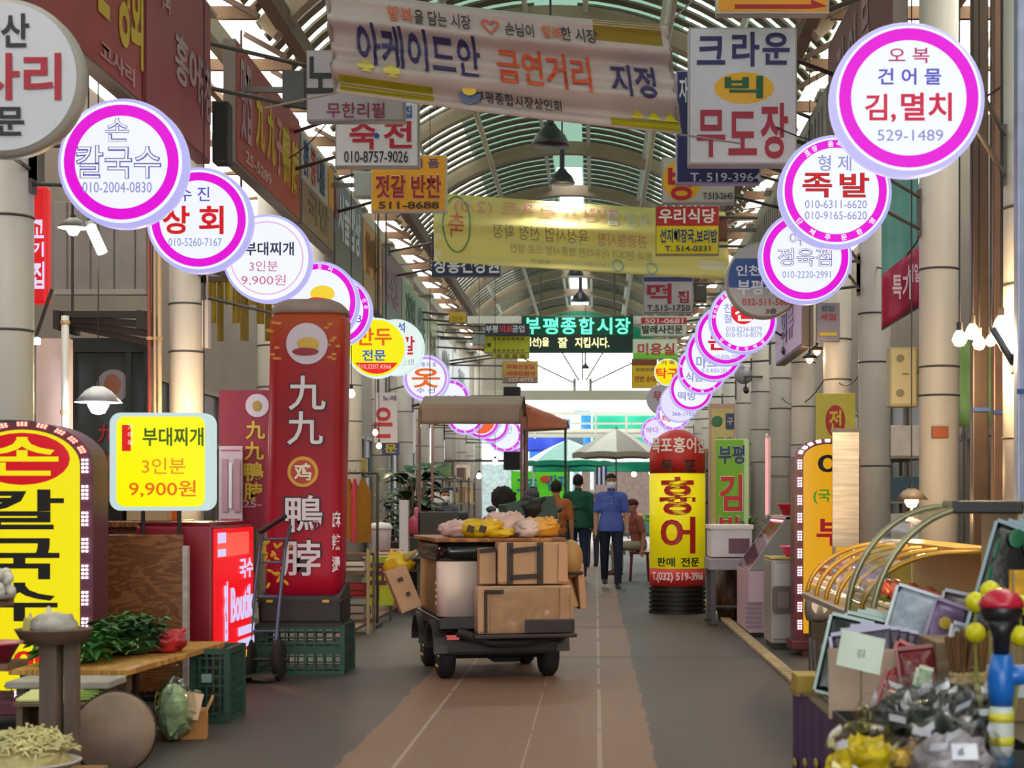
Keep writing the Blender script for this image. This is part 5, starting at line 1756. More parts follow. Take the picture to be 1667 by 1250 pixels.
def wrapped(name, label, cat, loc, r, col, fc, group=None, seed=0, lumps=9, chip=None, gl=.12):
    """a clear bag: lumpy filling, glossy film, twisted top"""
    t = thing(name, label, cat, loc, rnd.uniform(0, 6), group)
    mb = MB()
    for k in range(lumps):
        a, q = rnd.random() * 6.28, rnd.random() ** .5 * .55
        mb.ball((r[0] * q * math.cos(a), r[1] * q * math.sin(a), r[2] * (.55 + rnd.uniform(-.15, .3))), (r[0] * .5, r[1] * .5, r[2] * .46), seg=14, rng=9, amp=.7, freq=3.4, seed=k + seed)
    mb.build('filling', M(col, .42, var=.5, scale=24, bump=.5, spec=.4), t, True)
    MB().ball((0, 0, r[2] * .85), (r[0], r[1], r[2] * .86), amp=.32, freq=3.2, seg=22, rng=14, seed=seed, zmin=-r[2] * .84).cap((0, 0, r[2] * 1.55), (r[0] * .3, 0, r[2] * 1.95), r[0] * .14, r[0] * .3).build('film', clear(fc, gl), t, True)
    mb = MB()
    for q in range(5):
        a = rnd.uniform(3.6, 5.8)
        c0 = Vector((r[0] * .9 * math.cos(a), r[1] * .9 * math.sin(a), r[2] * rnd.uniform(.9, 1.5)))
        du, dv2 = Vector((rnd.uniform(-1, 1), .3, rnd.uniform(-.6, .6))).normalized() * .05, Vector((rnd.uniform(-.4, .4), -.2, 1)).normalized() * .022
        mb.sheet(lambda u, v: c0 + du * (u - .5) + dv2 * (v - .5) + Vector((0, -.006 * math.sin(PI * u), 0)), 4, 2)
    mb.build('film_creases', M('#c8ccd4', .12, coat=1.0), t, True)  # pale crease slips; the film's white highlights are put into their colour
    if chip:
        o = MB().box((0, 0, 0), (.07, .003, .045)).build('label_slip', M(chip, .5), t)
        o.location = (0, -r[1] * .95, r[2] * 1.0)
        o.rotation_euler = (R(-25), 0, 0)
    return t


KELP = [(1440, 5.1, .085), (1490, 5.25, .1), (1545, 5.2, .1), (1590, 5.3, .09), (1470, 4.85, .1), (1530, 4.8, .105), (1580, 4.85, .1), (1500, 5.5, .09), (1555, 5.55, .09)]
KL = ['bag of black kelp at the left front of the kelp rows', 'bag of black kelp in the middle row next to the leftmost', 'bag of black kelp in the middle row with green tint', 'bag of black kelp in the middle row beside the blue post', 'bag of black kelp with a white slip in the front row', 'bag of black kelp in the centre of the front row', 'bag of black kelp front row beside the blue post', 'bag of black kelp at the back left under the red packets', 'bag of black kelp at the back under the twig bundle']
t = thing('black_tray', 'shallow black tray holding the kelp bags', 'tray', (W(1515, 0, 5.15).x, 5.2, ZT))
MB().box((0, 0, .012), (.46, .92, .02), bev=.004).build('bottom', M('#151515', .5), t)
for c, s_ in (((0, -.46, .03), (.48, .012, .05)), ((0, .46, .03), (.48, .012, .05)), ((-.235, 0, .03), (.012, .92, .05)), ((.235, 0, .03), (.012, .92, .05))):
    MB().box(c, s_).build('tray_wall', M('#1c1c1c', .5), t)
for k, (px, dd, r) in enumerate(KELP):
    wrapped('kelp_bag', KL[k], 'bag', (W(px, 0, dd).x, dd, ZT + .046), (r * 1.1, r * 1.1, r), ('#0c0f0c', '#121612', '#0c1c10')[k % 3], '#ffffff', 'clear bags of black kelp', k * 3.1, 11, '#a9bcc4' if k in (0, 4, 7) else None, .05)
wrapped('candy_bag', 'yellow wrapped bag in front of the kelp bags', 'bag', (W(1410, 0, 4.45).x, 4.5, ZT + .002), (.105, .1, .1), '#c8b414', '#fbf6dc', None, 8, 9)
wrapped('candy_bag', 'small yellow wrapped bag low at the bottom picture edge', 'bag', (W(1370, 0, 4.2).x, 4.22, ZT + .002), (.06, .06, .05), '#b8a824', '#fbf6dc', None, 14, 6)
wrapped('anchovy_bag', 'large clear bag of pale anchovies beside the yellow bag', 'bag', (W(1560, 0, 4.35).x, 4.4, ZT + .002), (.13, .12, .12), '#a9a0a4', '#f6f6fa', None, 19, 12, '#d8dce4')
wrapped('anchovy_bag', 'small clear bag of tan fish between yellow and pale bags', 'bag', (W(1480, 0, 4.5).x, 4.55, ZT + .002), (.075, .07, .07), '#9a7a4a', '#f6f0e6', None, 25, 7, '#d8b43c')
wrapped('anchovy_bag', 'clear bag of white shreds at the lowest edge of the stall', 'bag', (W(1480, 0, 4.15).x, 4.16, ZT + .002), (.09, .07, .055), '#aeb0b4', '#f6f6fa', None, 29, 7)
for k, (px, py, dd) in enumerate(((1565, 1060, 5.6), (1590, 1045, 5.62))):
    t = thing('twig_bundle', ('brown bundle of medicinal twigs nearer the red packets', 'brown bundle of medicinal twigs nearer the yellow balls')[k], 'bundle', (W(px, 0, dd).x, dd, ZT))
    mb = MB()
    for j in range(30):
        a, q = rnd.random() * 6.28, rnd.random() ** .5 * .04
        x, y = q * math.cos(a), q * math.sin(a)
        mb.path([(x * .9, y * .9, 0), (x * .7, y * .7, .17), (x * 1.5, y * 1.5, .33 + rnd.uniform(-.03, .02))], .006, 5)
    mb.build('twigs', M(('#6a4a2a', '#7a5630')[k], .7, var=.3), t)
    MB().lathe([(.036, .15), (.044, .16), (.044, .19), (.036, .2)], seg=16).build('binding', M('#a08a5a', .6), t)

# blue pump post with red-black knob, yellow toy balls beside it
t = thing('blue_post', 'blue post with side arm, striped foot and red-black knob at the right edge', 'post', (W(1633, 0, 4.7).x, 4.72, ZT))
zz = W(0, 1066, 4.7).z - ZT
BL = M('#0f5fb4', .3)
MB().lathe([(.036, 0), (.036, zz * .12)], seg=20).build('foot', M('#124a70', .4), t, True)
MB().lathe([(.03, zz * .12), (.036, zz * .22), (.036, zz * .5), (.03, zz * .58)], seg=20).build('striped_sleeve', M('#bcc6c0', .35), t, True)
MB().lathe([(.037, zz * .22), (.037, zz * .3)], seg=20).lathe([(.037, zz * .42), (.037, zz * .5)], seg=20).build('yellow_band', M('#c8c23a', .35), t, True)
MB().lathe([(.034, zz * .56), (.04, zz * .7), (.042, zz * .8), (.03, zz * 1.0)], seg=20).build('pipe', BL, t, True)
MB().path([(0, 0, zz * .8), (.05, 0, zz * .82), (.1, 0, zz * .82), (.13, 0, zz * .76)], [.035, .03, .026, .022], 12).build('side_arm', BL, t, True)
MB().lathe([(.022, zz), (.028, zz + .06), (.05, zz + .1)], seg=20).build('neck', M('#15151c', .4), t, True)
MB().ball((0, 0, zz + .13), (.064, .064, .05), zmin=-.05).build('knob_base', M('#17161c', .35), t, True)
MB().ball((0, 0, zz + .14), (.068, .066, .055), zmin=.0, seg=20, rng=12).build('knob_cap', M('#b01a34', .25), t, True)
for k, (px, py) in enumerate(((1588, 1030), (1588, 980), (1660, 1035), (1662, 985), (1612, 962))):
    p = W(px, py, 5.1)
    t = thing('yellow_ball', ('yellow plastic ball low beside the red-black knob', 'yellow plastic ball above the low one', 'yellow plastic ball low at the right picture edge', 'yellow plastic ball high at the right picture edge', 'yellow plastic ball topmost behind the knob')[k], 'toy ball', (p.x, 5.1, p.z), 0, 'yellow balls on wire stalks')
    MB().ball((0, 0, 0), .033, seg=18, rng=12).build('ball', M('#cfc80c', .35), t, True)
    MB().path([(0, 0, -.03), (0, .01, -.15), ((1630 - px) * .001, .02, ZT - p.z)], .004, 6).build('stalk', M('#8a8a3a', .4), t)
t = thing('small_flag', 'small orange and yellow paper flag above the stall at the right edge', 'flag', W(1660, 950, 5.3))
MB().sheet(lambda u, v: ((u - .5) * .07, .01 * math.sin(u * 5), (v - .5) * .09), 8, 3, .002).build('paper', M('#d8a01c', .6, var=.5, scale=12), t)
MB().tube((-.02, .006, .045), (-.02, .006, ZT - W(1660, 950, 5.3).z), .004).build('stick', M('#8a7a5a', .6), t)
# ================================================================ the delivery cart
d = 11.62
cx = W(812, 0, d).x
TH = R(-13)
cart = thing('delivery_cart', 'small electric delivery cart in brown and cream seen from behind', 'cart', (cx, d + .1, 0), -TH)
DK, BR, CR = M('#2b2124', .45, var=.1), M('#9a744c', .5, var=.08), M('#d8c0b2', .4)
wb = 1.2
for x in (-.385, .385):
    for y in (.12, 1.05):
        w = MB().lathe([(.07, -.055), (.14, -.06), (.168, -.035), (.168, .035), (.14, .06), (.07, .055)], (x, y, .168), 28, 'X').build('wheel', M('#151214', .8), cart, True)
        MB().lathe([(0, -.05), (.085, -.052), (.085, .052), (0, .05)], (x, y, .168), 20, 'X').build('hub', M('#5f564c', .4, .5), w)
        mb = MB()
        for k in range(6):
            mb.ball((x - .06 if x < 0 else x + .06, y + .09 * math.cos(k * PI / 3), .168 + .09 * math.sin(k * PI / 3)), .011, seg=8, rng=6)
        mb.build('wheel_nut', M('#c8b060', .3, .8), w)
MB().box((0, .6, .27), (.66, 1.2, .14), bev=.02).build('chassis', DK, cart)
MB().box((0, -.02, .235), (.86, .1, .11), bev=.025).build('rear_bumper', DK, cart)
mb = MB()
mb.prism([(-.46, .38), (.46, .38), (.46, .44), (.40, .46), (-.40, .46), (-.46, .44)], -.16, 1.3)
mb.build('deck', DK, cart)
for x in (-.45, .45):
    for y in (.14, 1.05):
        MB().rings([[Vector((x + sx, y + (.235 + k) * math.cos(a), .2 + (.2 + k) * math.sin(a))) for sx, k in ((-.05, 0), (.05, 0), (.05, .03), (-.05, .03))] for a in [PI * i / 12 for i in range(13)]]).build('fender', DK, cart)
body = MB()
rows = []
for z, k in ((.46, 1.0), (.5, 1.0), (.98, .98), (1.0, .96)):
    rows.append([Vector((x * k, .62 + y, z)) for x, y in rrect(.45, .66, .12)])
body.rings(rows)
body.build('body', BR, cart, True)
MB().rings([[Vector((x, y, z)) for x, y in ((-.455, .1), (-.455, .0), (-.43, -.05), (-.38, -.062), (-.14, -.062), (-.14, .1))] for z in (.46, .86)]).build('cream_corner', CR, cart, True)
MB().rings([[Vector((x, .62 + y, z)) for x, y in rrect(.462, .68, .12)] for z in (.86, 1.0)]).build('black_band', M('#141216', .15), cart, True)
MB().box((0, .62, 1.015), (.96, 1.42, .03), bev=.008).build('top_board', wood('#a8703c', '#7a4a24', 2, (1, 6, 1)), cart)
MB().box((-.36, -.075, .31), (.1, .02, .035), bev=.006).build('red_tail_light', glow('#e86a60', .5), cart)
MB().box((.36, -.075, .34), (.07, .02, .06), bev=.006).build('white_tail_light', M('#c4b8a8', .3), cart)
MB().box((.13, -.25, .335), (.74, .26, .03), bev=.008).build('rear_rack', DK, cart)
MB().box((.3, -.375, .405), (.36, .03, .1), bev=.01).build('rear_tray', DK, cart)
mb = MB()
mb.path([(-.34, -.2, .36), (-.1, -.24, .28), (.15, -.24, .28), (.38, -.2, .33)], .035, 8)
mb.build('bumper_bag', M('#221b1e', .6), cart, True)
MB().tube((-.34, .12, .168), (.34, .12, .168), .03).build('rear_axle', M('#0f0c0d', .6, .3), cart)
mb = MB().box((.08, .3, .16), (.22, .3, .12), bev=.03)
mb.build('underside_gear', M('#0f0c0d', .7), cart)
mb = MB()
for z in (.55, .6, .65, .7):
    mb.box((-.458, .1, z), (.006, .03, .02))
mb.build('side_marks', M('#d8c8b4', .5), cart)
MB().box((-.13, -.068, .77), (.02, .006, .14)).build('red_stripe', M('#7a2028', .5), cart)


def cw(x, y, z):
    return Matrix.Translation((cx, d + .1, 0)) @ Matrix.Rotation(-TH, 4, 'Z') @ Vector((x, y, z))


CARD = M('#b38a66', .6, var=.12, scale=5)
STRAP = M('#2c211b', .6)


def boxwrap(name, label, loc, rz, w, l, h, film_=None, straps=(), flaps=True, rot=None):
    t = thing(name, label, 'box', loc, rz)
    if rot:
        t.rotation_euler = rot
    MB().box((0, 0, h / 2), (w, l, h), bev=.008).build('carton', M('#b38a66', .28, var=.15, scale=9, bump=.5, coat=.7) if name == 'wrapped_carton' else CARD, t)
    if flaps:
        for x in (-w / 2 - .006, w / 2 + .006):
            MB().box((x * .86, -l / 2 - .008, h * .5), (w * .14, .012, h * .9), bev=.004).build('flap', M('#b58a66', .6, var=.1), t)
    for (x0, z0_, x1, z1_, wd) in straps:
        a, b_ = Vector((x0, -l / 2 - .014, z0_)), Vector((x1, -l / 2 - .014, z1_))
        c = (a + b_) / 2
        ang = math.atan2(b_.z - a.z, b_.x - a.x)
        MB().box(c, ((b_ - a).length, .008, wd), Matrix.Rotation(-ang, 4, 'Y')).build('strap', STRAP, t)
    if film_:
        MB().ball((0, 0, h / 2), (w * .64, l * .75, h * .6), seg=26, rng=16, amp=.16, freq=4, seed=3).build('film', film_, t, True)
    return t


t = boxwrap('wrapped_carton', 'cling-wrapped carton strapped low on the rear tray of the cart', cw(.13, -.24, .352), TH * -1, .68, .2, .34, straps=[(-.3, .3, -.16, .3, .03), (-.29, .3, -.29, .01, .025)])
mb = MB()
sd = 3.7
mb.sheet(lambda u, v: ((u - .5) * .6 + .03, -.12 - .03 * abs(mnoise.noise(Vector((u * 5, v * 4, 2)))) , .005 + .33 * v), 24, 16, .003)
mb.build('cling_film', clear('#ffffff', .5), t, True)
t = boxwrap('strapped_carton', 'carton with black ladder-shaped straps hung high on the cart back', cw(.2, -.17, .70), -TH, .5, .17, .30, straps=[(-.17, 0, -.17, .3, .045), (.05, 0, .05, .3, .045), (-.17, .24, .05, .26, .035), (-.17, .05, .05, .06, .035)], flaps=True)
t = boxwrap('flat_carton', 'narrow upright carton between cream corner and the ladder straps', cw(-.12, -.14, .70), -TH, .12, .12, .26, straps=[(-.06, .24, .06, .25, .03)], flaps=False)
t = thing('round_cushion', 'round tan cushion hung on the right rear side of the cart', 'cushion', cw(.53, -.02, .87))
t.rotation_euler = (0, 0, -R(20))
MB().ball((0, 0, 0), (.085, .12, .145), seg=24, rng=16).build('cover', M('#a27c4a', .6, var=.12), t, True)
MB().lathe([(.088, -.012), (.098, 0), (.088, .012)], (0, 0, -.1), 24).build('bottom_edge', M('#3a2a1c', .6), t)
boxwrap('side_carton', 'tilted carton hung under the round cushion', cw(.53, .0, .5), 0, .14, .3, .26, flaps=False, rot=(0, R(-18), -TH - R(20)))
boxwrap('side_carton', 'thin pale carton edge standing outermost on the right of the cart', cw(.62, .12, .5), 0, .05, .34, .34, straps=(), flaps=False, rot=(0, R(-4), -TH))
boxwrap('side_carton', 'tan carton tilted outward on the left side of the cart', cw(-.62, .3, .50), 0, .16, .24, .33, straps=[(-.02, .24, .02, .24, .03), (.0, .12, .03, .12, .03)], flaps=False, rot=(0, R(-22), -TH))
t = thing('plastic_bag', 'yellow plastic bag tied over the tan carton on the left of the cart', 'bag', cw(-.70, .32, .84))
MB().ball((0, 0, 0), (.11, .1, .085), amp=.45, freq=2.6, seed=4, seg=20, rng=12).build('body', M('#d2ac14', .35, var=.2), t, True)
MB().cap((.06, -.04, .04), (.13, -.05, .09), .03, .012).build('knot', M('#a8884a', .5), t, True)
MB().path([(.06, .0, .0), (.16, -.02, .06), (.24, 0, .08)], .006, 6).build('tie_cord', M('#4a3a2a', .6), t)
# bags and goods on the top board
for k, (px, x, y, r, col, lb) in enumerate(((0, -.3, .12, (.13, .11, .065), '#cfa9a4', 'pinkish clear bag at the left end of the cart top'), (0, -.14, .02, (.17, .09, .07), '#dcae10', 'yellow shopping bag with dark print on the cart top'), (0, .06, .12, (.15, .13, .095), '#d2aca6', 'tall pinkish tied bag in the middle of the cart top'),
                                           (0, .2, .0, (.1, .09, .07), '#d0b4ac', 'small pinkish bag in front of the orange fruit bag'), (0, .31, .06, (.15, .11, .075), '#dd9a34', 'orange fruit bag at the right end of the cart top'), (0, -.02, -.04, (.12, .06, .035), '#d8ae1a', 'flat yellow bag hanging over the cart top edge'))):
    p = cw(x, y, 1.032)
    t = thing('plastic_bag', lb, 'bag', p, rnd.uniform(-.4, .4), 'bags on the cart top')
    MB().ball((0, 0, r[2] * .9), r, amp=.34, freq=5.0, seed=k * 4.4, seg=24, rng=14, zmin=-r[2] * .9).build('body', M(col, .3, var=.18, scale=9, bump=.2), t, True)
    mb = MB()
    for sg in (-1, 1):
        mb.sheet(lambda u, v: (sg * (.01 + .05 * v) + .014 * math.sin(9 * u + k), (u - .5) * .08 * (1.2 - v), r[2] * 1.66 + .028 * v - .03 * v * v + .006 * math.sin(11 * u)), 8, 4, .003)
    mb.build('tied_handles', M(col, .3), t, True)
    for q in range(4):
        a = q * 1.57 + k
        MB().ball((.55 * r[0] * math.cos(a), .5 * r[1] * math.sin(a), r[2] * (1.0 + .35 * (q % 2))), (r[0] * .5, r[1] * .5, r[2] * .6), amp=.5, freq=4.5, seed=q + 9 * k, seg=18, rng=12).build('bulge', M(col, .28, var=.18, scale=9, bump=.3), t, True)
    if k == 1:
        for xx in (-.05, .04):
            MB().box((xx, -.094, r[2] * .9), (.05, .01, .05), Matrix.Rotation(.3, 4, 'Y')).build('dark_print', M('#3a2a14', .5), t)
t = thing('plastic_crate', 'dark green-blue crate tilted on the right front of the cart top', 'crate', cw(.33, .52, 1.1))
t.rotation_euler = (0, R(-10), -TH)
GR = M('#12362f', .5)
MB().box((0, 0, .0), (.36, .3, .03)).build('bottom', M('#1f6a8a', .5), t)
for c, s_ in (((0, -.15, .11), (.38, .02, .2)), ((0, .15, .11), (.38, .02, .2)), ((-.19, 0, .11), (.02, .3, .2)), ((.19, 0, .11), (.02, .3, .2))):
    MB().box(c, s_, bev=.005).build('side_panel', GR, t)
MB().box((0, .0, .045), (.34, .28, .05), bev=.01).build('filling', M('#241f1c', .6), t)
t = thing('black_bundle', 'black cloth bundle lying in the tilted green crate', 'bundle', cw(.32, .44, 1.24))
MB().ball((0, 0, 0), (.12, .12, .09), amp=.4, freq=2.6, seg=20, rng=12).build('cloth', M('#18130f', .7), t, True)
MB().cap((.05, -.05, .05), (.1, -.06, .08), .03, .015).build('knot', M('#201a16', .7), t, True)


# motor scooters parked beyond the cart
def scooter(label, loc, rz, col, boxcol):
    t = thing('motor_scooter', label, 'scooter', loc, rz)
    for y in (-.6, .62):
        w = MB().lathe([(.1, -.045), (.17, -.05), (.22, -.02), (.22, .02), (.17, .05), (.1, .045)], (0, y, .22), 24, 'X').build('wheel', M('#151314', .8), t, True)
        MB().lathe([(0, -.03), (.1, -.035), (.1, .035), (0, .03)], (0, y, .22), 16, 'X').build('hub', M('#77736c', .35, .6), w)
    c = M(col, .35)
    MB().rings([[Vector((x * k, y * k2 + yo, z)) for x, y in rrect(.16, .3, .1)] for z, k, k2, yo in ((.3, .7, .9, -.4), (.5, 1, 1.1, -.38), (.66, .95, 1.15, -.36), (.74, .8, 1.1, -.35))]).build('rear_body', c, t, True)
    MB().box((0, .12, .3), (.3, .5, .06), bev=.02).build('footboard', c, t)
    MB().rings([[Vector((x * k, y * .4 + yo, z)) for x, y in rrect(.18, .12, .05)] for z, k, yo in ((.3, .8, .42), (.6, 1, .44), (.85, .8, .38), (.95, .5, .34))]).build('leg_shield', c, t, True)
    MB().box((0, -.32, .78), (.28, .6, .08), bev=.03).build('seat', M('#1a1718', .6), t)
    MB().path([(-.34, .28, 1.02), (-.2, .34, 1.03), (0, .38, 1.0), (.2, .34, 1.03), (.34, .28, 1.02)], .014, 8).build('handlebar', M('#2a2828', .4, .5), t)
    MB().tube((0, .62, .3), (0, .4, .95), .03).build('fork', M('#55524e', .4, .5), t)
    for x in (-.3, .3):
        MB().tube((x * .8, .33, 1.04), (x, .36, 1.2), .006).build('mirror_stem', M('#2a2828', .4), t)
        MB().ball((x, .36, 1.22), (.06, .02, .04)).build('mirror', M('#3a3a3e', .2), t, True)
    if boxcol:
        MB().box((0, -.72, 1.0), (.46, .42, .4), bev=.03).build('cargo_box', M(boxcol, .45, var=.1), t)
        MB().box((0, -.72, .78), (.36, .36, .03)).build('rack', M('#4a4846', .4, .5), t)
    return t


scooter('black motor scooter with covered cargo box left of the woman in magenta', (W(742, 0, 17.5).x, 17.8, 0), R(-8), '#26262a', '#1b1a1c')
scooter('dark delivery scooter ridden by the person in a checked cap', (W(868, 0, 18.0).x, 18.4, 0), R(6), '#2f3a4a', None)
scooter('white-trimmed scooter ridden by the man in orange', (W(905, 0, 24.5).x, 24.8, 0), R(4), '#8a8f94', None)
# ================================================================ people
def person(label, loc, rz, h, skin, hair, shirt, pants, shoes='#1a1818', stride=.0, sit=False, arms=(0, 0), mask=False, sleeves='short', voxel=.012, hairstyle='short', lean=0.0, collar=False, untuck=True, armpose=None):
    """one continuous body; hair and clothing are its children. Local front is -Y; h metres tall."""
    k = h / 1.72
    t = thing('person', label, 'person', loc, rz)
    V = Vector
    hipz = .92
    dz = -.42 if sit else 0.0

    def T(x, y, z):
        return V((x, y - lean * max(0, z - hipz), z + dz)) * k
    head = T(0, -.01, 1.60)
    legs = []
    for sx, ph in ((-1, -1), (1, 1)):
        hp = V((sx * .092, 0, hipz + dz))
        if sit:
            kn, an = V((sx * .13, -.42, .50)), V((sx * .12, -.40, .10))
        else:
            st = stride * ph
            kn, an = V((sx * .10, -.5 * st - .03, .50)), V((sx * .095, -st, .09 + (.05 if st < 0 else 0)))
        legs.append([p * k for p in (hp, kn, an)])
    arm = []
    for i, sx in enumerate((-1, 1)):
        sh = T(sx * .178, .01, 1.375)
        if armpose:
            el, wr = (T(*q) for q in armpose[i])
        else:
            sw = arms[i]
            el, wr = T(sx * .232, .02 - sw * .4, 1.10), T(sx * .238, -.04 - sw, .87)
        arm.append((sh, el, wr))

    def torso(mb, g):
        for c, r in (((0, 0, .95), (.165, .115, .13)), ((0, .0, 1.08), (.15, .108, .14)), ((0, .005, 1.22), (.165, .115, .15)), ((0, .01, 1.33), (.165, .105, .11))):
            mb.ball(T(*c), tuple((q + g) * k for q in r), seg=20, rng=12)
        mb.cap(T(-.15, .012, 1.38), T(.15, .012, 1.38), (.062 + g) * k)
        mb.cap(T(0, .015, 1.36), T(0, .0, 1.5), (.075 + g * .5) * k, (.052 + g * .3) * k)
    mb = MB()
    torso(mb, -.005)
    mb.cap(T(0, .015, 1.4), T(0, 0, 1.54), .052 * k)
    mb.ball(head + V((0, .012, .02)) * k, (.076 * k, .094 * k, .105 * k), seg=20, rng=14)
    mb.ball(head + V((0, -.03, -.055)) * k, (.056 * k, .06 * k, .06 * k))
    mb.cap(head + V((0, -.088, .01)) * k, head + V((0, -.108, -.028)) * k, .01 * k, .016 * k)
    mb.cap(head + V((-.026, -.078, -.07)) * k, head + V((.026, -.078, -.07)) * k, .012 * k)
    mb.cap(head + V((-.05, -.075, .035)) * k, head + V((.05, -.075, .035)) * k, .013 * k)
    for sx in (-1, 1):
        mb.ball(head + V((sx * .08, .012, -.005)) * k, (.014 * k, .024 * k, .034 * k))
    for sx, (sh, el, wr) in zip((-1, 1), arm):
        mb.cap(sh, el, .052 * k, .041 * k).cap(el, wr, .041 * k, .028 * k)
        dv = (wr - el).normalized()
        sd = V((0, -1, 0)) - dv * V((0, -1, 0)).dot(dv)
        sd.normalize()
        nn = dv.cross(sd)
        mb.cap(wr, wr + dv * .05 * k, .026 * k, .03 * k)
        for f_ in range(4):
            o = sd * (.027 - .018 * f_) * k
            ln = (.062, .075, .07, .055)[f_] * k
            a = wr + dv * .075 * k + o
            b_ = a + dv * ln * .6 - nn * sx * .006 * k
            mb.cap(wr + dv * .045 * k + o * .8, a, .0125 * k, .0105 * k, 8).cap(a, b_, .0105 * k, .009 * k, 8).cap(b_, b_ + (dv * .7 - nn * sx * .7).normalized() * ln * .4, .009 * k, .0075 * k, 8)
        a = wr + dv * .03 * k + sd * .022 * k
        mb.cap(a, a + (dv + sd * .8).normalized() * .035 * k, .014 * k, .011 * k, 8).cap(a + (dv + sd * .8).normalized() * .035 * k, a + (dv + sd * .45).normalized() * .068 * k, .011 * k, .009 * k, 8)
    for hp, kn, an in legs:
        mb.cap(hp, kn, .078 * k, .052 * k).cap(kn, an, .054 * k, .037 * k)
        mb.cap(an, an + V((0, -.05, -.05)) * k, .03 * k, .018 * k)
    body = mb.build('body', M(skin, .5), t, True)

    def mesh(o, v, sm=4):
        m_ = o.modifiers.new('remesh', 'REMESH')
        m_.mode = 'VOXEL'
        m_.voxel_size = v
        m_.use_smooth_shade = True
        q = o.modifiers.new('smooth', 'SMOOTH')
        q.factor, q.iterations = .5, sm
    mesh(body, min(voxel, .008), 2)
    # shirt
    mb = MB()
    torso(mb, .016)
    if untuck and not sit:
        mb.rings([[T(0, 0, z) + V((rx * math.cos(a), ry * math.sin(a), 0)) * k for a in [2 * PI * i / 24 for i in range(24)]] for z, rx, ry in ((.85, .202, .152), (.93, .202, .15), (1.02, .186, .136), (1.1, .16, .12))])
    for sh, el, wr in arm:
        e = sh.lerp(el, .72) if sleeves == 'short' else el
        mb.cap(sh, e, .07 * k, (.062 if sleeves == 'short' else .056) * k)
        if sleeves == 'long':
            mb.cap(el, wr, .056 * k, .042 * k)
    so = mb.build('shirt', M(shirt, .75, var=.1, scale=12, bump=.15), t, True)
    mesh(so, voxel, 4)
    if collar:
        for sx in (-1, 1):
            MB().box(T(sx * .035, -.085, 1.445), (.055 * k, .012, .045 * k), Matrix.Rotation(R(-30 * sx), 4, 'Y'), bev=.003).build('collar', M(shirt, .7), t)
        MB().box(T(0, -.133, 1.33), (.03 * k, .008, .15 * k), bev=.002).build('placket', M(shirt, .7), t)
        mb = MB()
        for z in (1.28, 1.33, 1.38):
            mb.ball(T(0, -.139, z), .006 * k, seg=8, rng=6)
        mb.build('buttons', M('#d8dce8', .4), t)
        MB().box(T(.085, -.128, 1.27), (.07 * k, .008, .07 * k), Matrix.Rotation(R(20), 4, 'Z'), bev=.002).build('pocket', M(shirt, .7), t)
    mb = MB()
    mb.ball(T(0, 0, .93), (.172 * k, .125 * k, .1 * k))
    for hp, kn, an in legs:
        mb.cap(hp, kn, .097 * k, .07 * k).cap(kn, an + V((0, 0, .0)), .07 * k, .055 * k)
    po = mb.build('trousers', M(pants, .8, var=.12, scale=10, bump=.15), t, True)
    mesh(po, voxel, 4)
    for hp, kn, an in legs:
        mb = MB()
        c = V((an.x, an.y - .06 * k, max(0, an.z - .09 * k)))
        rows = []
        for y, w, z in ((.1, .025, .05), (.08, .038, .075), (.03, .04, .09), (-.05, .044, .07), (-.11, .045, .05), (-.15, .034, .035), (-.165, .015, .025)):
            rows.append([c + V((w * math.cos(a), y, max(.0, z / 2 + z / 2 * math.sin(a)))) * k for a in [2 * PI * i / 14 for i in range(14)]])
        mb.rings(rows)
        mb.build('shoe', M(shoes, .5), t, True)
    # face and hair
    mb = MB()
    for sx in (-1, 1):
        mb.ball(head + V((sx * .03, -.083, .018)) * k, (.012 * k, .008 * k, .007 * k), seg=10, rng=6)
    mb.build('eyes', M('#1c1614', .3), t, True)
    mb = MB()
    for sx in (-1, 1):
        mb.cap(head + V((sx * .015, -.09, .037)) * k, head + V((sx * .05, -.08, .038)) * k, .006 * k, .004 * k, 8)
    mb.build('eyebrows', M(hair, .7), t)
    if mask:
        MB().sheet(lambda u, v: head + V((.078 * math.sin((u - .5) * 2.4), -.02 - .092 * math.cos((u - .5) * 2.4) - .025 * math.sin(PI * v) * math.sin(PI * u), -.1 + .1 * v)) * k, 14, 6, .004).build('face_mask', M('#e4e6ea', .7), t, True)
        for sx in (-1, 1):
            MB().tube(head + V((sx * .075, -.045, -.03)) * k, head + V((sx * .088, .02, .01)) * k, .0025).build('mask_loop', M('#e4e6ea', .7), t)
    mb = MB()
    if hairstyle == 'afro':
        mb.ball(head + V((0, .03, .035)) * k, (.135 * k, .14 * k, .13 * k), amp=.22, freq=6, seg=30, rng=20)
        hm = M(hair, .9, var=.3, scale=40, bump=.6)
    elif hairstyle == 'cap':
        mb.ball(head + V((0, .015, .045)) * k, (.092 * k, .108 * k, .085 * k), zmin=-.03 * k)
        mb.ball(head + V((0, -.12, .03)) * k, (.07 * k, .07 * k, .012 * k))
        hm = M(hair, .7, var=.5, scale=30)
    else:
        n0 = 0
        mb.ball(head + V((0, .016, .032)) * k, (.086 * k, .104 * k, .105 * k), amp=.05, freq=5, seg=26, rng=20)
        for v in mb.b.verts:
            q = (v.co - head) / k
            lim = .06 if q.y < -.03 else (.02 if q.y < .03 else -.065)
            if q.z < lim:
                f = V((q.x * .8, q.y * .8 + .003, lim - .004))
                v.co = head + f * k
        hm = M(hair, .75, var=.2, scale=30, bump=.3)
    mb.build('cap' if hairstyle == 'cap' else 'hair', hm, t, True)
    return t


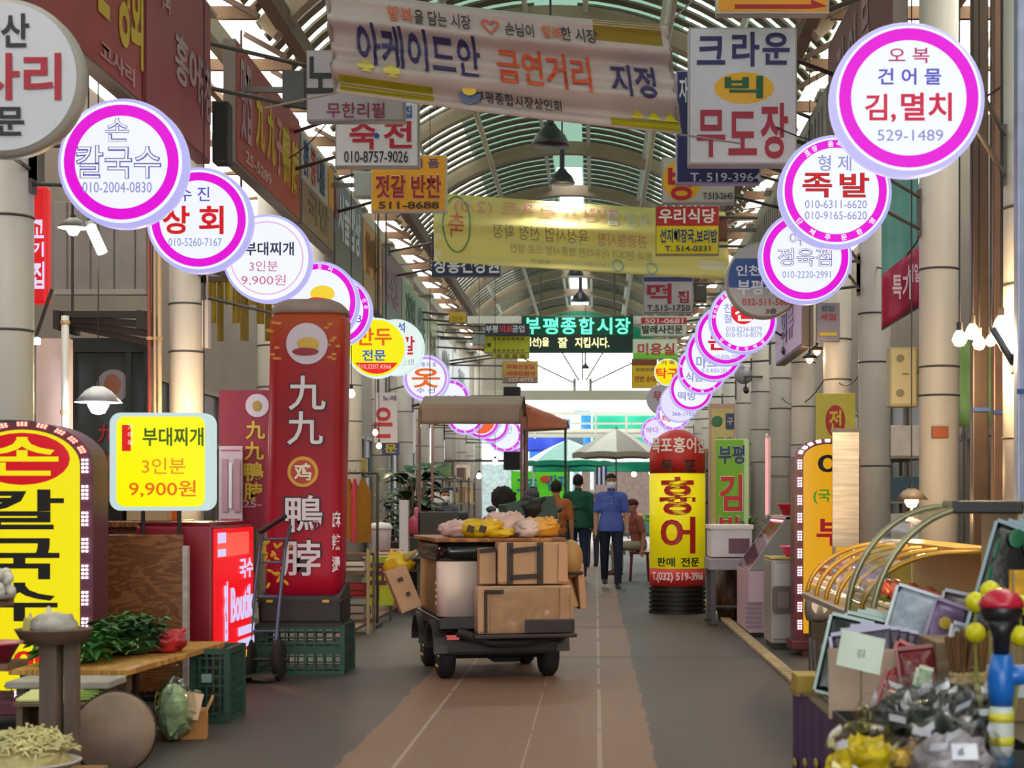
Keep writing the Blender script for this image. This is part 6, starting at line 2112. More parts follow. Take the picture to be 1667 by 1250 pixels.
SK, BK = '#c08a6a', '#17120f'
d = 24.6
person('man in a blue polo shirt and face mask walking toward the camera', (W(995, 0, d).x, d, 0), R(2), 1.745, SK, BK, '#5468bc', '#1c2236', stride=.16, arms=(.03, .06), mask=True, collar=True, voxel=.01)
d = 27.0
person('man in a dark green sweater seen from behind', (W(941, 0, d).x, d, 0), R(176), 1.78, SK, BK, '#17573f', '#1f2f4a', sleeves='long', stride=.08)
d = 25.2
p = person('person in an orange top with a white badge seated with back turned', (W(906, 0, d).x, d - .3, .0), R(184), 1.78, SK, '#1d1512', '#b5672e', '#2a2a30', sit=True, sleeves='short')
p.location.z = .30
MB().box((.03, .165, .82), (.12, .012, .17), bev=.004).build('white_badge', M('#dfe4ea', .6), p)
d = 17.8
p = person('person in a checked cap and violet top riding the dark scooter', (W(864, 0, d).x, 18.1, .2), R(182), 1.66, SK, '#35363c', '#4e4468', '#2a2a30', sit=True, hairstyle='cap', sleeves='long')
d = 14.2
person('woman with bushy black hair and magenta top standing before the cart', (W(820, 0, d).x, d, 0), R(172), 1.40, SK, BK, '#b02a84', '#2a2228', hairstyle='afro', sleeves='long', voxel=.012)
d = 31
person('man in a pale checked shirt turning aside before the green banner', (W(868, 0, d).x, d, 0), R(100), 1.62, SK, BK, '#a9b0bc', '#34405a')
d = 23.5
person('masked seller bending behind the black scooter at the left stalls', (W(722, 0, d).x, d, 0), R(20), 1.5, SK, '#3a2f2c', '#5a5f70', '#2a2a30', mask=True, lean=.15)
d = 26.4
p = person('person in a reddish top sitting in beige trousers beside the yellow column', (W(1042, 0, d).x, d + .3, 0.1), R(-70), 1.68, SK, '#5a1a1c', '#a8584c', '#a89a84', sit=True, shoes='#5a1a20', lean=.2, hairstyle='cap')
d = 33
person('person in a white cap and white top farther up the way', (W(964, 0, d).x, d, 0), R(190), 1.58, SK, '#d8d4cc', '#d8dce0', '#3a4050', hairstyle='cap')
# seats under the two who sit
for x, y, z, lb in ((W(906, 0, 25.2).x, 24.9, .5, 0),):
    pass
t = thing('plastic_stool', 'dark red plastic stool under the person in beige trousers', 'stool', (W(1042, 0, 26.4).x, 26.72, 0))
MB().box((0, 0, .47), (.32, .32, .04), bev=.01).build('seat', M('#7a1c24', .4), t)
for x in (-.13, .13):
    for y in (-.13, .13):
        MB().tube((x, y, .45), (x * 1.2, y * 1.2, 0), .02, .018).build('leg', M('#7a1c24', .4), t)
# ================================================================ street end: tarpaulins, parasols, green banner
def parasol(label, px, ptop, pedge, pxl, pxr, d, cols, valcol, n=8, pole='#8a8f94'):
    p = W(px, 0, d)
    r = (pxr - pxl) / 2 * d / F
    zt, ze = W(0, ptop, d).z, W(0, pedge, d).z
    t = thing('parasol', label, 'parasol', (p.x, d, 0))
    for k in range(n):
        a0, a1 = 2 * PI * k / n, 2 * PI * (k + 1) / n
        P0, P1 = Vector((r * math.cos(a0), r * math.sin(a0), ze)), Vector((r * math.cos(a1), r * math.sin(a1), ze))
        top = Vector((0, 0, zt))

        def f(u, v):
            q = top.lerp(P0.lerp(P1, u), v)
            q.z -= (.06 * math.sin(PI * v) - .05 * math.sin(PI * u) * v) * r * -1 * .6
            return q
        MB().sheet(f, 5, 6).build('canopy_panel', M(cols[k % len(cols)], .7, var=.06), t, True)
        MB().sheet(lambda u, v: P0.lerp(P1, u) + Vector((0, 0, -.13 * v + .03 * math.sin(PI * u))), 5, 2).build('valance', M(valcol, .7), t)
        MB().tube(top - Vector((0, 0, .03)), P0 - Vector((0, 0, .02)), .01, .008, 5).build('rib', M('#9a9a98', .5), t)
    MB().tube((0, 0, 0), (0, 0, zt + .06), .022).build('pole', M(pole, .4, .4), t)
    MB().lathe([(0, 0), (.25, 0), (.22, .1), (.04, .14), (0, .14)], seg=20).build('base', M('#5a5a58', .7), t)
    return t


parasol('grey and white parasol over the people at the street end', 1003, 698, 738, 925, 1068, 41, ['#c4bfb6', '#e9e6de', '#a8a298', '#d8d4ca'], '#a39a86')
parasol('white and pale blue parasol with green valance beyond the grey one', 925, 715, 752, 858, 1000, 45, ['#d9eef0', '#f0f4f2', '#a8dcd8'], '#159a7a')


def tarp(label, x0, y0, x1, y1, d, col, slope=.0, depth=1.2):
    a, b = W(x0, y0, d), W(x1, y1, d)
    t = thing('tarpaulin', label, 'tarpaulin', ((a.x + b.x) / 2, d, 0), 0, 'tarpaulins at the street end')
    w = (b.x - a.x) / 2
    MB().sheet(lambda u, v: (-w + 2 * w * u, .06 * math.sin(u * 9 + v * 2) + (depth * (1 - v) if slope else 0), b.z + (a.z - b.z) * v - slope * u * (1 - v)), 20, 8, .006).build('sheet', M(col, .5, var=.1, scale=1), t, True)
    mb = MB()
    for x in (-w, w):
        mb.tube((x, 0, 0), (x, 0, a.z), .03)
    for x in (-w, w):
        MB().tube((x, .1, 0), (x, .1, a.z), .03).build('pole', M('#b8c4c8', .4), t)
    mb.b.free()
    MB().tube((-w, .05, a.z), (w, .05, a.z), .025).build('top_bar', M('#d8dce0', .4), t)
    return t


tarp('bright blue tarpaulin left of the pale street post', 862, 682, 928, 752, 57, '#1d6ad0')
tarp('blue tarpaulin strip right of the pale street post', 934, 668, 962, 730, 57.5, '#1f7ad8')
tarp('big teal tarpaulin under the gallery rails', 965, 670, 1075, 745, 56, '#0a9a78')
tarp('deep blue tarpaulin low behind the orange awning', 858, 700, 922, 735, 55, '#2a48c8')
tarp('green stall valance across the street end', 868, 752, 1064, 768, 48, '#12a080')
t = thing('street_post', 'pale blue-grey post between the blue tarpaulins', 'post', (W(938, 0, 55).x, 55, 0))
MB().tube((0, 0, 0), (0, 0, W(0, 672, 55).z), .16, seg=20).build('shaft', M('#a8bcc4', .4), t, True)
MB().box((0, -.2, W(0, 718, 55).z), (.5, .12, .5), bev=.02).build('meter_box', M('#5a6a74', .5), t)
MB().lathe([(.17, .0), (.24, 0), (.24, .1), (.17, .14)], seg=20).build('foot', M('#7d8a90', .6), t)
t = thing('stall_banner', 'lime green stall banner with blue marks and a red leaf', 'banner', W(880, 800, 50))
s = 50 / F
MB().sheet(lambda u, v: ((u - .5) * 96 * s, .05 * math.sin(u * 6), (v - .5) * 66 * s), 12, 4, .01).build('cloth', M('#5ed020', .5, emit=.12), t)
lettering(t, [('고추', 858, 790, 34, 26, '#1a64b8', .04), ('감자', 908, 786, 36, 26, '#1a64b8', .04)], -.08, s, 880, 800)
MB().ball((8 * s, -.09, 20 * s), (9 * s, .01, 6 * s)).build('red_leaf', M('#c84a24', .5), t)
for x in (-46, 46):
    MB().tube((x * s, .05, -(W(880, 800, 50).z)), (x * s, .05, 40 * s), .025).build('pole', M('#8a8a88', .5), t)
t = thing('hanging_towel', 'blue and white striped towel hanging at the green valance', 'towel', W(979, 772, 47))
s = 47 / F
for k in range(5):
    MB().sheet(lambda u, v: ((-9 + 3.6 * (k + u)) * s, .01 * math.sin((k + u) * 3), (v - .5) * 34 * s), 2, 4, .008).build('stripe', M(('#23307a', '#e4e6f0')[k % 2], .7), t)
MB().tube((-9 * s, 0, -W(979, 772, 47).z), (-9 * s, 0, 17 * s), .015).build('pole', M('#8a8a88', .5), t)
MB().tube((-9 * s, 0, 17 * s), (9 * s, 0, 17 * s), .01).build('rail', M('#8a8a88', .5), t)
# stalls with white boxes beyond the end
k = 0
for px, d, lb in ((900, 46.5, 'stall table of white boxes under the blue parasol'), (1036, 45, 'stall table of green crates before the brown shop wall'), (1050, 30, 'stall table with teal cover behind the yellow column')):
    p = W(px, 0, d)
    t = thing('stall_table', lb, 'table', (p.x, d, 0))
    MB().box((0, 0, .72), (1.3, .8, .05)).build('tabletop', M('#5a8a8c', .6, var=.1), t)
    for x in (-.6, .6):
        for y in (-.35, .35):
            MB().box((x, y, .35), (.05, .05, .7)).build('leg', M('#5a5550', .6), t)
    for j in range(3):
        u = thing('produce_box', ('left', 'middle', 'right')[j] + ' produce box on the ' + lb.split('stall ')[1], 'box', (p.x - .42 + .42 * j, d - .05, .746))
        MB().box((0, 0, .1), (.36, .5, .2), bev=.01).build('box', M(('#dfe2e4', '#3f7a5a', '#8ac0c4')[k], .6), u)
        mb = MB()
        for q in range(7):
            mb.ball((-.12 + .04 * q, -.1 + .07 * (q % 3), .22), .06, seg=8, rng=6)
        mb.build('produce', M(('#7aa83c', '#c8503a', '#d8b43c')[(j + k) % 3], .5), u, True)
    k += 1
for x, z, r, lb in ((1032, 772, .1, 'round white lamp before the brown shop wall'), (1060, 770, .09, 'round white lamp beside the yellow column at the brown shop')):
    p = W(x, z, 60)
    t = thing('globe_lamp', lb, 'lamp', p)
    MB().ball((0, 0, 0), r).build('globe', glow('#fffaf0', 4), t, True)
    MB().tube((0, 0, r), (0, 0, 3.3 - p.z), .01).build('cord', M('#222222'), t)
struct(MB().box((W(1036, 0, 60).x, 60, 3.35), (6, 1.6, .1)).build('roof_shop', M('#8a8f90', .6)))

# ================================================================ shop fronts, lamps, stock and wires
n_win = 2
rnd = random.Random(31)
GL, FRM = M('#2a2c2d', .2, var=.3, scale=2), M('#7d746a', .5)
for sx, wx in ((1, -5.58), (-1, 4.63)):
    y = 6.0
    while y < 48:
        w = rnd.uniform(2.3, 3.0)
        c = rnd.choice(['#2b2a28', '#4a433c', '#343a38', '#6a6258', '#8c8a80'])
        o = struct(MB().box((wx + sx * .06, y + w / 2, 1.45), (.1, w - .2, 2.8)).build('window_%d' % n_win, M(c, .3, var=.35, scale=1.5)))
        mb = MB()
        for q in (0, .5, 1):
            mb.box((wx + sx * .12, y + .1 + (w - .2) * q, 1.45), (.08, .07, 2.8))
        for z in (.1, 2.1, 2.85):
            mb.box((wx + sx * .12, y + w / 2, z), (.08, w - .2, .07))
        mb.build('window_frame', FRM, o)
        n_win += 1
        y += w
# partition with a grey panelled header and the dark glass front beside the noodle sign
d = 15.0
s = d / F
t = thing('glass_storefront', 'dark glass shop front with a faded round badge and red characters', 'shop front', (W(180, 0, d).x, d, 0))
w_, zt_ = 124 * s, W(0, 552, d).z
MB().box((0, .04, zt_ / 2), (w_, .04, zt_)).build('glass', M('#262a2a', .12, spec=.7), t)
for x in (-w_ / 2, w_ / 2):
    MB().box((x, 0, zt_ / 2), (.07, .1, zt_)).build('frame_post', M('#1c1d1d', .4), t)
MB().box((0, 0, zt_ - .06), (w_, .11, .13)).build('frame_head', M('#1c1d1d', .4), t)
MB().box((.18, -.0, zt_ * .72), (.05, .08, zt_ * .5)).build('frame_mullion', M('#1c1d1d', .4), t)
MB().lathe([(0, 0), (.155, 0), (.155, .006), (0, .006)], (.02, .01, W(0, 628, d).z), 36, 'Y').build('round_badge', M('#77747c', .5), t)
MB().ball((.02, .004, W(0, 626, d).z), (.08, .004, .1)).build('badge_mark', M('#7a4a34', .5), t)
lettering(t, [('九', 172, 705, 26, 30, '#8a1420', .05), ('九', 172, 750, 26, 34, '#8a1420', .05), ('鴨', 172, 800, 28, 34, '#8a1420', .05)], .0, s, 180, VY, 0, oz=CAMZ)
t = thing('header_panel', 'grey metal panel header above the dark glass shop front', 'panel', W(165, 405, 15.1))
s = 15.1 / F
MB().box((0, 0, 0), (152 * s, .12, 150 * s), bev=.01).build('sheet', M('#8d857f', .5, .2, var=.12), t)
for x in (-52, -14, 24, 58):
    MB().box((x * s, -.065, 0), (.012, .012, 148 * s)).build('seam', M('#5d5650', .5), t)
MB().box((0, -.07, -72 * s), (152 * s, .04, .05)).build('bottom_trim', M('#a09890', .4), t)
for x in (-40, 40):
    MB().tube((x * s, 0, 75 * s), (x * s, 0, 6.0 - W(0, 405, 15.1).z), .012).build('hanger', M('#4a4642', .5), t)
t = thing('folded_awning', 'dark folded awning frame under the grey metal header', 'awning', W(168, 512, 14.2))
s = 14.2 / F
for k in range(4):
    MB().box((0, .1 * k, -.05 * k), (144 * s, .05, .06), Matrix.Rotation(R(4 * k), 4, 'Y')).build('slat', M('#2d221c', .6), t)
for x in (-68, 66):
    MB().box((x * s, .15, -.06), (.05, .6, .16)).build('end_plate', M('#241c18', .6), t)
    MB().tube((x * s, .3, 0), (x * s, .3, 5.97 - W(0, 512, 14.2).z), .012).build('hanger', M('#3a302c', .5), t)
t = thing('vertical_light_sign', 'red lit upright sign with white lettering beside the first left column', 'sign', W(67, 400, 12.3))
s = 12.3 / F
MB().box((0, 0, 0), (26 * s, .12, 190 * s), bev=.02).build('casing', glow('#d8141c', .85), t)
lettering(t, [('고', 66, 375, 20, 30, '#e4d4f4', .04), ('기', 66, 408, 20, 24, '#e4d4f4', .04), ('집', 67, 450, 20, 44, '#e4d4f4', .04)], -.064, s, 67, 400, .9)
MB().box((0, .0, (5.97 - W(0, 400, 12.3).z + 95 * s) / 2), (.04, .04, 5.97 - W(0, 400, 12.3).z - 95 * s)).build('hanger', M('#4a4642', .5), t)
struct(MB().box((W(75, 0, 12.6).x, 12.8, 1.35), (.26, .1, 2.5)).build('wall_panel_pink', M('#c9aca4', .5, var=.08)))
for px, r, c, y0_, lb in ((243, .017, '#8a3a2c', 13.7, 'brown red drain pipe left of the second left column'), (252, .012, '#c9a678', 13.72, 'thin tan pipe next to the brown red one'), (260, .018, '#d8b488', 13.74, 'thicker tan pipe nearest the second left column'), (106, .03, '#c8c8c4', 12.5, 'white plastic pipe behind the arched yellow sign')):
    t = thing('drain_pipe', lb, 'pipe', (W(px, 0, y0_).x, y0_, 0))
    MB().tube((0, 0, 0), (0, 0, 3.6 if px > 200 else 2.75), r, seg=12).build('pipe', M(c, .4), t, True)
    for z in (1.3, 2.0, 2.7):
        MB().lathe([(r, -.015), (r + .008, -.012), (r + .008, .012), (r, .015)], (0, 0, z), 12).build('clip', M('#b89a70', .5), t)


def bulb(label, px, py, d, r, col, s, shade=None, cord=.5, name='hanging_bulb', group=None, power=0):
    t = thing(name, label, 'lamp', W(px, py, d), 0, group)
    MB().lathe([(0, -r), (r * .6, -r * .85), (r, -r * .1), (r * .75, r * .6), (r * .35, r * 1.2), (.0, r * 1.25)], seg=18).build('bulb', glow(col, s), t, True)
    MB().tube((0, 0, r * 1.1), (0, 0, r * 1.1 + .05), r * .4).build('socket', M('#2a2624', .5), t)
    if shade:
        MB().lathe([(r * 2.2, r * .2), (r * 2.25, r * .15), (r * 1.2, r * 1.3), (r * .5, r * 1.7), (r * .45, r * 1.6), (r * 1.1, r * 1.2)], seg=24).build('shade', M(shade, .4), t, True)
    MB().tube((0, 0, r * 1.1), (0, 0, (6.76 if -3.2 < t.location.x < 2.2 else 5.97) - t.location.z), .005, seg=6).build('cord', M('#1c1a18', .6), t)
    if power:
        l = bpy.data.lights.new('bulb_light', 'POINT')
        l.energy = power
        l.color = lin(col)
        l.shadow_soft_size = r
        lo = bpy.data.objects.new('bulb_light', l)
        C.objects.link(lo)
        lo.parent = t
        lo.location = (0, 0, -r - .03)
    return t


WARM = '#ffd9a0'
for k, (px, py, r) in enumerate(((1562, 552, .036), (1583, 541, .036), (1594, 559, .033), (1613, 555, .026), (1630, 529, .04), (1632, 547, .026), (1655, 535, .026))):
    bulb(('leftmost warm bulb of the cluster by the brown posts', 'second warm bulb from the left of the cluster by the brown posts', 'third warm bulb from the left, lowest of the cluster', 'small warm bulb in the middle of the cluster', 'largest warm bulb of the cluster, on the grey arm', 'small warm bulb under the largest one', 'warm bulb of the cluster at the right picture edge')[k], px, py, 9.3 + .12 * (k % 3), r * 1.2, WARM, 9, None, 1.2, 'warm_bulb', 'warm bulbs over the right stall', 14)
bulb('hot bare bulb on a thin stand behind the gold-framed showcase', 1484, 815, 11.0, .05, '#ffcf90', 9, '#8a7a6a', .3, 'warm_bulb', None, 12)
t = bpy.data.objects[[o.name for o in bpy.data.objects if o.get('label', '').startswith('hot bare bulb')][0]]
MB().tube((0, 0, -.04), (0, 0, .02 - t.location.z), .008).build('stand', M('#b8a890', .3, .6), t)
bulb('white lamp in a pale shade before the dark glass shop front', 160, 658, 12.2, .08, '#f4f6ff', 7, '#d8d8dc', 1.4, 'hanging_lamp', None, 22)
bulb('round warm bulb under the lit noodle sign', 119, 373, 11.9, .05, '#fff2dc', 7, '#8a8a84', .5, 'hanging_bulb', None, 10)
t = thing('fluorescent_lamp', 'slanting white tube lamp beside the round warm bulb', 'lamp', W(157, 390, 11.9))
MB().tube((-.045, 0, .1), (.045, 0, -.1), .038, seg=16).build('tube', glow('#fbfbff', 6), t)
MB().tube((-.06, 0, .135), (-.045, 0, .1), .03).build('cap', M('#c8c8c4', .4), t)
MB().tube((-.06, 0, .13), (-.06, 0, 5.97 - W(0, 390, 11.9).z), .006).build('cord', M('#222222'), t)
t = thing('small_lamp', 'little white lamp low on the first left column', 'lamp', W(58, 555, 10.4))
MB().box((0, 0, 0), (.055, .05, .045), bev=.01).build('lens', glow('#f8f8ff', 5), t)
MB().tube((0, 0, .02), (.1, .02, .34), .012).build('arm', M('#4a3a34', .5), t)
MB().tube((0, 0, .02), (-.12, -.45, .1), .012).build('wall_arm', M('#4a3a34', .5), t)
for k, (px, py, d, r) in enumerate(((572, 641, 19.5, .05), (611, 704, 21.5, .04), (617, 726, 22.2, .04), (780, 775, 30, .05), (806, 752, 34, .06), (700, 682, 21.2, .03))):
    bulb(('warm bulb right beside the red tower edge', 'upper of two warm bulbs by the red lettered white board', 'lower of two warm bulbs by the red lettered white board', 'white bulb far along the left stalls', 'warm bulb furthest along the left stalls', 'cool bulb under the tan awning corner')[k], px, py, d, r, WARM if k not in (3, 5) else '#f6f8ff', 7, None, 1.0, 'hanging_bulb', 'bulbs over the left stalls', 12)
for k, (px, py, d) in enumerate(((1318, 585, 16.5), (1330, 572, 17.3))):
    bulb(('nearer small cone lamp under the lilac board', 'farther small cone lamp under the lilac board')[k], px, py, d, .04, '#ffcf9a', 5, '#2a2420', .5, 'cone_lamp', 'cone lamps under the lilac board', 8)


bulb('warm bulb hanging behind the yellow stew light box', 332, 700, 13.4, .05, WARM, 7, None, 1.0, 'hanging_bulb', None, 45)  # unseen bulb, added to throw warm light on the column behind


def bell(label, px, py, d, w, power=40):
    p = W(px, py, d)
    r = w / 2 * d / F
    t = thing('pendant_lamp', label, 'lamp', p, 0, 'bell lamps under the vault')
    MB().lathe([(r, 0), (r * 1.02, .01), (r * .8, r * .55), (r * .4, r * .95), (r * .28, r * 1.15), (r * .24, r * 1.1), (r * .36, r * .9), (r * .75, r * .5)], seg=32).build('shade', M('#3a3a3c', .35, .4), t, True)
    MB().lathe([(0, .02), (r * .94, .02), (r * .94, .03), (0, .03)], seg=32).build('diffuser', glow('#efe8ff', 3), t)
    MB().tube((0, 0, r * 1.1), (0, 0, r * 1.1 + .35), r * .2).build('gear_tube', M('#26262a', .4), t)
    MB().tube((0, 0, r * 1.1), (0, 0, 7.3 - p.z), .012).build('cord', M('#26262a', .5), t)
    l = bpy.data.lights.new('lamp_light', 'SPOT')
    l.energy = power
    l.spot_size = R(150)
    l.spot_blend = .6
    l.color = (1, .93, .86)
    l.shadow_soft_size = r * .9
    lo = bpy.data.objects.new('lamp_light', l)
    C.objects.link(lo)
    lo.parent = t
    lo.location = (0, 0, -.02)


bell('large bell lamp just under the pinkish cloth banner', 896, 238, 17.0, 62, 160)
bell('second bell lamp above the yellow cloth banner', 915, 299, 24.0, 42, 160)
bell('bell lamp with violet glow right under the yellow cloth banner', 937, 449, 36.0, 27, 160)
bell('small bell lamp just above the green LED panel', 945, 491, 42.0, 30, 160)
bell('grey bell lamp in the bright end arch', 953, 600, 48, 14, 60)

# two loudspeakers on the left posts, cameras, boxes and posters on columns
for k, (x0, y0, x1, y1, d, lb) in enumerate(((820, 630, 848, 660, 36.75, 'upper black loudspeaker on the far left columns'), (820, 735, 848, 765, 36.75, 'lower black loudspeaker on the far left columns'))):
    a, b = W(x0, y0, d), W(x1, y1, d)
    t = thing('loudspeaker', lb, 'loudspeaker', ((a.x + b.x) / 2, d, (a.z + b.z) / 2))
    MB().box((0, 0, 0), (b.x - a.x, .3, a.z - b.z), bev=.02).build('cabinet', M('#2c2b2d', .5), t)
    MB().box((0, -.155, 0), ((b.x - a.x) * .86, .01, (a.z - b.z) * .9)).build('grille', M('#1d1c1e', .8), t)
    e = LX - (a.x + b.x) / 2 + .14
    MB().box((e / 2, .05, 0), (abs(e), .05, .05)).build('bracket', M('#4a4844', .5), t)
t = thing('loudspeaker', 'tall black loudspeaker hung between two red fascias', 'loudspeaker', W(362, 218, 14.4))
s = 14.4 / F
MB().box((0, 0, 0), (26 * s, .2, 100 * s), bev=.015).build('cabinet', M('#1a1718', .5), t)
MB().box((0, -.103, 0), (22 * s, .008, 92 * s)).build('grille', M('#121112', .8), t)
MB().box((0, .12, 0), (.05, .1, .3)).build('bracket', M('#4a4844', .5), t)
t = thing('electric_box', 'beige electric box strapped between two right columns', 'electric box', W(1468, 615, 12.3))
s = 12.3 / F
MB().box((0, 0, 0), (46 * s, .16, 96 * s), bev=.012).build('body', M('#9f9166', .4, var=.12), t)
MB().box((0, -.083, 0), (41 * s, .012, 88 * s), bev=.004).build('door', M('#a99b70', .4), t)
MB().box((2 * s, -.094, 5 * s), (.05, .01, .012)).build('latch', M('#5d5440', .4), t)
for z in (30, -26):
    MB().lathe([(0, -.01), (.03, -.01), (.03, .0), (0, 0)], (-6 * s, -.088, z * s), 18, 'Y').build('meter', M('#6d6240', .5), t)
MB().box((.17, .02, 10 * s), (.16, .03, .03)).build('bracket', M('#4a4844', .5), t)
for k, (x0, y0, x1, y1, d, lb, fc, tx) in enumerate(((1330, 494, 1366, 556, 17.03, 'small grey poster with red print on a right column', '#8d8794', [('전단', 1348, 502, 22, 9, '#3a4470', .02), ('세일', 1348, 516, 26, 11, '#b03a4a', .03), ('■', 1348, 544, 28, 5, '#c8b43c', 0)]), (1518, 695, 1543, 712, 11.93, 'orange-brown sticker on the nearest right columns', '#a84c14', []))):
    a, b = W(x0, y0, d), W(x1, y1, d)
    t = thing('poster' if k == 0 else 'sticker', lb, 'poster' if k == 0 else 'sticker', ((a.x + b.x) / 2, d, (a.z + b.z) / 2))
    MB().box((0, 0, 0), (b.x - a.x, .012, a.z - b.z)).build('sheet', M(fc, .5, var=.1), t)
    MB().box((0, .008, 0), (b.x - a.x + .01, .008, a.z - b.z + .01)).build('backing', M('#4a4450', .5), t)
    lettering(t, tx, -.008, d / F, (x0 + x1) / 2, (y0 + y1) / 2)
t = thing('leaning_board', 'yellow eatery board with a red oval letter behind the amber arched sign', 'sign', W(1360, 685, 16.2), R(-8))
s = 16.2 / F
MB().box((0, .03, 0), (64 * s, .05, 90 * s), bev=.006).build('board', M('#cfc040', .5, var=.08), t)
MB().ball((0, 0, 0), (16 * s, .005, 26 * s), seg=32).build('oval', M('#b8261c', .5), t)
lettering(t, [('전', 1360, 684, 20, 34, '#e8c022', .05)], -.01, s, 1360, 685)
MB().box((.0, .06, -W(0, 685, 16.2).z / 2), (.05, .05, W(0, 685, 16.2).z)).build('post', M('#6a5a48', .6), t)
for k, (px, py, d, lb) in enumerate(((1277, 570, 19.0, 'black security camera under the overlapping round signs'), (1214, 634, 25.0, 'black security camera beside the round grey fan'))):
    t = thing('security_camera', lb, 'camera', W(px, py, d))
    MB().cap((0, 0, 0), (0, -.1, -.03), .05, .045).build('housing', M('#1c1b1d', .4), t, True)
    MB().tube((0, 0, .03), (0, .02, .2), .014).build('arm', M('#3a383a', .5), t)
    MB().box((.12, .02, .2), (.3, .03, .03)).build('bracket', M('#4a484a', .5), t)
t = thing('wall_fan', 'round grey fan on the far right columns', 'fan', W(1211, 610, 25.2))
MB().lathe([(.03, -.06), (.13, -.05), (.15, 0), (.13, .05), (.03, .06)], seg=28, axis='Y').build('cage', M('#a9a9ac', .4, .3, var=.3, scale=30), t, True)
MB().lathe([(0, .05), (.06, .06), (.06, .16), (0, .17)], seg=18, axis='Y').build('motor', M('#8a8a8c', .5), t)
MB().box((.1, .12, 0), (.24, .04, .04)).build('bracket', M('#6a6a6c', .5), t)
# brown steel posts at the right edge, pale post, green sheet behind, drape
for px, w_, d, c, lb in ((1594, 26, 10.6, '#4f3e33', 'dark brown steel post with a bright edge near the warm bulbs'), (1625, 20, 10.9, '#6a4d3c', 'brown wooden post behind the warm bulbs'), (1664, 22, 8.9, '#8f97b0', 'pale blue-grey post at the right picture edge')):
    s = d / F
    t = thing('steel_post', lb, 'post', (W(px, 0, d).x, d, 0))
    MB().box((0, 0, 2.9), (w_ * s, .09, 5.8), bev=.01).build('shaft', M(c, .35, .3, var=.15), t)
    MB().box((0, 0, .02), (w_ * s * 2, .18, .04)).build('foot_plate', M(c, .5), t)
    MB().box((0, -.05, 1.9), (w_ * s + .01, .02, .025)).build('strap', M('#2a4a8a', .5), t)
t = thing('lamp_arm', 'slanting grey arm of the warm bulb cluster', 'arm', W(1650, 592, 9.0))
MB().tube((-.12, 0, .2), (.0, 0, 0), .02, .022).build('tube', M('#4f555f', .4, .4), t, True)
MB().box((.02, .0, 0), (.06, .08, .12), bev=.01).build('clamp', M('#1c1c20', .5), t)
t = thing('green_sheet', 'pale green sheet behind the brown posts', 'sheet', W(1612, 620, 13.2))
s = 13.2 / F
MB().sheet(lambda u, v: ((u - .5) * 150 * s, .03 * math.sin(u * 20 + v * 3), (v - .5) * 150 * s), 40, 6, .006).build('cloth', M('#8fb46a', .6, var=.3, scale=4), t, True)
MB().tube((-75 * s, 0, 75 * s), (75 * s, 0, 75 * s), .015).build('rail', M('#6a6a60', .5), t)
for x in (-70, 70):
    MB().tube((x * s, 0, 75 * s), (x * s, 0, 5.9 - W(0, 620, 13.2).z), .008).build('hanger', M('#4a4a46', .5), t)
t = thing('drape_banner', 'turquoise and crimson drape hanging between two right columns', 'banner', W(1466, 400, 13.3))
s = 13.3 / F
MB().sheet(lambda u, v: ((u - .5) * 66 * s, .03 * math.sin(u * 9) + .15 * (u - .5), (-140 + 40 * (1 - u) * -1 + 40) * s + (110 + 150) * s * v * 1.0 - (1 - v) * 0), 24, 8, .006).build('turquoise_part', M('#5f9a94', .6, var=.2, scale=3), t, True)
MB().sheet(lambda u, v: ((u - .5) * 66 * s, -.012 + .03 * math.sin(u * 9) + .15 * (u - .5), (-138 + 42 * u + (88 + 10 * u) * v) * s), 24, 6, .006).build('crimson_part', M('#a4284c', .6, var=.12), t, True)
lettering(t, [('특가', 1464, 470, 32, 40, '#d8b8c4', .03), ('세일', 1482, 448, 22, 30, '#d8b8c4', .03)], -.13, s, 1466, 400)
for x in (-32, 32):
    MB().tube((x * s, 0, 118 * s), (x * s, 0, 5.9 - W(0, 400, 13.3).z), .008).build('hanger', M('#3a3a38', .5), t)
# ---- middle distance on the left
d = 16.6
t = thing('clothes_rack', 'clothes rail with knitted tops beside the red tower', 'rack', (W(583, 0, d).x, d, 0))
zr = W(0, 770, d).z
MB().tube((-.2, 0, zr), (.2, 0, zr), .012).build('rail', M('#4a4844', .4, .5), t)
for x in (-.2, .2):
    MB().tube((x, 0, .0), (x, 0, zr), .014).build('post', M('#4a4844', .4, .5), t)
    MB().box((x, 0, .02), (.05, .4, .04)).build('foot', M('#4a4844', .5), t)
for k, (px, w, h, c, lb) in enumerate(((568, .12, .62, '#a8741a', 'mustard knit nearest the red tower on the rail'), (578, .1, .66, '#d2485a', 'coral pink knit between two mustard ones'), (592, .17, .66, '#9a6a14', 'wide mustard knit at the open end of the rail'))):
    x = W(px, 0, d).x
    u = thing('knit_top', lb, 'clothing', (x, d - .02 * k, zr - .02), 0, 'knits on the rail')

    def f(a, v):
        sh = .25 + .75 * min(1, v * 4) if v < .25 else 1
        an = 2 * PI * a
        return (w / 2 * sh * math.cos(an), .05 * math.sin(an) * (1 + .2 * math.sin(an * 3)), -.04 - h * v)
    MB().sheet(f, 28, 12).build('knit', M(c, .9, var=.25, scale=30, stretch=(4, 4, .3)), u, True)
    MB().path([(0, 0, .03), (.012, 0, .045), (0, 0, .06)], .004, 6).build('hanger_hook', M('#5a5854', .4, .6), u)
t = thing('wire_shelf', 'rusty wire shelf trolley with folded goods under the knits', 'shelf', (W(582, 0, 16.2).x, 15.9, 0))
for z in (.12, .36, .6, .78):
    MB().box((0, 0, z), (.36, .4, .025)).build('shelf', M('#6a4a38', .6, var=.2), t)
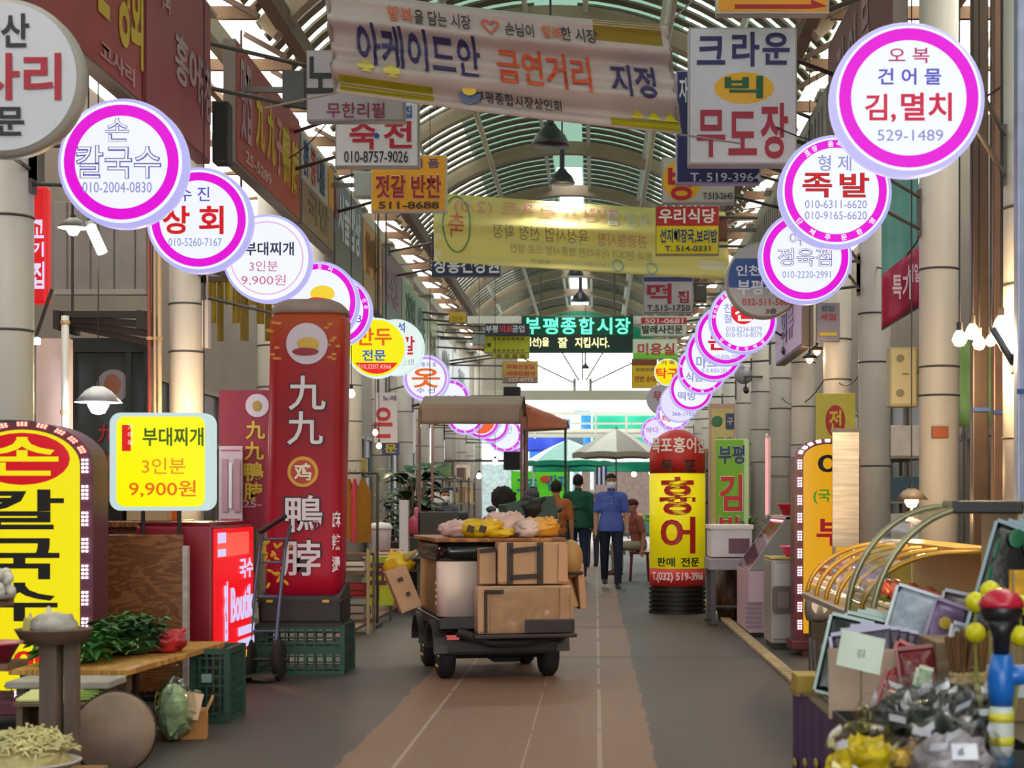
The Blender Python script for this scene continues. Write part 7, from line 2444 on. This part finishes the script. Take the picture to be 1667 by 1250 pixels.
for x in (-.18, .18):
    for y in (-.2, .2):
        MB().box((x, y, .42), (.03, .03, .84)).build('post', M('#9a8a6c', .5, .3), t)
for k, (z, h, c, lb) in enumerate(((.135, .14, '#8a8078', 'grey folded bundle on the lowest wire shelf'), (.375, .12, '#8f1a24', 'dark red folded bundle on the middle wire shelf'), (.615, .1, '#c8c0b4', 'white folded bundle on the upper wire shelf'))):
    u = thing('folded_cloth', lb, 'cloth', (W(582, 0, 16.2).x, 15.88, z))
    MB().box((0, 0, h / 2), (.28, .3, h), bev=.02).build('fold', M(c, .8, var=.15), u)
    MB().box((0, -.155, h * .5), (.26, .012, .012)).build('fold_edge', M('#3a3030', .8), u)
t = thing('lime_board', 'lime A-board with maroon blocky letters left of the cart', 'sign', (W(618, 0, 17.6).x, 17.6, 0), R(12))
zt = W(0, 905, 17.6).z
zb = W(0, 985, 17.6).z
MB().box((0, 0, (zt + zb) / 2), (.3, .2, zt - zb), bev=.006).build('board', M('#bcc41c', .5), t)
lettering(t, [('쿠', 0, 0, 1, 1, '#6a1f34', .06)], -.105, .2, 0, 0, ox=-.03, oz=(zt + zb) / 2 - .0)
t.children[-1].scale = (1, 1, 2.0)
t.children[-1].location = (0, 0, -(zt + zb) / 2)
for x in (-.12, .12):
    MB().box((x, 0, zb / 2), (.025, .1, zb)).build('leg', M('#4a4640', .5), t)
d = 19.0
t = thing('steel_table', 'long steel stall table under the white tub and post box', 'table', (W(645, 0, d).x, 20.0, 0))
zt = W(0, 905, d).z
MB().box((0, 0, zt), (.72, 2.6, .05), bev=.006).build('tabletop', M('#a8a09c', .4, .3), t)
for x in (-.3, .3):
    for y in (-1.2, 1.2):
        MB().box((x, y, zt / 2), (.05, .05, zt)).build('leg', M('#5a5450', .5), t)
for k, (px, py, r, h, c, dd, lb) in enumerate(((619, 0, .135, .42, '#cfc0c4', 19.0, 'big white lidded tub on the steel stall table'),)):
    u = thing('lidded_tub', lb, 'tub', (W(px, 0, dd).x, dd, zt + .026))
    MB().lathe([(0, 0), (r * .85, 0), (r, h * .7), (r * .98, h * .72), (0, h * .72)], seg=28).build('tub', M(c, .5), u, True)
    MB().lathe([(r * 1.08, h * .7), (r * 1.1, h * .76), (r * .9, h * .86), (0, h * .9)], seg=28).build('lid', M('#e4dede', .5), u, True)
u = thing('upright_box', 'tall narrow white box with red edge on the steel stall table', 'box', (W(658, 0, 19.4).x, 19.4, zt + .026))
MB().box((0, 0, .32), (.11, .12, .64), bev=.006).build('carton', M('#cfcacc', .5), u)
MB().box((.058, 0, .25), (.006, .08, .4)).build('red_side', M('#b83a44', .5), u)
u = thing('plastic_bag', 'dark pink clear bag hanging behind the tall white box', 'bag', (W(678, 0, 20.2).x, 20.2, zt + .33))
MB().ball((0, 0, 0), (.12, .09, .14), amp=.3, freq=3, seed=2).build('body', M('#a83a58', .35, var=.2), u, True)
MB().cap((0, 0, .12), (0, 0, .22), .02, .03).build('knot', M('#c86a84', .4), u, True)
u = thing('dark_crate', 'dark green basket standing under the pink bag', 'crate', (W(676, 0, 20.2).x, 20.2, zt + .026))
MB().box((0, 0, .08), (.24, .3, .16), bev=.01).build('basket', M('#26382f', .6, var=.3, scale=30), u)
MB().box((0, 0, .165), (.26, .32, .02), bev=.005).build('edge', M('#2f4438', .5), u)
u = thing('food_tray', 'flat tray of red peppers at the near end of the steel table', 'tray', (W(640, 0, 18.9).x, 18.75, zt + .026))
MB().box((0, 0, .015), (.3, .16, .03), bev=.006).build('tray', M('#d8d4d0', .4), u)
mb = MB()
for k in range(14):
    mb.cap((-.12 + .018 * k, -.04, .04), (-.1 + .018 * k, .05, .045), .012, .004, 8)
mb.build('peppers', M('#b8281c', .35), u, True)
lv = []
rnd = random.Random(17)
for k in range(80):
    z = .45 + rnd.random() * 1.0
    a = rnd.random() * 6.28
    q = .06 + rnd.random() * .2
    lv.append(((q * math.cos(a), q * math.sin(a), z), (math.cos(a), math.sin(a), rnd.uniform(-.2, .9)), rnd.uniform(.26, .38), rnd.uniform(.16, .24)))
plant('rubber_plant', 'tall leafy rubber plant in a dark pot on the stall floor', (W(672, 0, 22.2).x, 22.4, .0), .36, .2, [((p[0], p[1], p[2] + .35), q, l, w) for p, q, l, w in lv], '#14391c', '#3a3430')
lv2 = [((p[0] * .5, p[1] * .5, p[2] * .5 + .3), q, l * .6, w * .6) for p, q, l, w in lv[:20]]
plant('rubber_plant', 'smaller leafy plant left of the tall rubber plant', (W(636, 0, 23).x, 23.2, 0), .75, .12, [((p[0], p[1], p[2] + .4), q, l, w) for p, q, l, w in lv2], '#1f4a26', '#8a8078')
d = 24
t = thing('hanging_sign', 'white board with broken red letters over the left stalls', 'sign', W(628, 680, d))
s = d / F
MB().box((0, .03, 0), (38 * s, .06, 82 * s), bev=.006).build('board', M('#cfc8d0', .45), t)
lettering(t, [('은', 624, 688, 30, 50, '#b8262c', .05), ('노래', 634, 648, 22, 9, '#2a3a78', .02)], -.004, s, 628, 680)
MB().tube((0, .03, 41 * s), (0, .03, 6.75 - W(0, 680, d).z), .012).build('hanger', M('#4a4844', .5), t)
t = thing('hanging_sign', 'small blue board with yellow letters under the white red-lettered one', 'sign', W(636, 730, 24.2))
MB().box((0, .03, 0), (28 * s, .06, 22 * s), bev=.005).build('board', M('#24387c', .45), t)
lettering(t, [('문', 636, 730, 20, 14, '#d8cc1c', .05)], -.004, s, 636, 730)
MB().tube((-.2, .03, 0), (-.2, .03, 6.75 - W(0, 730, 24.2).z), .012).build('hanger', M('#4a4844', .5), t)
MB().tube((-.2, .03, 0), (0, .03, 0), .012).build('hanger', M('#4a4844', .5), t)

# tan awning tent with its posts
d = 20.5
t = thing('awning_tent', 'tan market awning on thin brown posts above the left stalls', 'awning', (W(766, 0, d).x, d, 0))
a, b = W(686, 658, d), W(852, 690, d)
hw = (b.x - a.x) / 2
MB().sheet(lambda u, v: (-hw + 2 * hw * u, .02 * math.sin(u * 14) * v, a.z - (a.z - b.z) * v), 30, 4, .006).build('valance', M('#8c7a6c', .8, var=.08), t, True)
MB().sheet(lambda u, v: (-hw + 2 * hw * u, 1.6 * v, a.z - .06 + .22 * math.sin(PI * v)), 10, 12, .008).build('canopy', M('#8c7a6c', .8), t, True)
for x in (-hw, hw):
    for y in (0.0, 1.6):
        MB().box((x, y, (a.z - .06) / 2), (.035, .035, a.z - .06)).build('post', M('#6a4a40', .5, .2), t)
MB().path([(-hw - .1, 0, a.z - .02), (-hw, 0, a.z)], .02).build('end_hook', M('#3a3030', .5), t)
d = 29
t = thing('awning_tent', 'orange-brown sloping awning beyond the tan one', 'awning', (W(888, 0, d).x, d, 0))
s = d / F
mb = MB()
P = [W(850, 660, d), W(924, 690, d), W(924, 698, d), W(850, 702, d)]
o = Vector((W(888, 0, d).x, d, 0))
MB().sheet(lambda u, v: P[0].lerp(P[1], u).lerp(P[3].lerp(P[2], u), v) - o + Vector((0, -.3 * v + .02 * math.sin(u * 12), 0)), 14, 6, .008).build('canopy', M('#a4502c', .7, var=.1), t, True)
MB().sheet(lambda u, v: P[0].lerp(P[1], u) - o + Vector((0, 1.6 * v, .1 * math.sin(PI * v))), 8, 8, .008).build('rear_canopy', M('#a4502c', .7), t, True)
MB().tube(P[3] - o, P[2] - o, .018).build('front_bar', M('#7a9a8c', .5), t)
for x in (P[0].x - o.x + .04, P[1].x - o.x - .04):
    MB().tube((x, 0, 0), (x, 0, P[2].z), .022).build('post', M('#4a3a34', .5), t)

# stock along both shop fronts: tables of boxes
rnd = random.Random(41)
side = [(-4.5, 16.9, 'left'), (-4.4, 25.5, 'left'), (-4.4, 29, 'left'), (-3.0, 31.5, 'left'), (-3.0, 35, 'left'), (3.4, 18.5, 'right'), (3.4, 22.5, 'right'), (2.0, 25.5, 'right'), (2.0, 30, 'right'), (2.0, 34.5, 'right')]
ordn = {'left': ['nearest', 'second', 'third', 'fourth', 'furthest'], 'right': ['nearest', 'second', 'third', 'fourth', 'furthest']}
cnt = {'left': 0, 'right': 0}
for x, y, sd in side:
    w = ordn[sd][cnt[sd]]
    cnt[sd] += 1
    t = thing('stock_shelf', '%s plain stock shelf along the %s shop fronts' % (w, sd), 'shelf', (x, y, 0))
    for z in (.3, .8, 1.3, 1.8):
        MB().box((0, 0, z), (.6, 1.6, .03)).build('shelf', M('#8a8278', .6), t)
    for a in (-.28, .28):
        for b in (-.78, .78):
            MB().box((a, b, .93), (.04, .04, 1.86)).build('post', M('#6a645c', .5, .3), t)
    for k in range(4):
        for j in range(4):
            hh = rnd.uniform(.2, .36)
            u = thing('stock_box', '%s carton from the aisle end on the %s board of the %s %s stock shelf' % (('first', 'second', 'third', 'fourth')[j], ('lowest', 'second', 'third', 'top')[k], w, sd), 'box', (x + rnd.uniform(-.05, .05), y - .58 + .38 * j, .316 + .5 * k), 0, 'cartons on stock shelves')
            c = rnd.choice(['#b08a5c', '#c9c4bc', '#8f3a34', '#3f5a6a', '#b8a03a', '#5a7a4a', '#d8d2c8', '#6a5a50'])
            MB().box((0, 0, hh / 2), (.44, .33, hh), bev=.008).build('carton', M(c, .6, var=.15), u)
            MB().box((0, 0, hh + .002), (.08, .331, .005)).build('tape', M('#c9a878', .4), u)
# olive fringe awning strips behind the white stew sign
t = thing('fringe_awning', 'olive yellow fringe hanging below the white round stew sign', 'awning', W(392, 508, 15.9))
s = 15.9 / F
for k in range(9):
    x = (-52 + 13 * k) * s
    ln = (70 + 34 * math.sin(k * 2.1)) * s
    MB().sheet(lambda u, v: (x + 12 * s * u, .03 * math.sin(u * 3 + k), 52 * s - ln * v), 3, 4, .005).build('fringe_strip', M(('#8a7414', '#7a6410', '#a08c20')[k % 3], .7, var=.2), t)
MB().box((0, .02, 54 * s), (118 * s, .05, .05)).build('rail', M('#4a3a2c', .6), t)
MB().tube((0, .02, 54 * s), (0, .02, 6.0 - W(0, 508, 15.9).z), .012).build('hanger', M('#4a3a2c', .6), t)
t = thing('column_box', 'thin white conduit box on the second left column', 'box', W(336, 528, 14.1))
MB().box((0, 0, 0), (.06, .1, .42), bev=.006).build('body', M('#c4b8b0', .5), t)
MB().tube((0, .03, .2), (0, .03, 1.3), .01).build('conduit', M('#a89c94', .5), t)
# slack black wires from column to column
for k, (a, b, sag, lb) in enumerate((((-3.6, 14.2, 4.3), (-3.6, 17.9, 4.3), .2, 'second left column to the third'), ((-3.6, 17.9, 5.1), (-2.3, 15, 5.2), .15, 'third left column to the grey brushed board'), ((2.6, 12.1, 3.6), (2.6, 14.9, 3.5), .2, 'nearest right columns'), ((2.6, 14.9, 2.8), (2.6, 17.2, 2.6), .18, 'second right column to the third'), ((2.6, 17.2, 2.9), (2.6, 22.5, 2.8), .3, 'third right column onward'),
                                    ((2.6, 9.6, 3.9), (1.55, 14, 4.6), .3, 'right edge up to the dance hall board'), ((-1.0, 13.2, 6.9), (-.9, 13.1, 5.4), 0.0, 'vault down to the pinkish banner'))):
    a, b = Vector(a), Vector(b)
    o = MB().path([a.lerp(b, i / 14) - Vector((0, 0, 4 * sag * i / 14 * (1 - i / 14))) for i in range(15)], .007, 6).build('cable', M('#1f1c1b', .6))
    tag(o, 'black cable running from ' + lb if k not in (2,) else 'black cable slung between the ' + lb, 'cable')
